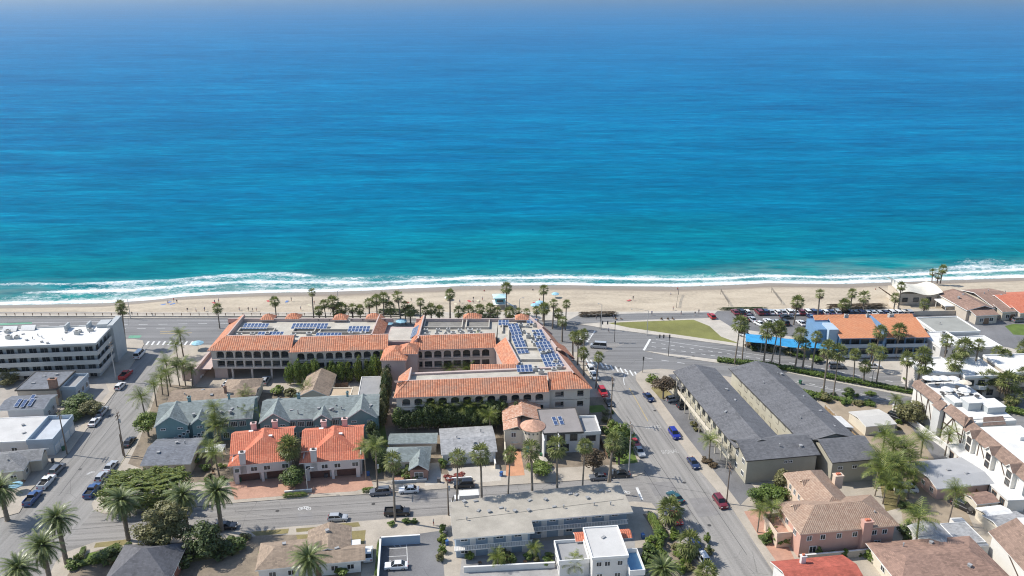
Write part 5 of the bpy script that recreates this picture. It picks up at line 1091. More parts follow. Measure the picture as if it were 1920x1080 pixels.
def rot_to(d):
    return Vector(d).to_track_quat('X', 'Z').to_matrix()
def fan_crown(seed, r=2.15, nf=30):
    rr = random.Random(seed); mb = MB()
    for i in range(nf):
        az = i*2.39996 + rr.uniform(-.2,.2); t = (i+.5)/nf; el = radians(82 - 150*t + rr.uniform(-9,9)); dead = t > (.72 + .05*(seed % 5))
        d = Vector((cos(az)*cos(el), sin(az)*cos(el), sin(el))); Lp = r*rr.uniform(.34,.52); L = r*rr.uniform(.5,.68)
        side = d.cross(Vector((0,0,1))); side = side.normalized() if side.length > .05 else Vector((1,0,0)); up = side.cross(d)
        base = d*Lp + Vector((0,0,-.04*r*(1-sin(el)))); m = 1 if dead else 0
        mb.face([side*.03, base + side*.03, base - side*.03, -side*.03], m)
        nb = 7
        for k in range(nb):
            a = radians(-72 + 144*k/(nb-1)); bd = (d*cos(a) + side*sin(a)).normalized(); droop = Vector((0,0,-1))*(.10 + .22*abs(sin(a)))*L
            wv = (side*cos(a) - d*sin(a))*.075*r*.7; tip = base + bd*L*rr.uniform(.85,1.05) + droop; mid = base + bd*L*.55 + up*.05 + droop*.25
            mb.face([base, mid + wv, tip, mid - wv], m)
    return mb.mesh('crown', [L_FAN, L_DEAD])
def feather(mb, root, az, el, L, wd, droop, n=7, m=0, rr=R, nl=12, leafl=.42):
    """one pinnate frond: arched midrib with leaflet pairs"""
    d = Vector((cos(az)*cos(el), sin(az)*cos(el), sin(el))); side = Vector((-sin(az), cos(az), 0)); p = Vector(root); pts = [p.copy()]; e = el
    for k in range(n):
        e -= droop/n*(0.5 + k/n); p = p + Vector((cos(az)*cos(e), sin(az)*cos(e), sin(e)))*L/n; pts.append(p.copy())
    for k in range(n):
        w0 = .05*(1-k/n)+.012; w1 = .05*(1-(k+1)/n)+.012; mb.face([pts[k]-side*w0, pts[k+1]-side*w1, pts[k+1]+side*w1, pts[k]+side*w0], m)
    for k in range(nl):
        t = .12 + .88*(k+.5)/nl; i = min(n-1, int(t*n)); f = t*n - i; q = pts[i].lerp(pts[i+1], f); tg = (pts[i+1]-pts[i]).normalized(); up = side.cross(tg) * -1
        ll = leafl*wd*(1 - .55*abs(t-.4)/.6)*1.6
        for s in (-1, 1):
            dr = (side*s*.85 + tg*.55 - Vector((0,0,.35)) + up*.12).normalized(); hw = tg*(L/nl*.36)
            tip = q + dr*ll*rr.uniform(.85,1.1); mb.face([q - hw*.6, q + hw*.6, tip + hw*.25, tip - hw*.25], m)
def queen_crown(seed, r=2.7, nf=20):
    rr = random.Random(seed); mb = MB()
    for i in range(nf):
        t = (i+.5)/nf; feather(mb, (0,0,0), i*2.39996 + rr.uniform(-.25,.25), radians(78 - 85*t + rr.uniform(-10,10)), r*rr.uniform(.9,1.15), 1.0, radians(48 + 30*t), 6, 0, rr, 11, .62)
    return mb.mesh('crown', [L_QUEEN])
def date_frond(seed):
    rr = random.Random(seed); mb = MB(); feather(mb, (0,0,0), 0, 0, 1.0, .27, radians(64), 7, 0, rr, 26, .45); return mb.mesh('frond', [L_DATE])
FAN = [fan_crown(s, 1.85 + .12*s, 22 + 4*s) for s in (1,2,3,4,5)]; QUEEN = [queen_crown(s) for s in (11,12,13)]; DFR = [date_frond(s) for s in (21,22,23)]
def trunk_mesh(r0, r1, rings=14, n=8, lump=.05):
    mb = MB(); prof = [(r0*1.35, -.02)]
    for i in range(rings+1): t = i/rings; prof.append(((r0*(1-t) + r1*t)*(1 + (lump if i % 2 else -lump)), t))
    mb.lathe(prof, n); return mb.mesh('trunk', [BARK])
TR_FAN, TR_QUEEN, TR_DATE = trunk_mesh(.24,.17), trunk_mesh(.17,.13), trunk_mesh(.46,.42,18,10,.06)
def h_from(base, crown):
    """height of a plant whose foot and head are both marked"""
    P = G(*base, KZ)
    v = (crown[1]-540)/FPX; k = (SP + v*CP)/(CP - v*SP)
    return P, max(2.0, CAMH - P.y*k)
def palm(kind, base, crown, label, group, name='fan_palm', s=None):
    P, h = h_from(base, crown); h = min(h, 22)
    if group: label = ('short ' if h < 6 else 'tall ' if h > 10.5 else 'mid height ') + label.replace('very tall ','').replace('tall ','').replace('short ','').split(' in the ')[0].split(' along ')[0].split(' rising ')[0].split(' among ')[0].split(' beside ')[0].split(' on the ')[0].split(' at the ')[0].split(' before ')[0] + ' ' + near(*base) if group in ('fan palms on the shore road','median fan palms','condominium palms','villa palm clump','side street queen palms','garden queen palms','palms below the hotel','fan palms along the front street') else label
    t = empty(name, P, R.uniform(0,6.28), label, 'palm tree', group)
    t.rotation_euler[0] = R.gauss(0,.035); t.rotation_euler[1] = R.gauss(0,.035)
    o = link('trunk', {'fan':TR_FAN,'queen':TR_QUEEN}[kind], t); w_ = R.uniform(.8,1.3); o.scale = (w_,w_,h)
    c = link('crown', R.choice(FAN if kind == 'fan' else QUEEN), t, (0,0,h)); k = (s or 1.0)*R.uniform(.8,1.2); c.scale = (k,k,k*R.uniform(.95,1.1)); return t
def date_palm(base, crown, label, s=1.0, nf=78):
    P, h = h_from(base, crown); t = empty('date_palm', P, R.uniform(0,6), label, 'palm tree', 'large date palms')
    o = link('trunk', TR_DATE, t); o.scale = (s,s,h - .5); q = MB(); q.lathe([(.35*s,-1.4),(.75*s,-.7),(.7*s,-.1),(.2*s,.35)], 9); c = q.build('crown', [BARK], t, loc=(0,0,h-.3))
    for i in range(nf):
        k = (i+.5)/nf; f = link('frond', DFR[i % 3], c); el = radians(82 - 128*k + R.uniform(-7,7)); L = 4.25*s*R.uniform(.88,1.08)*(1 if k > .15 else .75)
        f.rotation_euler = (R.uniform(-.15,.15), -el, i*2.39996 + R.uniform(-.12,.12)); f.scale = (L,L,L)
    return t
def leaf_cloud(seed, n, lobes, ls, mat, flat=1.0, boxy=False):
    """crown of many leaf clumps gathered on lumpy lobes inside a unit volume"""
    rr = random.Random(seed); mb = MB(); C = []
    for i in range(lobes):
        while True:
            p = Vector((rr.uniform(-1,1), rr.uniform(-1,1), rr.uniform(-1,1)))
            if boxy or p.length < 1: break
        C.append((Vector((p.x*.68, p.y*.68, p.z*.68)), rr.uniform(.26,.46)*(1 if lobes < 50 else .62)))
    for i in range(n):
        if boxy:
            f = rr.choice((0,0,0,1,1,2)); q = [rr.uniform(-1,1), rr.uniform(-1,1), rr.uniform(-1,1)]; ax = (2,1,0)[f]; q[ax] = 1.0 if ax == 2 else rr.choice((-1.0,1.0)); nn = [0,0,0]; nn[ax] = q[ax]
            l = max(1.0, (abs(q[0])**5 + abs(q[1])**5 + abs(q[2])**5)**.2); k_ = (.84 + .30*mnoise.noise((q[0]*4.0+seed, q[1]*4.0, q[2]*3.0)) + rr.uniform(-.06,.05))/l
            p = Vector(q)*k_; d = Vector(nn)
            nrm = (d + Vector((rr.uniform(-.7,.7), rr.uniform(-.7,.7), rr.uniform(-.2,.8)))).normalized(); a = nrm.orthogonal().normalized(); b = nrm.cross(a); an = rr.uniform(0,6.28)
            u = (a*cos(an) + b*sin(an))*ls*rr.uniform(.7,1.3); w_ = (b*cos(an) - a*sin(an))*ls*rr.uniform(.35,.7); mb.face([p - u, p - w_, p + u, p + w_]); continue
        c, r = C[i % lobes]; d = Vector((rr.gauss(0,1), rr.gauss(0,1), rr.gauss(0,1)+.25)).normalized(); p = c + d*r*rr.uniform(.72,1.05)
        if boxy: p = Vector((max(-1,min(1,p.x*1.25)), max(-1,min(1,p.y*1.3)), max(-1,min(1,p.z*1.3))))
        nrm = (d + Vector((rr.uniform(-.6,.6), rr.uniform(-.6,.6), rr.uniform(-.3,.7)))).normalized(); a = nrm.orthogonal().normalized(); b = nrm.cross(a); an = rr.uniform(0,6.28)
        u = (a*cos(an) + b*sin(an))*ls*rr.uniform(.7,1.3); w_ = (b*cos(an) - a*sin(an))*ls*rr.uniform(.35,.7)
        mb.face([p - u, p - w_, p + u, p + w_])
    return mb.mesh('crown', [mat])
CL = {}
def cloud(mat, kind='tree'):
    k = (mat.name, kind)
    if k not in CL: CL[k] = [leaf_cloud(hash(mat.name) % 97 + s, {'tree':3000,'shrub':650,'hedge':1500,'big':9000,'flat':16000}[kind], {'tree':26,'shrub':9,'hedge':40,'big':55,'flat':110}[kind], {'tree':.08,'shrub':.15,'hedge':.11,'big':.045,'flat':.045}[kind], mat, boxy=(kind in ('hedge','flat'))) for s in range(2)]
    return R.choice(CL[k])
TRK = trunk_mesh(.5,.28,6,7,.05)
def tree(pos, w, h, mat, label, th=.35, group=None, name='tree', d=None, kind='tree', base_z=KZ):
    """pos = survey mark of the foot; w crown width, h total height, th share of bare trunk"""
    P = G(*pos); t = empty(name, (P.x,P.y,base_z), R.uniform(0,6.28) if d is None else 0, label, 'tree', group)
    tr = link('trunk', TRK, t); tr.data = TRK; tr.scale = (w*.075, w*.075, h*(th+.3))
    for i in range(4):
        q = MB(); a = i*1.6 + R.random(); q.tube((0,0,h*th*.9),(cos(a)*w*.24,sin(a)*w*.24,h*(th+.28)),w*.022,w*.009,5); q.build('limb', [BARK2], t)
    c = link('crown', cloud(mat, kind), t, (0,0,h*(th + (1-th)/2))); c.scale = (w/2, (d or w)/2, h*(1-th)/2*1.12); return t
def shrub(pos, w, h, mat, label, group=None, name='shrub', d=None, rz=None, z=KZ, kind='shrub'):
    P = G(*pos); o = link(name, cloud(mat, kind), None, (P.x, P.y, z + h*.42), R.uniform(0,6.28) if rz is None else rz); o.scale = (w/2, (d or w)/2, h*.55); return tag(o, label, 'hedge' if kind == 'hedge' else 'shrub', group)

LM = [((450,640),'behind the left hotel wing'),((560,640),'behind the middle of the left hotel wing'),((660,640),'near the right end of the left hotel wing'),((740,615),'by the hotel pool terrace'),((830,640),'behind the centre hotel wing'),((945,570),'near the lifeguard tower'),((1010,590),'by the beach canopies'),((1055,620),'at the hotel end facing the crossing'),
 ((1385,640),'at the lawn end of the blue canopy'),((1450,650),'before the middle of the blue canopy'),((1520,670),'before the restaurant end of the blue canopy'),((1610,690),'opposite the orange roofs'),((1715,720),'opposite the condominium drive'),((1770,690),'by the condominium pylon'),((1850,690),'before the middle condominium block'),((1905,700),'before the last condominium block'),
 ((650,845),'at the back of the palm clump near the sage fence'),((1660,840),'nearest the sage roof'),((1690,880),'over the dirt yard'),((1660,900),'beside the villa tower'),((1690,940),'over the white van'),((150,1055),'on the corner lawn'),((230,1040),'behind the charcoal roof'),((350,1045),'under the large round tree'),((430,1035),'beside the bungalow path'),((355,875),'beside the grey bungalow'),((300,742),'beside the tan roofed house'),((420,745),'between tan house and teal row'),((530,740),'behind the teal row'),((760,895),'on the cottage patio'),((830,880),'by the cottage driveway'),((890,800),'behind the grey gabled house'),((715,845),'left of the cottage'),((830,1025),'along the parking lot edge'),((755,983),'at the blue lot wall'),((1225,1030),'beside the motel end hedge'),((1265,1050),'on the dirt verge of the shore street'),((1450,1005),'before the villa balcony'),((1440,950),'by the villa entrance'),((1490,1080),'on the lawn by the red roof'),((1303,803),'on the kerb island by the car lot'),((1330,870),'round the lot palm'),((1540,750),'at the roadside behind the sage wing'),((1620,760),'at the roadside before the low sheds'),((1410,750),'in the sage courtyard'),((1150,820),'in the corner garden by the modern house'),((1790,835),'at the timbered wall'),((1480,665),'by the canopy patio'),((1410,655),'at the lawn tip bed'),((640,1075),'before the tan bungalow'),((460,1010),'on the bungalow verge'),((590,1010),'by the bungalow front path'),((500,1040),'at the bungalow corner'),((950,1050),'in the motel court'),((405,900),'between hedge tree and duplex'),((1840,768),'behind the roof terrace'),((1700,1005),'behind the villa'),((1700,720),'on the roadside by the condominium'),
 ((320,690),'near the hotel drive'),((290,750),'near the round street tree'),((355,700),'before the hotel side terrace'),((410,790),'in front of the left teal gables'),((470,790),'between the two teal rows'),((405,860),'beside the left duplex'),((815,790),'behind the cottage'),((860,790),'behind the grey gabled house ridge'),((910,795),'beside the Spanish house'),((860,955),'behind the motel stair end'),((950,955),'behind the motel middle'),((1045,950),'behind the motel roof step'),((1130,945),'behind the motel street end'),((741,975),'beside the dark pickup'),((20,715),'behind the flat roofed house'),((160,780),'beside the parked white sedan'),((570,720),'at the garage end'),((650,715),'behind the tan gable'),((730,712),'at the tower end')]
def near(x, y): return min(LM, key=lambda l: (l[0][0]-x)**2 + ((l[0][1]-y)*1.6)**2)[1]
# ------------------------------------------------------------------ palms
for (bx, by, cx, cy) in ((741,977,732,862),(856,962,847,853),(904,960,897,853),(951,957,945,855),(999,954,997,847),(1045,951,1041,841),(1090,948,1087,835),(1136,945,1135,830)):
    palm('fan', (bx,by), (cx,cy), 'tall fan palm with slim grey trunk in the kerb row behind the motel', 'fan palms along the front street', s=R.uniform(1.0,1.12))
for (bx, by, cx, cy) in ((231,653,223,574),(236,652,229,582)): palm('fan', (bx,by), (cx,cy), 'very tall twin fan palm on the corner by the white roofed block', 'twin corner palms')
for (bx, by, cx, cy) in ((412,615,407,578),(519,603,513,564),(589,607,583,548),(612,604,609,571),(626,604,622,567),(642,605,640,578),(662,605,660,578),(693,604,690,568),(708,605,703,563),(720,606,716,558),(752,606,747,555),(761,607,757,573),(788,605,785,566),(809,604,808,579),(824,603,824,583),(844,600,840,551),(861,601,861,584),(919,604,915,578),(933,606,930,583),(957,605,955,586),(949,592,944,540),(1018,602,1014,544),(989,605,990,586),(1006,606,1003,582),(1020,610,1018,578),(1036,616,1034,568),(1060,618,1058,571),(600,604,598,582),(633,604,632,584),(676,604,674,580),(734,606,732,576),(770,606,769,581),(798,604,797,583),(880,603,879,585),(900,603,899,580),(972,604,971,584),(1046,612,1045,588)):
    palm('fan', (bx,by), (cx,cy), 'fan palm in the uneven row along the shore road behind the hotel', 'fan palms on the shore road')
for (bx, by, cx, cy) in ((1054,640,1053,602),(1074,676,1070,629),(1083,684,1080,634),(1094,694,1092,625),(1095,705,1094,661),(1117,728,1116,668)): palm('fan', (bx,by), (cx,cy), 'fan palm on the pavement beside the hotel end wall', 'fan palms beside the hotel end')
for (bx, by, cx, cy) in ((1377,683,1377,606),(1391,680,1397,614),(1431,686,1432,619),(1445,687,1446,612),(1461,690,1469,621),(1490,694,1495,628),(1504,696,1505,646),(1521,699,1525,631),(1549,704,1551,645),(1600,717,1602,665),(1618,719,1620,686),(1642,724,1649,661),(1698,735,1701,674),(1715,739,1722,665),(1726,741,1732,684)):
    palm('fan', (bx,by), (cx,cy), 'median strip fan palm rising from the shrubs', 'median fan palms', s=R.uniform(1.0,1.2))
for (bx, by, cx, cy) in ((1543,741,1551,656),(1562,745,1567,662)): palm('fan', (bx,by), (cx,cy), 'tall fan palm at the roadside behind the sage apartments', 'roadside pair of palms', s=1.2)
for (bx, by, cx, cy) in ((1488,609,1490,566),(1531,617,1533,551),(1594,586,1595,550),(1582,589,1583,571),(1683,587,1684,538),(1675,584,1677,558),(1732,585,1732,570)): palm('fan', (bx,by), (cx,cy), 'fan palm at the edge of the beach car park', 'car park palms')
for (bx, by, cx, cy) in ((1747,530,1748,511),(1763,531,1765,505),(1757,531,1756,518)): palm('fan', (bx,by), (cx,cy), 'fan palm standing on the sand behind the swooping roof', 'palms on the sand')
palm('fan', (1619,583), (1621,557), 'broad bushy fan palm with full skirt at the car park edge', None, s=1.6)
for (bx, by, cx, cy) in ((1634,690,1638,621),(1679,672,1683,621),(1629,694,1626,655)): palm('fan', (bx,by), (cx,cy), 'fan palm in front of the orange roofed restaurant', 'restaurant palms')
for (bx, by, cx, cy) in ((1766,702,1773,638),(1792,713,1804,650),(1823,715,1839,648),(1743,732,1744,708),(1769,735,1770,713),(1781,735,1784,679),(1835,742,1835,715),(1862,700,1864,660),(1876,704,1880,668),(1912,690,1912,653),(1909,738,1910,701),(1898,757,1900,741),(1866,742,1868,712),(1850,740,1852,706),(1884,752,1886,716)):
    palm('fan', (bx,by), (cx,cy), 'roadside fan palm in the thicket before the white condominium', 'condominium palms', s=R.uniform(1.05,1.3))
palm('fan', (1254,985), (1255,957), 'short leafy fan palm over a parked red car', None, s=1.35); palm('fan', (1287,1047), (1287,1016), 'short leafy fan palm on the dirt verge by the jeep', None, s=1.35); palm('fan', (1322,1098), (1322,1072), 'short leafy fan palm at the verge end behind the white roof rack car', None, s=1.3)
for (bx, by, cx, cy) in ((545,890,533,837),(557,890,552,838)): palm('fan', (bx,by), (cx,cy), 'shaggy palm of the pair between the red tiled duplexes', 'shaggy palm pair', s=1.3)
for (bx, by, cx, cy) in ((344,668,340,627),(333,672,330,648)): palm('queen', (bx,by), (cx,cy), 'feathery palm by the hotel drive entrance', 'hotel drive palms', 'queen_palm')
for (bx, by, cx, cy) in ((320,725,317,680),(316,742,310,700),(337,724,332,690),(348,723,347,685),(361,724,360,692),(294,762,290,724),(272,778,265,746),(305,740,302,712)): palm('queen', (bx,by), (cx,cy), 'feathery queen palm in the strip beside the side street', 'side street queen palms', 'queen_palm', s=R.uniform(1.0,1.3))
for (bx, by, cx, cy) in ((411,835,408,767),(404,842,402,790),(418,842,414,800),(470,812,468,772),(464,765,462,743),(577,750,575,732),(398,880,402,842),(412,895,410,850)): palm('queen', (bx,by), (cx,cy), 'feathery queen palm among the teal apartment gardens', 'garden queen palms', 'queen_palm', s=R.uniform(1.0,1.35))
for (bx, by, cx, cy) in ((687,900,679,838),(708,914,704,836)): palm('queen', (bx,by), (cx,cy), 'slim queen palm beside the right hand duplex drive', 'duplex drive palms', 'queen_palm')
for (bx, by, cx, cy) in ((810,800,808,758),(822,800,820,762),(835,800,833,760),(854,802,853,774),(866,800,866,762),(879,800,878,763),(894,800,893,764),(908,802,908,772),(919,812,918,780)): palm('queen', (bx,by), (cx,cy), 'queen palm in the dense row below the hotel front wing', 'palms below the hotel', 'queen_palm', s=R.uniform(1.0,1.3))
palm('queen', (883,690), (881,636), 'tall queen palm rising inside the hotel courtyard', None, 'queen_palm'); palm('queen', (843,712), (843,692), 'short bushy palm in the hotel courtyard', None, 'queen_palm', s=1.3); palm('queen', (878,712), (878,694), 'short yellow green palm by the courtyard gable', None, 'queen_palm', s=1.1)
palm('queen', (1329,868), (1329,828), 'queen palm on the island in the sage apartment car lot', None, 'queen_palm', s=1.25)
for (bx, by, cx, cy) in ((1650,868,1650,818),(1690,895,1690,842),(1665,915,1665,868),(1640,930,1640,882),(1702,935,1700,893),(1655,945,1652,903),(1678,925,1676,880),(1668,890,1668,840),(1700,905,1703,868),(1640,915,1632,862),(1682,950,1682,915)): palm('queen', (bx,by), (cx,cy), 'queen palm in the big clump beside the peach villa', 'villa palm clump', 'queen_palm', s=R.uniform(1.15,1.5))
palm('queen', (1778,982), (1785,922), 'slender queen palm in the dirt yard', None, 'queen_palm', s=1.2); palm('queen', (1716,1030), (1721,975), 'queen palm behind the peach villa chimney', None, 'queen_palm', s=1.4)
for (bx, by, cx, cy) in ((1726,858,1734,824),(1771,855,1784,818)): palm('queen', (bx,by), (cx,cy), 'young queen palm against the timbered white wall', 'palms at the timbered wall', 'queen_palm')
for (bx, by, cx, cy) in ((1675,775,1679,750),(1688,782,1686,763)): palm('queen', (bx,by), (cx,cy), 'small queen palm on the near verge of the coast road', 'verge palms', 'queen_palm')
for (bx, by, cx, cy) in ((1420,998,1420,960),(1441,992,1442,953)): palm('queen', (bx,by), (cx,cy), 'queen palm before the peach villa entrance', 'villa entrance palms', 'queen_palm')
for (bx, by, cx, cy) in ((933,1062,933,1045),(1002,1050,1002,1028),(1075,1075,1075,1055)): palm('queen', (bx,by), (cx,cy), 'yellow green potted palm in the motel court', 'motel court palms', 'queen_palm', s=.8)
date_palm((125,1057), (108,970), 'date palm with thick trunk and round crown on the corner dirt bed'); date_palm((96,1098), (80,1022), 'date palm next in line below the corner bed'); date_palm((52,1140), (42,1064), 'date palm whose crown just shows beyond the two corner palms')
date_palm((241,1013), (230,938), 'date palm leaning over the dry verge by the big round tree'); date_palm((350,985), (342,928), 'date palm in front of the clipped hedge tree shadow'); date_palm((416,995), (412,921), 'date palm over the dark parked sedan on the front street')
date_palm((14,975), (16,915), 'date palm in front of the left corner house', 1.05); date_palm((585,1112), (581,1046), 'broad date palm rising before the tan bungalow', 1.0, 72); date_palm((1241,1092), (1240,1066), 'low date palm in the verge garden near the white apartment', .9)

# ------------------------------------------------------------------ trees, hedges, shrubs
tree((279,819), 7.0, 6.2, L_LIME, 'round clipped bright green street tree beside the teal apartments', .35)
tree((312,1035), 13.5, 11, L_OLIVE, 'large rounded olive green tree at the front street corner', .2, kind='big'); tree((385,1045), 9, 7, L_DARK, 'dark loose tree beside the large round tree', .15)
q = tree((278,945), 19, 6.4, L_YEL, 'wide flat topped clipped fig tree over the corner garden', .18, d=11, kind='flat'); q.rotation_euler[2] = .1
tree((1243,748), 7, 6.5, L_PURP, 'bronze olive tree leaning beside the sage apartments', .35); shrub((1224,718), 5, 3, L_LIME, 'bright low shrub on the corner lawn by the signal')
tree((1112,884), 6.5, 5.5, L_PURP, 'brownish feathery tree on the kerb by the modern house', .25); tree((1160,872), 8, 8, L_DARK, 'dark leafy tree shading the corner garden', .25); tree((1166,842), 6, 7, L_LIME, 'yellow green tree behind the dark corner tree', .3)
tree((1407,745), 8, 6.5, L_DARK, 'dense dark tree between the sage apartment wings', .2); tree((1466,925), 6, 6.5, L_OLIVE, 'pale spiky garden tree below the sage gable', .25); tree((1452,940), 7, 4, L_HEDGE, 'spreading green shrub tree by the villa entrance', .12); tree((1423,942), 6, 3.6, L_HEDGE, 'leafy garden tree beside the lower kerb pole', .15)
tree((1703,792), 9, 5.5, L_OLIVE, 'wide shrubby tree near the coast road red car', .15); tree((1010,893), 6.5, 3.6, L_LIME, 'low spreading garden tree by the cream umbrella', .3); tree((552,912), 6.5, 4.6, L_TREE, 'leafy tree in the planter between the duplex drives', .12)
for i, (x, y, w, h) in enumerate(((8,708,8,5),(24,716,6,4),(150,772,9,4.5),(172,780,7,4),(132,790,7,3),(16,724,5,3))): tree((x,y), w, h, L_OLIVE if i % 2 else L_TREE, ('olive' if i % 2 else 'green') + ' garden tree ' + near(x, y), .1, 'left garden trees')
for x, y, h in ((508,806,6.2),(525,807,5.2),(543,806,6.4),(554,805,6.8)):
    P = G(x,y); t = empty('cypress', (P.x,P.y,KZ), 0, 'slim dark cypress standing before the teal apartments', 'tree', 'slim cypresses'); tr = link('trunk', TRK, t); tr.scale = (.25,.25,1.2); c = link('crown', cloud(L_DARK), t, (0,0,h*.52)); c.scale = (.85,.85,h*.55)
for i in range(13):
    x = 545 + 16*i; P = G(x, 722 - i*.6); t = empty('bamboo_clump', (P.x,P.y,KZ), R.random()*6, 'feathery bamboo clump in the hotel hedge ' + near(x, 715), 'bamboo', 'hotel bamboo hedge'); h = R.uniform(5.5,8.5) if i < 10 else R.uniform(7,9.5)
    tr = link('stem', TRK, t); tr.scale = (.2,.2,h*.6); c = link('crown', cloud(R.choice([L_LIME, L_LIME, L_YEL])), t, (0,0,h*.52)); c.scale = (1.7,1.7,h*.52)
for i in range(8): P = G(718 + 1.5*i, 800 - 10*i); t = empty('hedge_tree', (P.x,P.y,KZ), R.random()*6, 'tall narrow dark tree in the screen beside the hotel tower', 'tree', 'tower screen trees'); tr = link('trunk', TRK, t); tr.scale = (.3,.3,2); c = link('crown', cloud(L_DARK if i % 3 else L_OLIVE), t, (0,0,4.2)); c.scale = (1.7,1.7,4.4)
for i in range(24): tree((752 + 10.5*i, 805 - i*.25 + (i % 2)*3), 4.8, R.uniform(5,7.6), L_DARK if i % 2 else L_TREE, 'dark understorey tree in the thicket under the hotel palms', .1, 'thicket under the hotel palms')
for i in range(5): tree((700 + 4*i, 830 + 14*i), 4, 5.5, L_DARK, 'dark tree in the screen left of the cottage', .1, 'cottage screen trees')
def hedge(a, b, wd, h, mat, label, group=None):
    A, B = G(*a), G(*b); L = (B-A).length; o = link('hedge', cloud(mat, 'hedge'), None, ((A.x+B.x)/2, (A.y+B.y)/2, KZ + h*.5), math.atan2(B.y-A.y, B.x-A.x)); o.scale = (L/2, wd/2, h/2); return tag(o, label, 'hedge', group)
hedge((528,934), (578,930), 1.1, .9, L_LIME, 'low bright kerb hedge before the duplex drives'); hedge((678,924), (702,921), 1.1, .9, L_LIME, 'short bright kerb hedge beside the grey parked wagon'); hedge((1216,968), (1240,1010), 1.6, 1.6, L_LIME, 'bright green hedge beside the motel end'); hedge((168,1062), (232,1030), 2.4, 1.6, L_HEDGE, 'dark garden hedge round the charcoal roofed house'); hedge((150,1052), (160,1030), 1.0, 1.0, L_HEDGE, 'small clipped hedge on the corner lawn'); hedge((712,1016), (706,1090), .9, 1.0, L_HEDGE, 'narrow hedge strip along the parking lot side wall'); hedge((706,590), (790,592), 2.2, 2.0, L_DARK, 'dark clipped hedge behind the hotel pool terrace')
hedge((872,595), (935,596), 2.0, 1.2, L_DARK, 'dark shrub bed at the back of the sand'); hedge((1082,594), (1160,592), 2.4, 1.4, L_PURP, 'scrubby bronze bush line between sand and access road'); hedge((1345,582), (1440,581), 1.4, .9, L_DARK, 'low scrub line along the car park edge'); hedge((1545,580), (1665,578), 2.4, 1.6, L_PURP, 'reddish scrub bank above the parked cars')
k = 0
for (x, y, w, h, mt) in ((140,1065,4,2,L_HEDGE),(205,1050,6,3,L_TREE),(240,1045,5,3,L_DARK),(345,1060,6,3.5,L_DARK),(420,1040,6,3.5,L_DARK),(440,1030,5,3,L_TREE),(360,868,5,3,L_HEDGE),(345,880,5,2.6,L_TREE),(470,735,3.5,2.4,L_LIME),(520,738,5,2.6,L_LIME),(545,742,5,2.6,L_OLIVE),(745,890,2.6,1.6,L_TREE),(765,897,3,1.4,L_HEDGE),(782,898,2.6,1.6,L_DARK),(845,900,3.5,1.6,L_RED),(862,897,4,1.5,L_RED),(828,878,3,2.6,L_HEDGE),(830,1000,2.4,2.4,L_LIME),(828,1018,2.4,2.4,L_YEL),(830,1036,2.4,2.2,L_LIME),(827,1052,2.4,2.2,L_OLIVE),(735,985,2.2,1,L_HEDGE),(760,983,2.6,1.2,L_HEDGE),(775,981,2.2,1,L_TREE),(1225,1030,5,3,L_LIME),(1215,1050,5,3.5,L_TREE),(1235,1012,4,2.4,L_HEDGE),(1268,1030,2.6,1.2,L_OLIVE),(1290,1066,3,1.2,L_OLIVE),(1450,1010,6,3.4,L_LIME),(1470,1018,5,3,L_HEDGE),(1432,1016,3.5,2,L_TREE),(1488,1075,4,2.4,L_HEDGE),(1300,798,2.6,1.4,L_OLIVE),(1306,808,2.4,1.2,L_OLIVE),(1325,868,3.5,1.2,L_PURP),(1338,876,3,1,L_PURP),(1520,748,5,2.4,L_HEDGE),(1545,752,5,2.2,L_OLIVE),(1580,757,4,1.6,L_HEDGE),(1610,760,4,1.4,L_OLIVE),(1790,835,4,2.4,L_HEDGE),(1700,1005,5,3,L_DARK),(640,1075,5,2,L_HEDGE),(460,1010,3,1.6,L_OLIVE),(590,1012,2.4,1.2,L_HEDGE),(500,1040,3,2.2,L_LIME),(1150,808,4,3,L_LIME),(1440,760,4,3,L_HEDGE),(1480,796,3,2,L_LIME),(1700,720,5,2,L_HEDGE),(1590,745,4,1.6,L_HEDGE),(1480,664,5,2,L_OLIVE),(1500,670,5,1.8,L_HEDGE),(1530,677,6,2,L_HEDGE),(1404,652,4,2,L_PURP),(1435,657,5,2,L_OLIVE)):
    shrub((x,y), w, h, mt, {L_HEDGE.name:'mid green garden shrub',L_TREE.name:'deep green garden shrub',L_DARK.name:'dark garden shrub',L_LIME.name:'bright yellow green shrub',L_OLIVE.name:'olive grey shrub',L_RED.name:'red flowering shrub beside the grey gabled house',L_YEL.name:'yellow leafed shrub by the parking lot',L_PURP.name:'bronze coloured low shrub'}[mt.name] + ('' if mt in (L_RED, L_YEL) else ' ' + near(x, y)), 'garden shrubs')
more = []
rs = random.Random(3)
for (x0, y0, x1, y1, n_) in ((1215,1000,1290,1075,14),(1420,930,1480,1000,6),(1640,860,1720,960,12),(1500,740,1650,756,8),(1380,720,1440,790,8),(700,800,735,890,8),(240,1030,430,1050,10),(290,735,480,748,7),(840,796,935,802,6),(130,1050,230,1060,6),(1130,790,1160,860,6),(1790,760,1900,775,8),(1740,700,1900,738,18),(1400,640,1540,672,14),(868,1040,1040,1064,14),(385,875,425,925,8),(1700,760,1740,790,8),(1640,790,1700,830,8),(1400,735,1445,800,10),(1500,1040,1690,1050,8),(1690,990,1740,1020,6),(735,885,800,900,6),(1130,770,1150,800,5),(560,745,660,752,8),(1270,1010,1330,1080,8)):
    for _ in range(n_): more.append((rs.uniform(x0,x1), rs.uniform(y0,y1)))
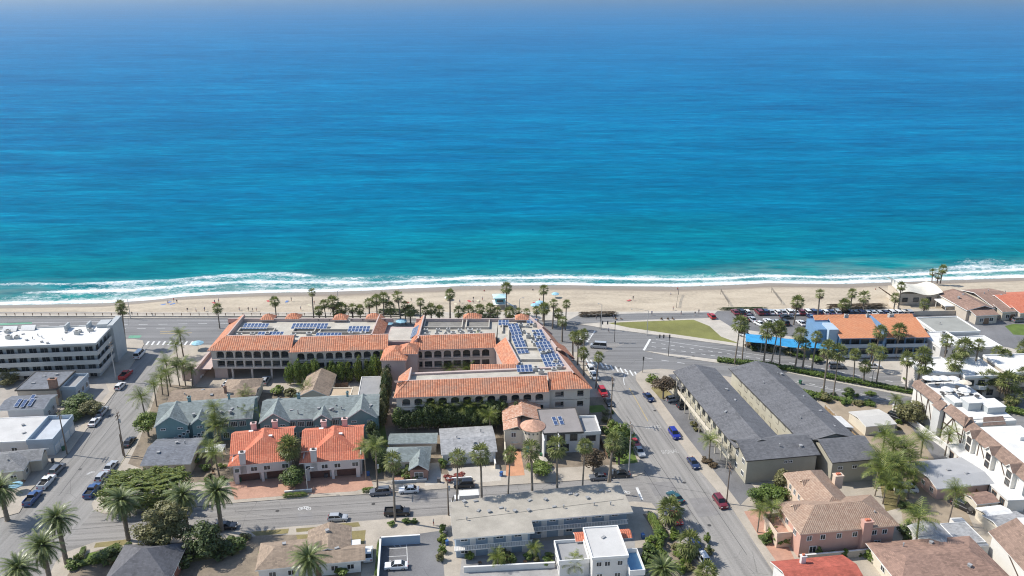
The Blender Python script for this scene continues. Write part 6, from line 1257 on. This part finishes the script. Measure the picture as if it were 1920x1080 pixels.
for x, y in more: shrub((x,y), rs.uniform(1.4,3.4), rs.uniform(.9,2.4), (lm := rs.choice([L_HEDGE,L_TREE,L_LIME,L_OLIVE,L_DARK,L_LIME])), 'small %s bed shrub %s' % ({L_HEDGE.name:'mid green',L_TREE.name:'deep green',L_LIME.name:'bright green',L_OLIVE.name:'olive',L_DARK.name:'dark'}[lm.name], near(x, y)), 'small bed shrubs')
for x, y in ((1410,740),(1425,765),(1440,790)): tree((x,y), 4.5, 5, L_DARK, 'small dark tree in the narrow sage courtyard', .15, 'courtyard trees')
# planted median: one mass of low shrubs nobody could count
rr = random.Random(5); mb = MB()
def strip_plants(line, wd, n, h):
    P = [G(*p) for p in line]; seg_l = [(P[i+1]-P[i]).length for i in range(len(P)-1)]; T = sum(seg_l)
    for _ in range(n):
        s = rr.random()*T; i = 0
        while s > seg_l[i] and i < len(seg_l)-1: s -= seg_l[i]; i += 1
        d = (P[i+1]-P[i]).normalized(); c = P[i] + d*s + Vector((-d.y,d.x,0))*rr.uniform(-wd,wd)/2; hh = h*(.35 + .65*(.5+.5*mnoise.noise((c.x*.25,c.y*.25,1))))*rr.uniform(.3,1.0)
        u = Vector((rr.uniform(-1,1),rr.uniform(-1,1),rr.uniform(-.4,.6)))*.34; v_ = Vector((rr.uniform(-1,1),rr.uniform(-1,1),rr.uniform(-.3,.3)))*.26; c = c + Vector((0,0,KZ+hh)); mb.face([c-u,c-v_,c+u,c+v_])
strip_plants([(1345,677),(1460,691),(1602,718),(1735,742),(1920,778)], 2.6, 14000, 1.5); strip_plants([(1500,735),(1560,748),(1640,762)], 2.0, 1800, 1.0)
tag(mb.build('median_planting', [L_HEDGE]), kind='stuff')
# ------------------------------------------------------------------ vehicles
TYRE = M('tyre_rubber', (0.02,0.02,0.02), .9, .1, 2.0); CGLASS = paint('car_glass', (0.015,0.018,0.022), .05); LAMP = paint('head_lamp', (0.7,0.7,0.68), .15); TAILM = paint('tail_lamp', (0.35,0.02,0.02), .3); RIM = M('wheel_rim', (0.4,0.4,0.42), .35, .1, 2.0, metal=.7)
def car_paint(n, c): 
    m = paint('car_paint_' + n, c, .28); m.node_tree.nodes['Principled BSDF'].inputs['Coat Weight'].default_value = .6; return m
PAINT = {k: car_paint(k, c) for k, c in dict(white=(.72,.72,.71), silver=(.40,.42,.44), grey=(.14,.15,.165), black=(.018,.019,.022), red=(.42,.018,.022), blue=(.035,.085,.22), teal=(.02,.085,.10), navy=(.02,.035,.10), royal=(.01,.02,.26), tan=(.36,.30,.22), green=(.03,.09,.05), maroon=(.16,.02,.03)).items()}
def hexa(mb, b, t, m=0):
    """frustum from bottom rect b=(x0,y0,x1,y1,z) to top rect t"""
    B = [(b[0],b[1],b[4]),(b[2],b[1],b[4]),(b[2],b[3],b[4]),(b[0],b[3],b[4])]; T = [(t[0],t[1],t[4]),(t[2],t[1],t[4]),(t[2],t[3],t[4]),(t[0],t[3],t[4])]
    mb.slope(T, m); mb.slope(B[::-1], m)
    for i in range(4): j = (i+1) % 4; mb.slope([B[i],B[j],T[j],T[i]], m)
def car_meshes(kind):
    L, W, H, c0, c1, r0, r1, belt = dict(sedan=(4.6,1.8,1.43,-1.75,1.0,-1.05,.25,.88), suv=(4.7,1.88,1.72,-2.2,1.15,-1.95,.4,1.02), hatch=(4.2,1.76,1.5,-2.0,1.0,-1.65,.25,.92), pickup=(5.5,1.95,1.8,-.7,1.35,-.5,.7,1.05), van=(5.2,1.95,2.1,-2.5,1.9,-2.42,1.2,1.1))[kind]
    mb = MB(); h = L/2; w_ = W/2
    hexa(mb, (-h+.05,-w_+.06,h-.1,w_-.06,.22), (-h,-w_,h,w_,.55)); hexa(mb, (-h,-w_,h,w_,.55), (-h+.08,-w_+.05,h-.18,w_-.05,belt - .08)); hexa(mb, (-h+.08,-w_+.05,h-.18,w_-.05,belt-.08), (c0 if kind != 'pickup' else -h+.12,-w_+.12,c1+.55,w_-.12,belt))
    hexa(mb, (r0-.02,-w_+.26,r1+.02,w_-.26,H-.07), (r0+.1,-w_+.34,r1-.1,w_-.34,H))
    for x, xr in ((c0+.05,r0), (c1-.05,r1), ((c0+c1)/2,(r0+r1)/2)):
        for s in (-1,1): mb.tube((x,s*(w_-.13),belt-.02),(xr,s*(w_-.27),H-.05),.045,.04,4,0,False)
    if kind == 'pickup':
        for q in ((-h+.1,-w_+.06,-.75,-w_+.18),(-h+.1,w_-.18,-.75,w_-.06),(-h+.08,-w_+.1,-h+.2,w_-.1)): mb.box(q[0],q[1],belt-.05,q[2],q[3],belt+.28)
        mb.box(-h+.2,-w_+.18,belt-.02,-.75,w_-.18,belt+.01,1)
    for s in (-1,1): mb.box(c1+.1,s*(w_+.02)-.09,belt-.02,c1+.28,s*(w_+.02)+.09,belt+.12)
    body = mb.mesh('body', [PAINT['white'], TYRE]); g = MB(); hexa(g, (c0,-w_+.13,c1,w_-.13,belt-.03), (r0,-w_+.28,r1,w_-.28,H-.06)); glass = g.mesh('windows', [CGLASS])
    wh = MB(); wh.tube((0,-.11,0),(0,.11,0),.33,.33,12,0); wh.tube((0,-.12,0),(0,.12,0),.19,.19,8,1); wheel = wh.mesh('wheel', [TYRE, RIM])
    l = MB(); l.box(-.04,-.2,-.08,.06,.2,.08); lamp = l.mesh('headlight', [LAMP]); tl = MB(); tl.box(-.06,-.17,-.1,.04,.17,.1); tail = tl.mesh('tail_light', [TAILM])
    return dict(body=body, glass=glass, wheel=wheel, lamp=lamp, tail=tail, L=L, W=W, wb=(h-.85, -h+.9), belt=belt)
CARM = {k: car_meshes(k) for k in ('sedan','suv','hatch','pickup','van')}
def car(kind, color, pos, ang, label, group=None, z=0.012, small=False):
    c = CARM[kind]; P = G(*pos); a = radians(ang + R.uniform(-1.5,1.5)); t = empty({'pickup':'pickup_truck','van':'van'}.get(kind,'car'), (P.x,P.y,z), a, label, {'pickup':'pickup','van':'van','suv':'car'}.get(kind,'car'), group)
    b = link('body', c['body'], t); b.material_slots[0].link = 'OBJECT'; b.material_slots[0].material = PAINT[color]
    link('windows', c['glass'], t); h = c['L']/2; w_ = c['W']/2
    for x in c['wb']:
        for s in (-1,1): link('wheel', c['wheel'], t, (x, s*(w_-.12), .33))
    if not small:
        for s in (-1,1): link('headlight', c['lamp'], t, (h-.08, s*(w_-.32), .66)); link('tail_light', c['tail'], t, (-h+.03, s*(w_-.28), .78))
    return t
CZ_ = KZ + .02
for a in (('van','white',(262,668),90,'white van parked by the white roofed apartment block'),('pickup','red',(236,706),88,'red pickup with ladder rack on the side street'),('hatch','white',(226,727),90,'small white car parked just below the red pickup'),('suv','silver',(192,775),92,'silver wagon in the pair beside the garden trees'),('sedan','white',(178,794),92,'white sedan with silver wagon behind it on the side street'),
    ('sedan','black',(243,832),90,'black sedan at the verge below the twin poles'),('suv','grey',(108,884),90,'dark grey car at the left kerb above the white pickup'),('pickup','white',(88,908),92,'white pickup at the left kerb of the side street'),('pickup','blue',(62,938),92,'dark blue pickup near the left corner house'),('sedan','silver',(208,878),90,'silver sedan beside the clipped fig tree'),('hatch','silver',(192,897),90,'silver hatchback between silver sedan and blue pickup'),('pickup','blue',(174,924),90,'bright blue pickup at the corner kerb'),
    ('suv','grey',(713,926),186,'grey wagon parked before the cottage palms'),('sedan','white',(767,922),186,'white sedan parked before the cottage'),('suv','black',(870,912),184,'black van like wagon before the grey gabled house'),('sedan','grey',(1123,898),184,'dark sedan under the brown feathery tree'),('sedan','black',(1162,893),184,'black sedan in the shade at the street corner'),
    ('sedan','black',(424,990),4,'dark sedan behind the date palm trunk'),('hatch','silver',(634,975),4,'silver blue hatchback on the near kerb alone'),('pickup','black',(745,964),4,'dark pickup parked by the blue lot wall'),
    ('suv','royal',(1264,817),-80,'vivid blue car heading down to the shore'),('sedan','navy',(1216,748),-76,'dark blue sedan near the corner olive tree'),('sedan','navy',(1300,872),-80,'dark navy sedan below the vivid blue car'),('sedan','teal',(1266,936),118,'dark teal car turning at the junction'),('suv','maroon',(1350,945),-78,'dark plum wagon beside the lower kerb pole'),
    ('suv','red',(1130,738),-79,'bright red car at the hotel kerb'),('suv','white',(1108,697),-79,'white car nearest the crossing at the hotel kerb'),('hatch','silver',(1114,709),-79,'silver car behind the white one at the hotel kerb'),('sedan','black',(1141,757),-79,'black car at the kerb behind the red one'),('hatch','green',(1184,820),-79,'dark green car at the modern house kerb'),('sedan','red',(1190,834),-79,'red car at the modern house kerb'),('sedan','silver',(1199,850),-79,'silver sedan below the red car at the kerb'),
    ('hatch','red',(1268,976),-80,'red car half hidden under the short fan palm'),('suv','navy',(1305,1030),-80,'dark open car parked on the dirt verge side'),('suv','white',(1322,1057),-80,'white car with black roof rack at the verge'),('van','silver',(1122,652),170,'silver car driving along the coast road')): car(*a)
for a in (('sedan','white',(691,1044),97,'white sedan in the bungalow driveway'),('sedan','white',(743,1066),183,'white sedan parked in the small lot'),('suv','black',(1285,765),15,'dark car by the sage apartment carport'),('hatch','silver',(1262,752),20,'silver car beside the sage carport'),('sedan','red',(1302,762),10,'dark red car beside the sage walkway'),('suv','black',(1680,787),-50,'dark car in the alley by the white wall'),('pickup','red',(1730,780),-20,'red pickup on the coast road verge') ,('van','white',(1697,922),0,'white van under the villa palms'),('suv','black',(1805,955),-55,'dark car beside the timber fence'),('suv','grey',(1568,690),0,'dark car before the restaurant'),('suv','grey',(1910,604),10,'dark car on the shore house road'),('sedan','white',(370,712),80,'white car in the hotel drive'),('suv','silver',(498,718),88,'silver car nosing out of the hotel garage'),('sedan','silver',(430,722),70,'pale car inside the hotel garage'),('sedan','white',(1425,611),-60,'white car near the canopy end of the car park'),('sedan','black',(1475,598),5,'black car driving through the beach car park'),('sedan','white',(1537,605),-80,'white car beside the blue restaurant wall'),('hatch','red',(1334,596),100,'dark red car at the car park entrance'),('suv','white',(1722,703),10,'white car beside the condominium drive'),('sedan','white',(1637,690),0,'white car in front of the restaurant'),('hatch','white',(1398,632),-40,'white car beside the lawn tip')): car(*a, z=CZ_)
cols = ['maroon','black','white',None,'maroon','navy','silver','white','silver','white','white','maroon','white','navy','navy','white','navy','silver','black','navy','grey','navy','white','white','silver','navy','white','white','white','silver']
for i, c in enumerate(cols):
    if c: car(R.choice(['sedan','suv','hatch','suv']), c, (1378 + i*11.2, 588.5 + (i > 18)*1.0), 96 + R.uniform(-4,4), '%s car parked nose in along the beach edge of the car park' % {'maroon':'dark red','navy':'dark blue'}.get(c,c), 'beach edge parked cars', CZ_)
for i, (x, y, c) in enumerate(((1440,606,'white'),(1455,607,'silver'),(1470,608,'black'),(1502,609,'white'),(1515,610,'grey'),(1396,600,'maroon'),(1410,602,'silver'),(1520,597,'navy'))): car(R.choice(['sedan','suv','hatch']), c, (x,y), 100, '%s car in the broken second row of the beach car park' % {'maroon':'dark red','navy':'dark blue'}.get(c,c), 'second row parked cars', CZ_)
P = G(872,948); t = empty('box_truck', (P.x,P.y,.012), radians(186), 'white box truck parked behind the motel', 'truck'); q = MB(); q.box(-3,-1.1,.8,1.2,1.1,3.2); q.build('cargo_box', [WHITE], t); q = MB(); hexa(q, (1.3,-1,3.0,1,.5), (1.3,-.95,2.8,.95,1.4)); hexa(q, (1.3,-.95,2.8,.95,1.4), (1.3,-.85,2.2,.85,2.3)); q.build('cab', [PAINT['white']], t); q = MB(); q.slope([(2.84,-.8,1.45),(2.84,.8,1.45),(2.28,.75,2.25),(2.28,-.75,2.25)]); q.build('windscreen', [CGLASS], t)
for x in (-2,2.2):
    for s in (-.95,.95): link('wheel', CARM['van']['wheel'], t, (x,s,.36))

# ------------------------------------------------------------------ poles, signals, lamps
POLEM = M('pole_wood', (0.17,0.13,0.10), .95, .3, 1.5); CONCP = M('concrete_pole', (0.4,0.39,0.37), .85, .1, 1.0)
def utility_pole(base, top, label, arms=2, mat=None, rz=.1):
    P, h = h_from(base, top); h = min(h, 16); t = empty('utility_pole', P, rz, label, 'utility pole', 'utility poles'); q = MB(); q.tube((0,0,-.3),(0,0,h),.17,.12,8); q.build('pole', [mat or POLEM], t)
    for k in range(arms):
        q = MB(); z = h - .5 - .9*k; q.box(-.06,-1.3,z,.06,1.3,z+.14); [q.tube((0,y,z+.14),(0,y,z+.34),.05,.04,5) for y in (-1.2,-.6,.6,1.2)]; q.build('crossarm', [POLEM], t)
    q = MB(); q.tube((.3,0,h-2.6),(.3,0,h-1.7),.24,.24,8); q.box(.05,-.05,h-2.2,.3,.05,h-2.0); q.build('transformer', [METAL], t); return t
utility_pole((126,851), (113,768), 'timber utility pole beside the garage row'); utility_pole((234,857), (222,775), 'timber utility pole on the verge by the black sedan'); utility_pole((231,853), (224,815), 'short stub pole beside the verge utility pole', 0); utility_pole((218,713), (207,643), 'pale utility pole in front of the white roofed block', 2, CONCP)
utility_pole((841,966), (838,900), 'dark utility pole at the motel end'); utility_pole((1144,924), (1143,870), 'thin pole by the motel roof corner', 1); utility_pole((1179,887), (1182,795), 'pale utility pole at the street corner garden', 2, CONCP); utility_pole((1362,944), (1368,870), 'timber utility pole on the lower kerb of the shore street'); utility_pole((1145,793), (1146,708), 'timber utility pole at the hotel kerb'); utility_pole((1595,893), (1590,858), 'pale pole with bracket at the sage gable', 1, CONCP); utility_pole((709,925), (701,860), 'pole beside the cottage palms', 1); utility_pole((29,712), (22,672), 'pole by the left garden trees', 1)
def street_lamp(base, top, arm, label):
    P, h = h_from(base, top); h = min(h,12); t = empty('street_lamp', P, 0, label, 'street lamp', 'street lamps'); q = MB(); q.tube((0,0,-.2),(0,0,h),.12,.08,8); q.build('pole', [CONCP], t); q = MB(); q.tube((0,0,h-.1),(arm*.6,0,h+.5),.06,.05,6); q.tube((arm*.6,0,h+.5),(arm,0,h+.55),.05,.05,6); q.build('arm', [CONCP], t); q = MB(); q.box(arm-.1,-.14,h+.45,arm+.6*(1 if arm > 0 else -1),.14,h+.6); q.build('lamp_head', [METAL], t)
street_lamp((1213,628), (1212,583), -5, 'street lamp with long curved arm by the park lawn'); street_lamp((1127,617), (1127,573), -.8, 'short armed lamp post at the lawn tip'); street_lamp((636,590), (633,546), 1.5, 'slim lamp post at the back of the sand near the palms'); street_lamp((245,597), (240,562), -1.5, 'slim lamp post on the left promenade'); street_lamp((974,602), (973,562), 1.0, 'slim lamp post near the lifeguard tower'); street_lamp((577,922), (568,882), 1.2, 'pale lamp post between the duplex drives'); street_lamp((1634,720), (1636,696), 1, 'lamp post on the median by the restaurant')
def signal(base, h, label, arm=0):
    P = G(*base); t = empty('traffic_signal', (P.x,P.y,KZ), 0, label, 'traffic signal', 'traffic signals'); q = MB(); q.tube((0,0,-.2),(0,0,h),.1,.08,8); q.build('pole', [DARKTRIM], t)
    if arm: q = MB(); q.tube((0,0,h-.4),(arm,0,h-.1),.07,.05,6); q.build('mast_arm', [DARKTRIM], t)
    for k, x in enumerate([0] + ([arm*.6, arm] if arm else [])):
        q = MB(); q.box(x-.2,-.2,h-1.1,x+.2,.15,h); q.build('signal_head', [DARKTRIM], t)
signal((1205,699), 5, 'traffic signal on the corner by the bronze olive tree'); signal((1253,668), 7, 'traffic signal mast on the median nose', -3); signal((1152,641), 7, 'traffic signal with mast arm at the far crossing', -4); signal((1125,617), 5, 'twin signal posts at the lawn tip crossing')

# ------------------------------------------------------------------ beach furniture and people
LB = M('lifeguard_blue', (0.12,0.42,0.52), .6, .1, .6)
P = G(937,577,-.3); t = empty('lifeguard_tower', (P.x,P.y,-.4), .1, 'pale blue lifeguard tower on stilts on the sand', 'lifeguard tower')
q = MB(); hexa(q, (-1.5,-1.4,1.5,1.4,2.2), (-1.9,-1.8,1.9,1.8,4.3)); q.build('cabin', [LB], t); q = MB(); roof_hip(q, -2.4, -2.3, 2.4, 2.3, 4.5, .7); q.build('roof', [M('pale_aqua', (0.45,0.66,0.7), .6, .08, .6), TRIM], t); q = MB(); q.box(-2.4,-2.4,2.0,2.4,2.4,2.2); q.build('deck', [TRIM], t)
for s in (-1,1): q = MB(); q.box(-2.4,s*2.35-.04,3.0,2.4,s*2.35+.04,3.1); q.build('railing', [TRIM], t)
for x in (-1.8,1.8):
    for y in (-1.8,1.8): q = MB(); q.box(x-.1,y-.1,-1,x+.1,y+.1,2.0); q.build('stilt', [TRIM], t)
q = MB(); q.slope([(2.4,-.6,2.1),(5.6,-.6,.1),(5.6,.6,.1),(2.4,.6,2.1)]); q.build('ramp', [TRIM], t); row(t, 'f', [0], -1.62, 2.9, 2.2, 1.0, 1, DARKTRIM)
def parasol(pos, r, h, col, label, z=0.0, group=None, at=None):
    P = Vector(at) if at else G(*pos, z); t = empty('parasol', (P.x,P.y,P.z if at else z), 0, label, 'parasol', group); q = MB(); q.tube((0,0,-.1),(0,0,h),.04,.04,6); q.build('pole', [METAL], t); q = MB(); q.lathe([(r,h-.55*r*.6),(r*.55,h-.2*r*.6),(0,h+.05)], 8); q.lathe([(r,h-.55*r*.6),(r,h-.55*r*.6-.18)], 8); q.build('canopy', [col], t); return t
AQ = M('aqua_fabric', (0.28,0.5,0.6), .8, .1, 1.0); CRM = M('cream_fabric', (0.62,0.54,0.42), .85, .1, 1.0); WHF = M('white_fabric', (0.74,0.73,0.7), .85, .06, 1.0)
for i, (x, y, z, r) in enumerate(((1003,583,-.2,1.6),(1012,578,-.3,1.6),(1041,562,-.9,1.4))): parasol((x,y), r, 2.8, AQ, 'pale blue beach canopy pitched on the sand beyond the palms', z, 'beach canopies')
parasol((841,566), 1.4, 2.2, WHF, 'whitish parasol on the sand behind a tall palm', -.6)
for x, y in ((728,616),(753,612)): parasol((x,y), 1.9, 2.6, AQ, 'blue parasol on the hotel pool terrace', KZ, 'pool terrace parasols')
parasol((372,655), 1.9, 2.8, AQ, 'large pale blue parasol beside the hotel drive', KZ)
parasol((966,838), 1.7, 2.5, CRM, 'cream parasol on the Spanish house patio', KZ); parasol((1012,876), 1.9, 2.5, CRM, 'cream parasol in the front garden below the turret', KZ); parasol((32,922), 1.5, 2.3, AQ, 'teal parasol in the left corner yard', KZ)
tw = bpy.data.objects['timbered_hotel']; tw.rotation_mode = 'XYZ'
for i, (x, y) in enumerate(((3,20.5),(5,20.2),(7.2,20),(9.5,19.5),(4,14),(8,13),(11,17))): parasol(None, 1.5, 2.5, CRM if i == 6 else WHF, 'cream parasol on the timbered hotel roof terrace' if i == 6 else 'white parasol on the timbered hotel roof terrace', 0, None if i == 6 else 'roof terrace parasols', tw.matrix_basis @ Vector((x,y,8.4)))
# volleyball nets
for a, b in (((1351,553),(1366,577)), ((1446,550),(1464,574)), ((1272,553),(1268,580))):
    A, B = G(*a,-.5), G(*b,-.4); t = empty('volleyball_net', A, math.atan2(B.y-A.y,B.x-A.x), 'volleyball net strung between two posts on the sand', 'net', 'volleyball nets'); L = (B-A).length
    for x in (0,L): q = MB(); q.tube((x,0,-.5),(x,0,2.5),.06,.06,6); q.build('post', [DARKTRIM], t)
    q = MB(); [q.box(0,-.01,1.5+.18*i,L,.01,1.53+.18*i) for i in range(6)]; [q.box(x*.35,-.01,1.5,x*.35+.03,.01,2.43) for x in range(int(L/.35))]; q.build('netting', [DARKTRIM], t)
# promenade railing on the left
A = Vector((-200,266.4,KZ)); t = empty('beach_railing', A, 0, 'low dark post and rail fence along the promenade edge', 'fence')
for i in range(55): q = _wc.setdefault('bpost', (lambda b_: (b_.box(-.09,-.09,-.1,.09,.09,.95), b_.mesh('post', [WOOD]))[1])(MB())); link('post', q, t, (3*i,0,0))
q = MB(); q.box(0,-.04,.5,162,.04,.6); q.build('rail', [WOOD], t); q = MB(); q.box(0,-.04,.84,162,.04,.94); q.build('rail', [WOOD], t)
q = MB(); q.box(0,-1.5,0,162,-1.1,.45); tag(q.build('seat_wall', [CONC2], t), None)
# timber fences
def fence(a, b, h, label, mat=None):
    A, B = G(*a), G(*b); L = (B-A).length; t = empty('fence', (A.x,A.y,KZ), math.atan2(B.y-A.y,B.x-A.x), label, 'fence'); n_ = int(L/.3)
    pm = MB(); pm.box(0,-.02,-.1,.27,.02,h); me = pm.mesh('plank', [mat or FENCE])
    for i in range(min(n_,120)): link('plank', me, t, (.3*i + R.uniform(-.01,.01),R.uniform(-.012,.012),R.uniform(-.04,.04)))
    for i in range(int(L/2.4)+1): q = _wc.setdefault('fpost', (lambda b_: (b_.box(-.06,.03,-.1,.06,.15,1.9), b_.mesh('post', [WOOD]))[1])(MB())); link('post', q, t, (2.4*i,0,0))
fence((1816,915), (1876,992), 1.8, 'golden timber fence dividing the dirt yard from the sheds'); fence((1545,772), (1622,846), 1.8, 'timber fence along the sage apartment wing'); fence((590,733), (655,728), 1.7, 'dark timber fence behind the tan gabled house', WOOD); fence((1100,783), (1140,862), 1.6, 'timber fence beside the modern house', WOOD)
def wall_line(a, b, h, mat, label, th=.25):
    A, B = G(*a), G(*b); L = (B-A).length; t = empty('garden_wall', (A.x,A.y,KZ), math.atan2(B.y-A.y,B.x-A.x), label, 'wall'); q = MB(); q.box(0,0,-.2,L,th,h); q.build('wall', [mat], t); q = MB(); q.box(-.05,-.05,h,L+.05,th+.05,h+.1); q.build('cap', [TRIM], t)
wall_line((1672,770), (1800,866), 1.6, TUD, 'white garden wall below the timbered hotel'); wall_line((1502,1055), (1800,1028), 1.5, CONC2, 'pale block wall behind the peach villa'); wall_line((735,908), (800,904), .6, GREY_ST, 'low grey wall before the cottage patio'); wall_line((534,928), (585,924), .7, GREY_ST, 'low planter wall between the duplex drives'); wall_line((838,905), (884,902), .9, WHITE, 'low white fence wall before the red flowers'); wall_line((930,880), (915,805), 1.4, CREAM, 'pale side wall left of the Spanish house'); wall_line((870,1075), (1040,1066), 1.2, WHITE, 'low white wall of the motel court')

# people: one skinned body each, shared between look-alikes
def person_mesh(seed, stride, sit=False):
    rr = random.Random(seed); J = dict(pel=(0,0,.93), che=(0,.02,1.3), nec=(0,.02,1.5), hed=(0,.03,1.66), hl=(-.1,0,.9), kl=(-.11,stride*.22,.5), al=(-.11,-stride*.05,.08), tl=(-.11,.14-stride*.05,.03), hr=(.1,0,.9), kr=(.11,-stride*.12,.5), ar=(.11,-stride*.36,.1), tr=(.11,.14-stride*.36,.05), sl=(-.19,.02,1.43), el=(-.25,-stride*.12,1.16), wl=(-.24,-.02-stride*.05,.92), sr=(.19,.02,1.43), er=(.25,stride*.12,1.16), wr=(.24,.08+stride*.14,.95))
    E = [('pel','che'),('che','nec'),('nec','hed'),('pel','hl'),('hl','kl'),('kl','al'),('al','tl'),('pel','hr'),('hr','kr'),('kr','ar'),('ar','tr'),('che','sl'),('sl','el'),('el','wl'),('che','sr'),('sr','er'),('er','wr')]
    rad = dict(pel=.15,che=.16,nec=.06,hed=.11,hl=.1,kl=.065,al=.045,tl=.04,hr=.1,kr=.065,ar=.045,tr=.04,sl=.07,el=.045,wl=.035,sr=.07,er=.045,wr=.035)
    ks = list(J); me = bpy.data.meshes.new('person_tmp'); me.from_pydata([J[k] for k in ks], [(ks.index(a),ks.index(b)) for a, b in E], []); o = bpy.data.objects.new('person_tmp', me); COL.objects.link(o); o.modifiers.new('s','SKIN')
    for i, k in enumerate(ks): me.skin_vertices[0].data[i].radius = (rad[k],rad[k]*.8); me.skin_vertices[0].data[i].use_root = (k == 'pel')
    sd = o.modifiers.new('d','SUBSURF'); sd.levels = 1; sd.render_levels = 1
    dg = bpy.context.evaluated_depsgraph_get(); out = bpy.data.meshes.new_from_object(o.evaluated_get(dg)); bpy.data.objects.remove(o); return out
SKIN = M('skin', (0.42,0.26,0.18), .6, .08, 2.0); CLOTH = [M('cloth_%d' % i, c, .9, .1, 2.0) for i, c in enumerate(((.03,.03,.035),(.5,.5,.5),(.05,.08,.2),(.3,.05,.05),(.12,.12,.13)))]
PM = []
for i in range(5):
    me = person_mesh(i, (.9,.2,-.8,.5,0)[i])
    me.materials.clear()
    for m_ in (SKIN, CLOTH[i], CLOTH[(i*2+1) % 5], M('hair', (.04,.03,.02), .8, .1, 2.0)): me.materials.append(m_)
    for p_ in me.polygons:
        z = p_.center.z; x = abs(p_.center.x); p_.material_index = 3 if z > 1.68 else (0 if z > 1.47 or (x > .2 and z < 1.25 and z > .85) or z < .42 else (1 if z > .92 else 2)); p_.use_smooth = True
    PM.append(me)
for i, (x, y, z) in enumerate(((352,585,0),(368,585,0),(384,584,0),(449,583,0),(466,584,0),(474,585,0),(481,584,0),(403,570,-.7),(908,551,-1.5),(999,549,-1.5),(887,571,-.6),(1257,556,-1.2),(1150,598,.14),(1270,546,-1.6),(1310,588,.13),(1303,592,.13),(1277,590,.13),(1222,591,.13),(1641,548,-1.4),(248,592,.13),(286,594,.13),(564,582,0),(599,579,0),(1262,582,0),(1085,668,.13),(1090,680,.13),(813,985,.13),(1141,623,.13),(1100,690,.13),(1118,600,.13))):
    P = G(x,y,z); zz = z
    o = link('person', PM[i % 5], None, (P.x,P.y,zz), R.uniform(0,6.28)); s = R.uniform(.95,1.06); o.scale = (s,s,s)
    tag(o, ('person in dark clothes standing on the sand' if z <= 0 else 'person in casual clothes walking on the pavement'), 'person', 'people on the sand' if z <= 0 else 'people on the pavements')

# ------------------------------------------------------------------ yard clutter, bins, towels
def bin_mesh(c):
    b_ = MB(); hexa(b_, (-.26,-.3,.26,.3,.08), (-.3,-.36,.3,.36,.95)); b_.box(-.33,-.4,.95,.33,.38,1.03); b_.tube((-.28,.33,.12),(.28,.33,.12),.11,.11,8); return b_.mesh('wheeled_bin', [c])
BINS = {n: bin_mesh(paint('bin_' + n, c, .5)) for n, c in (('blue', (.04,.12,.32)), ('green', (.03,.12,.06)), ('grey', (.09,.09,.1)))}
for i, (x, y) in enumerate(((448,902),(451,903),(612,896),(690,893),(800,880),(823,905),(940,893),(1015,858),(1150,866),(372,866),(668,1050),(835,1005),(838,1022),(1545,1048),(1560,1046),(1600,1043),(1735,905),(1800,940),(1205,1010),(120,845),(100,868),(20,880),(1500,720))):
    n = ('blue','green','grey')[i % 3]; P = G(x,y); tag(link('wheeled_bin', BINS[n], None, (P.x,P.y,KZ+.02), R.uniform(0,6)), '%s wheeled bin standing %s' % (n, near(x,y)), 'bin', 'wheeled bins')
_tw = MB(); _tw.box(-.45,-.9,0,.45,.9,.03); TWM = [_tw.mesh('beach_towel', [M('towel_%d' % i, c, .95, .1, 1.0)]) for i, c in enumerate(((.45,.1,.1),(.1,.2,.45),(.6,.55,.4)))]
_dc = MB(); _dc.box(-.3,-.3,.3,.3,.3,.36); _dc.slope([(-.3,.3,.36),(.3,.3,.36),(.3,.5,.95),(-.3,.5,.95)]); [_dc.box(x-.03,y-.03,0,x+.03,y+.03,.3) for x in (-.27,.27) for y in (-.27,.27)]; CHM = _dc.mesh('patio_chair', [WOOD])
for i, (x, y) in enumerate(((1155,600),(1165,600),(1240,600),(1252,600),(1262,600),(965,846),(972,846),(1008,884),(1018,884),(900,1058),(960,1058),(985,1056),(1028,1050),(655,872),(400,890),(45,905))): P = G(x,y); tag(link('patio_chair', CHM, None, (P.x,P.y,KZ+.02), R.uniform(0,6)), 'low wooden seat standing ' + ('on the park path' if y == 600 else near(x,y)), 'chair', 'wooden seats')
rs = random.Random(9)
for i in range(16):
    x, y = rs.uniform(300,1300), rs.uniform(566,578); P = G(x,y,-.55); dd_ = float(shore(P.x)) - P.y; zz = min(.08, SEA_Z + .02 + min(max(dd_,0),9)*.16 + max(dd_-9,0)*.07)
    k = i % 3; tag(link('beach_towel', TWM[k], None, (P.x,P.y,zz+.1), rs.uniform(0,6)), '%s towel laid out on the dry sand' % ('red','blue','tan')[k], 'towel', 'beach towels'); o = link('person', PM[i % 5], None, (P.x+1.5,P.y+.5,zz+.02), rs.uniform(0,6)); tag(o, 'person standing beside a towel on the sand', 'person', 'people by towels')
# ------------------------------------------------------------------ sea haze
hz = MB(); hz.box(-14000, -420, -6, 14000, 16800, CAMH + 6)
m = bpy.data.materials.new('haze_air'); m.use_nodes = True; nt = m.node_tree
nt.nodes.remove(nt.nodes['Principled BSDF'])
pv = nt.nodes.new('ShaderNodeVolumePrincipled'); pv.inputs['Color'].default_value = (0.88, 0.94, 1.0, 1); pv.inputs['Density'].default_value = 0.00015
pv.inputs['Anisotropy'].default_value = 0.82
nt.links.new(pv.outputs[0], nt.nodes['Material Output'].inputs['Volume'])
tag(hz.build('haze', m), kind='stuff')
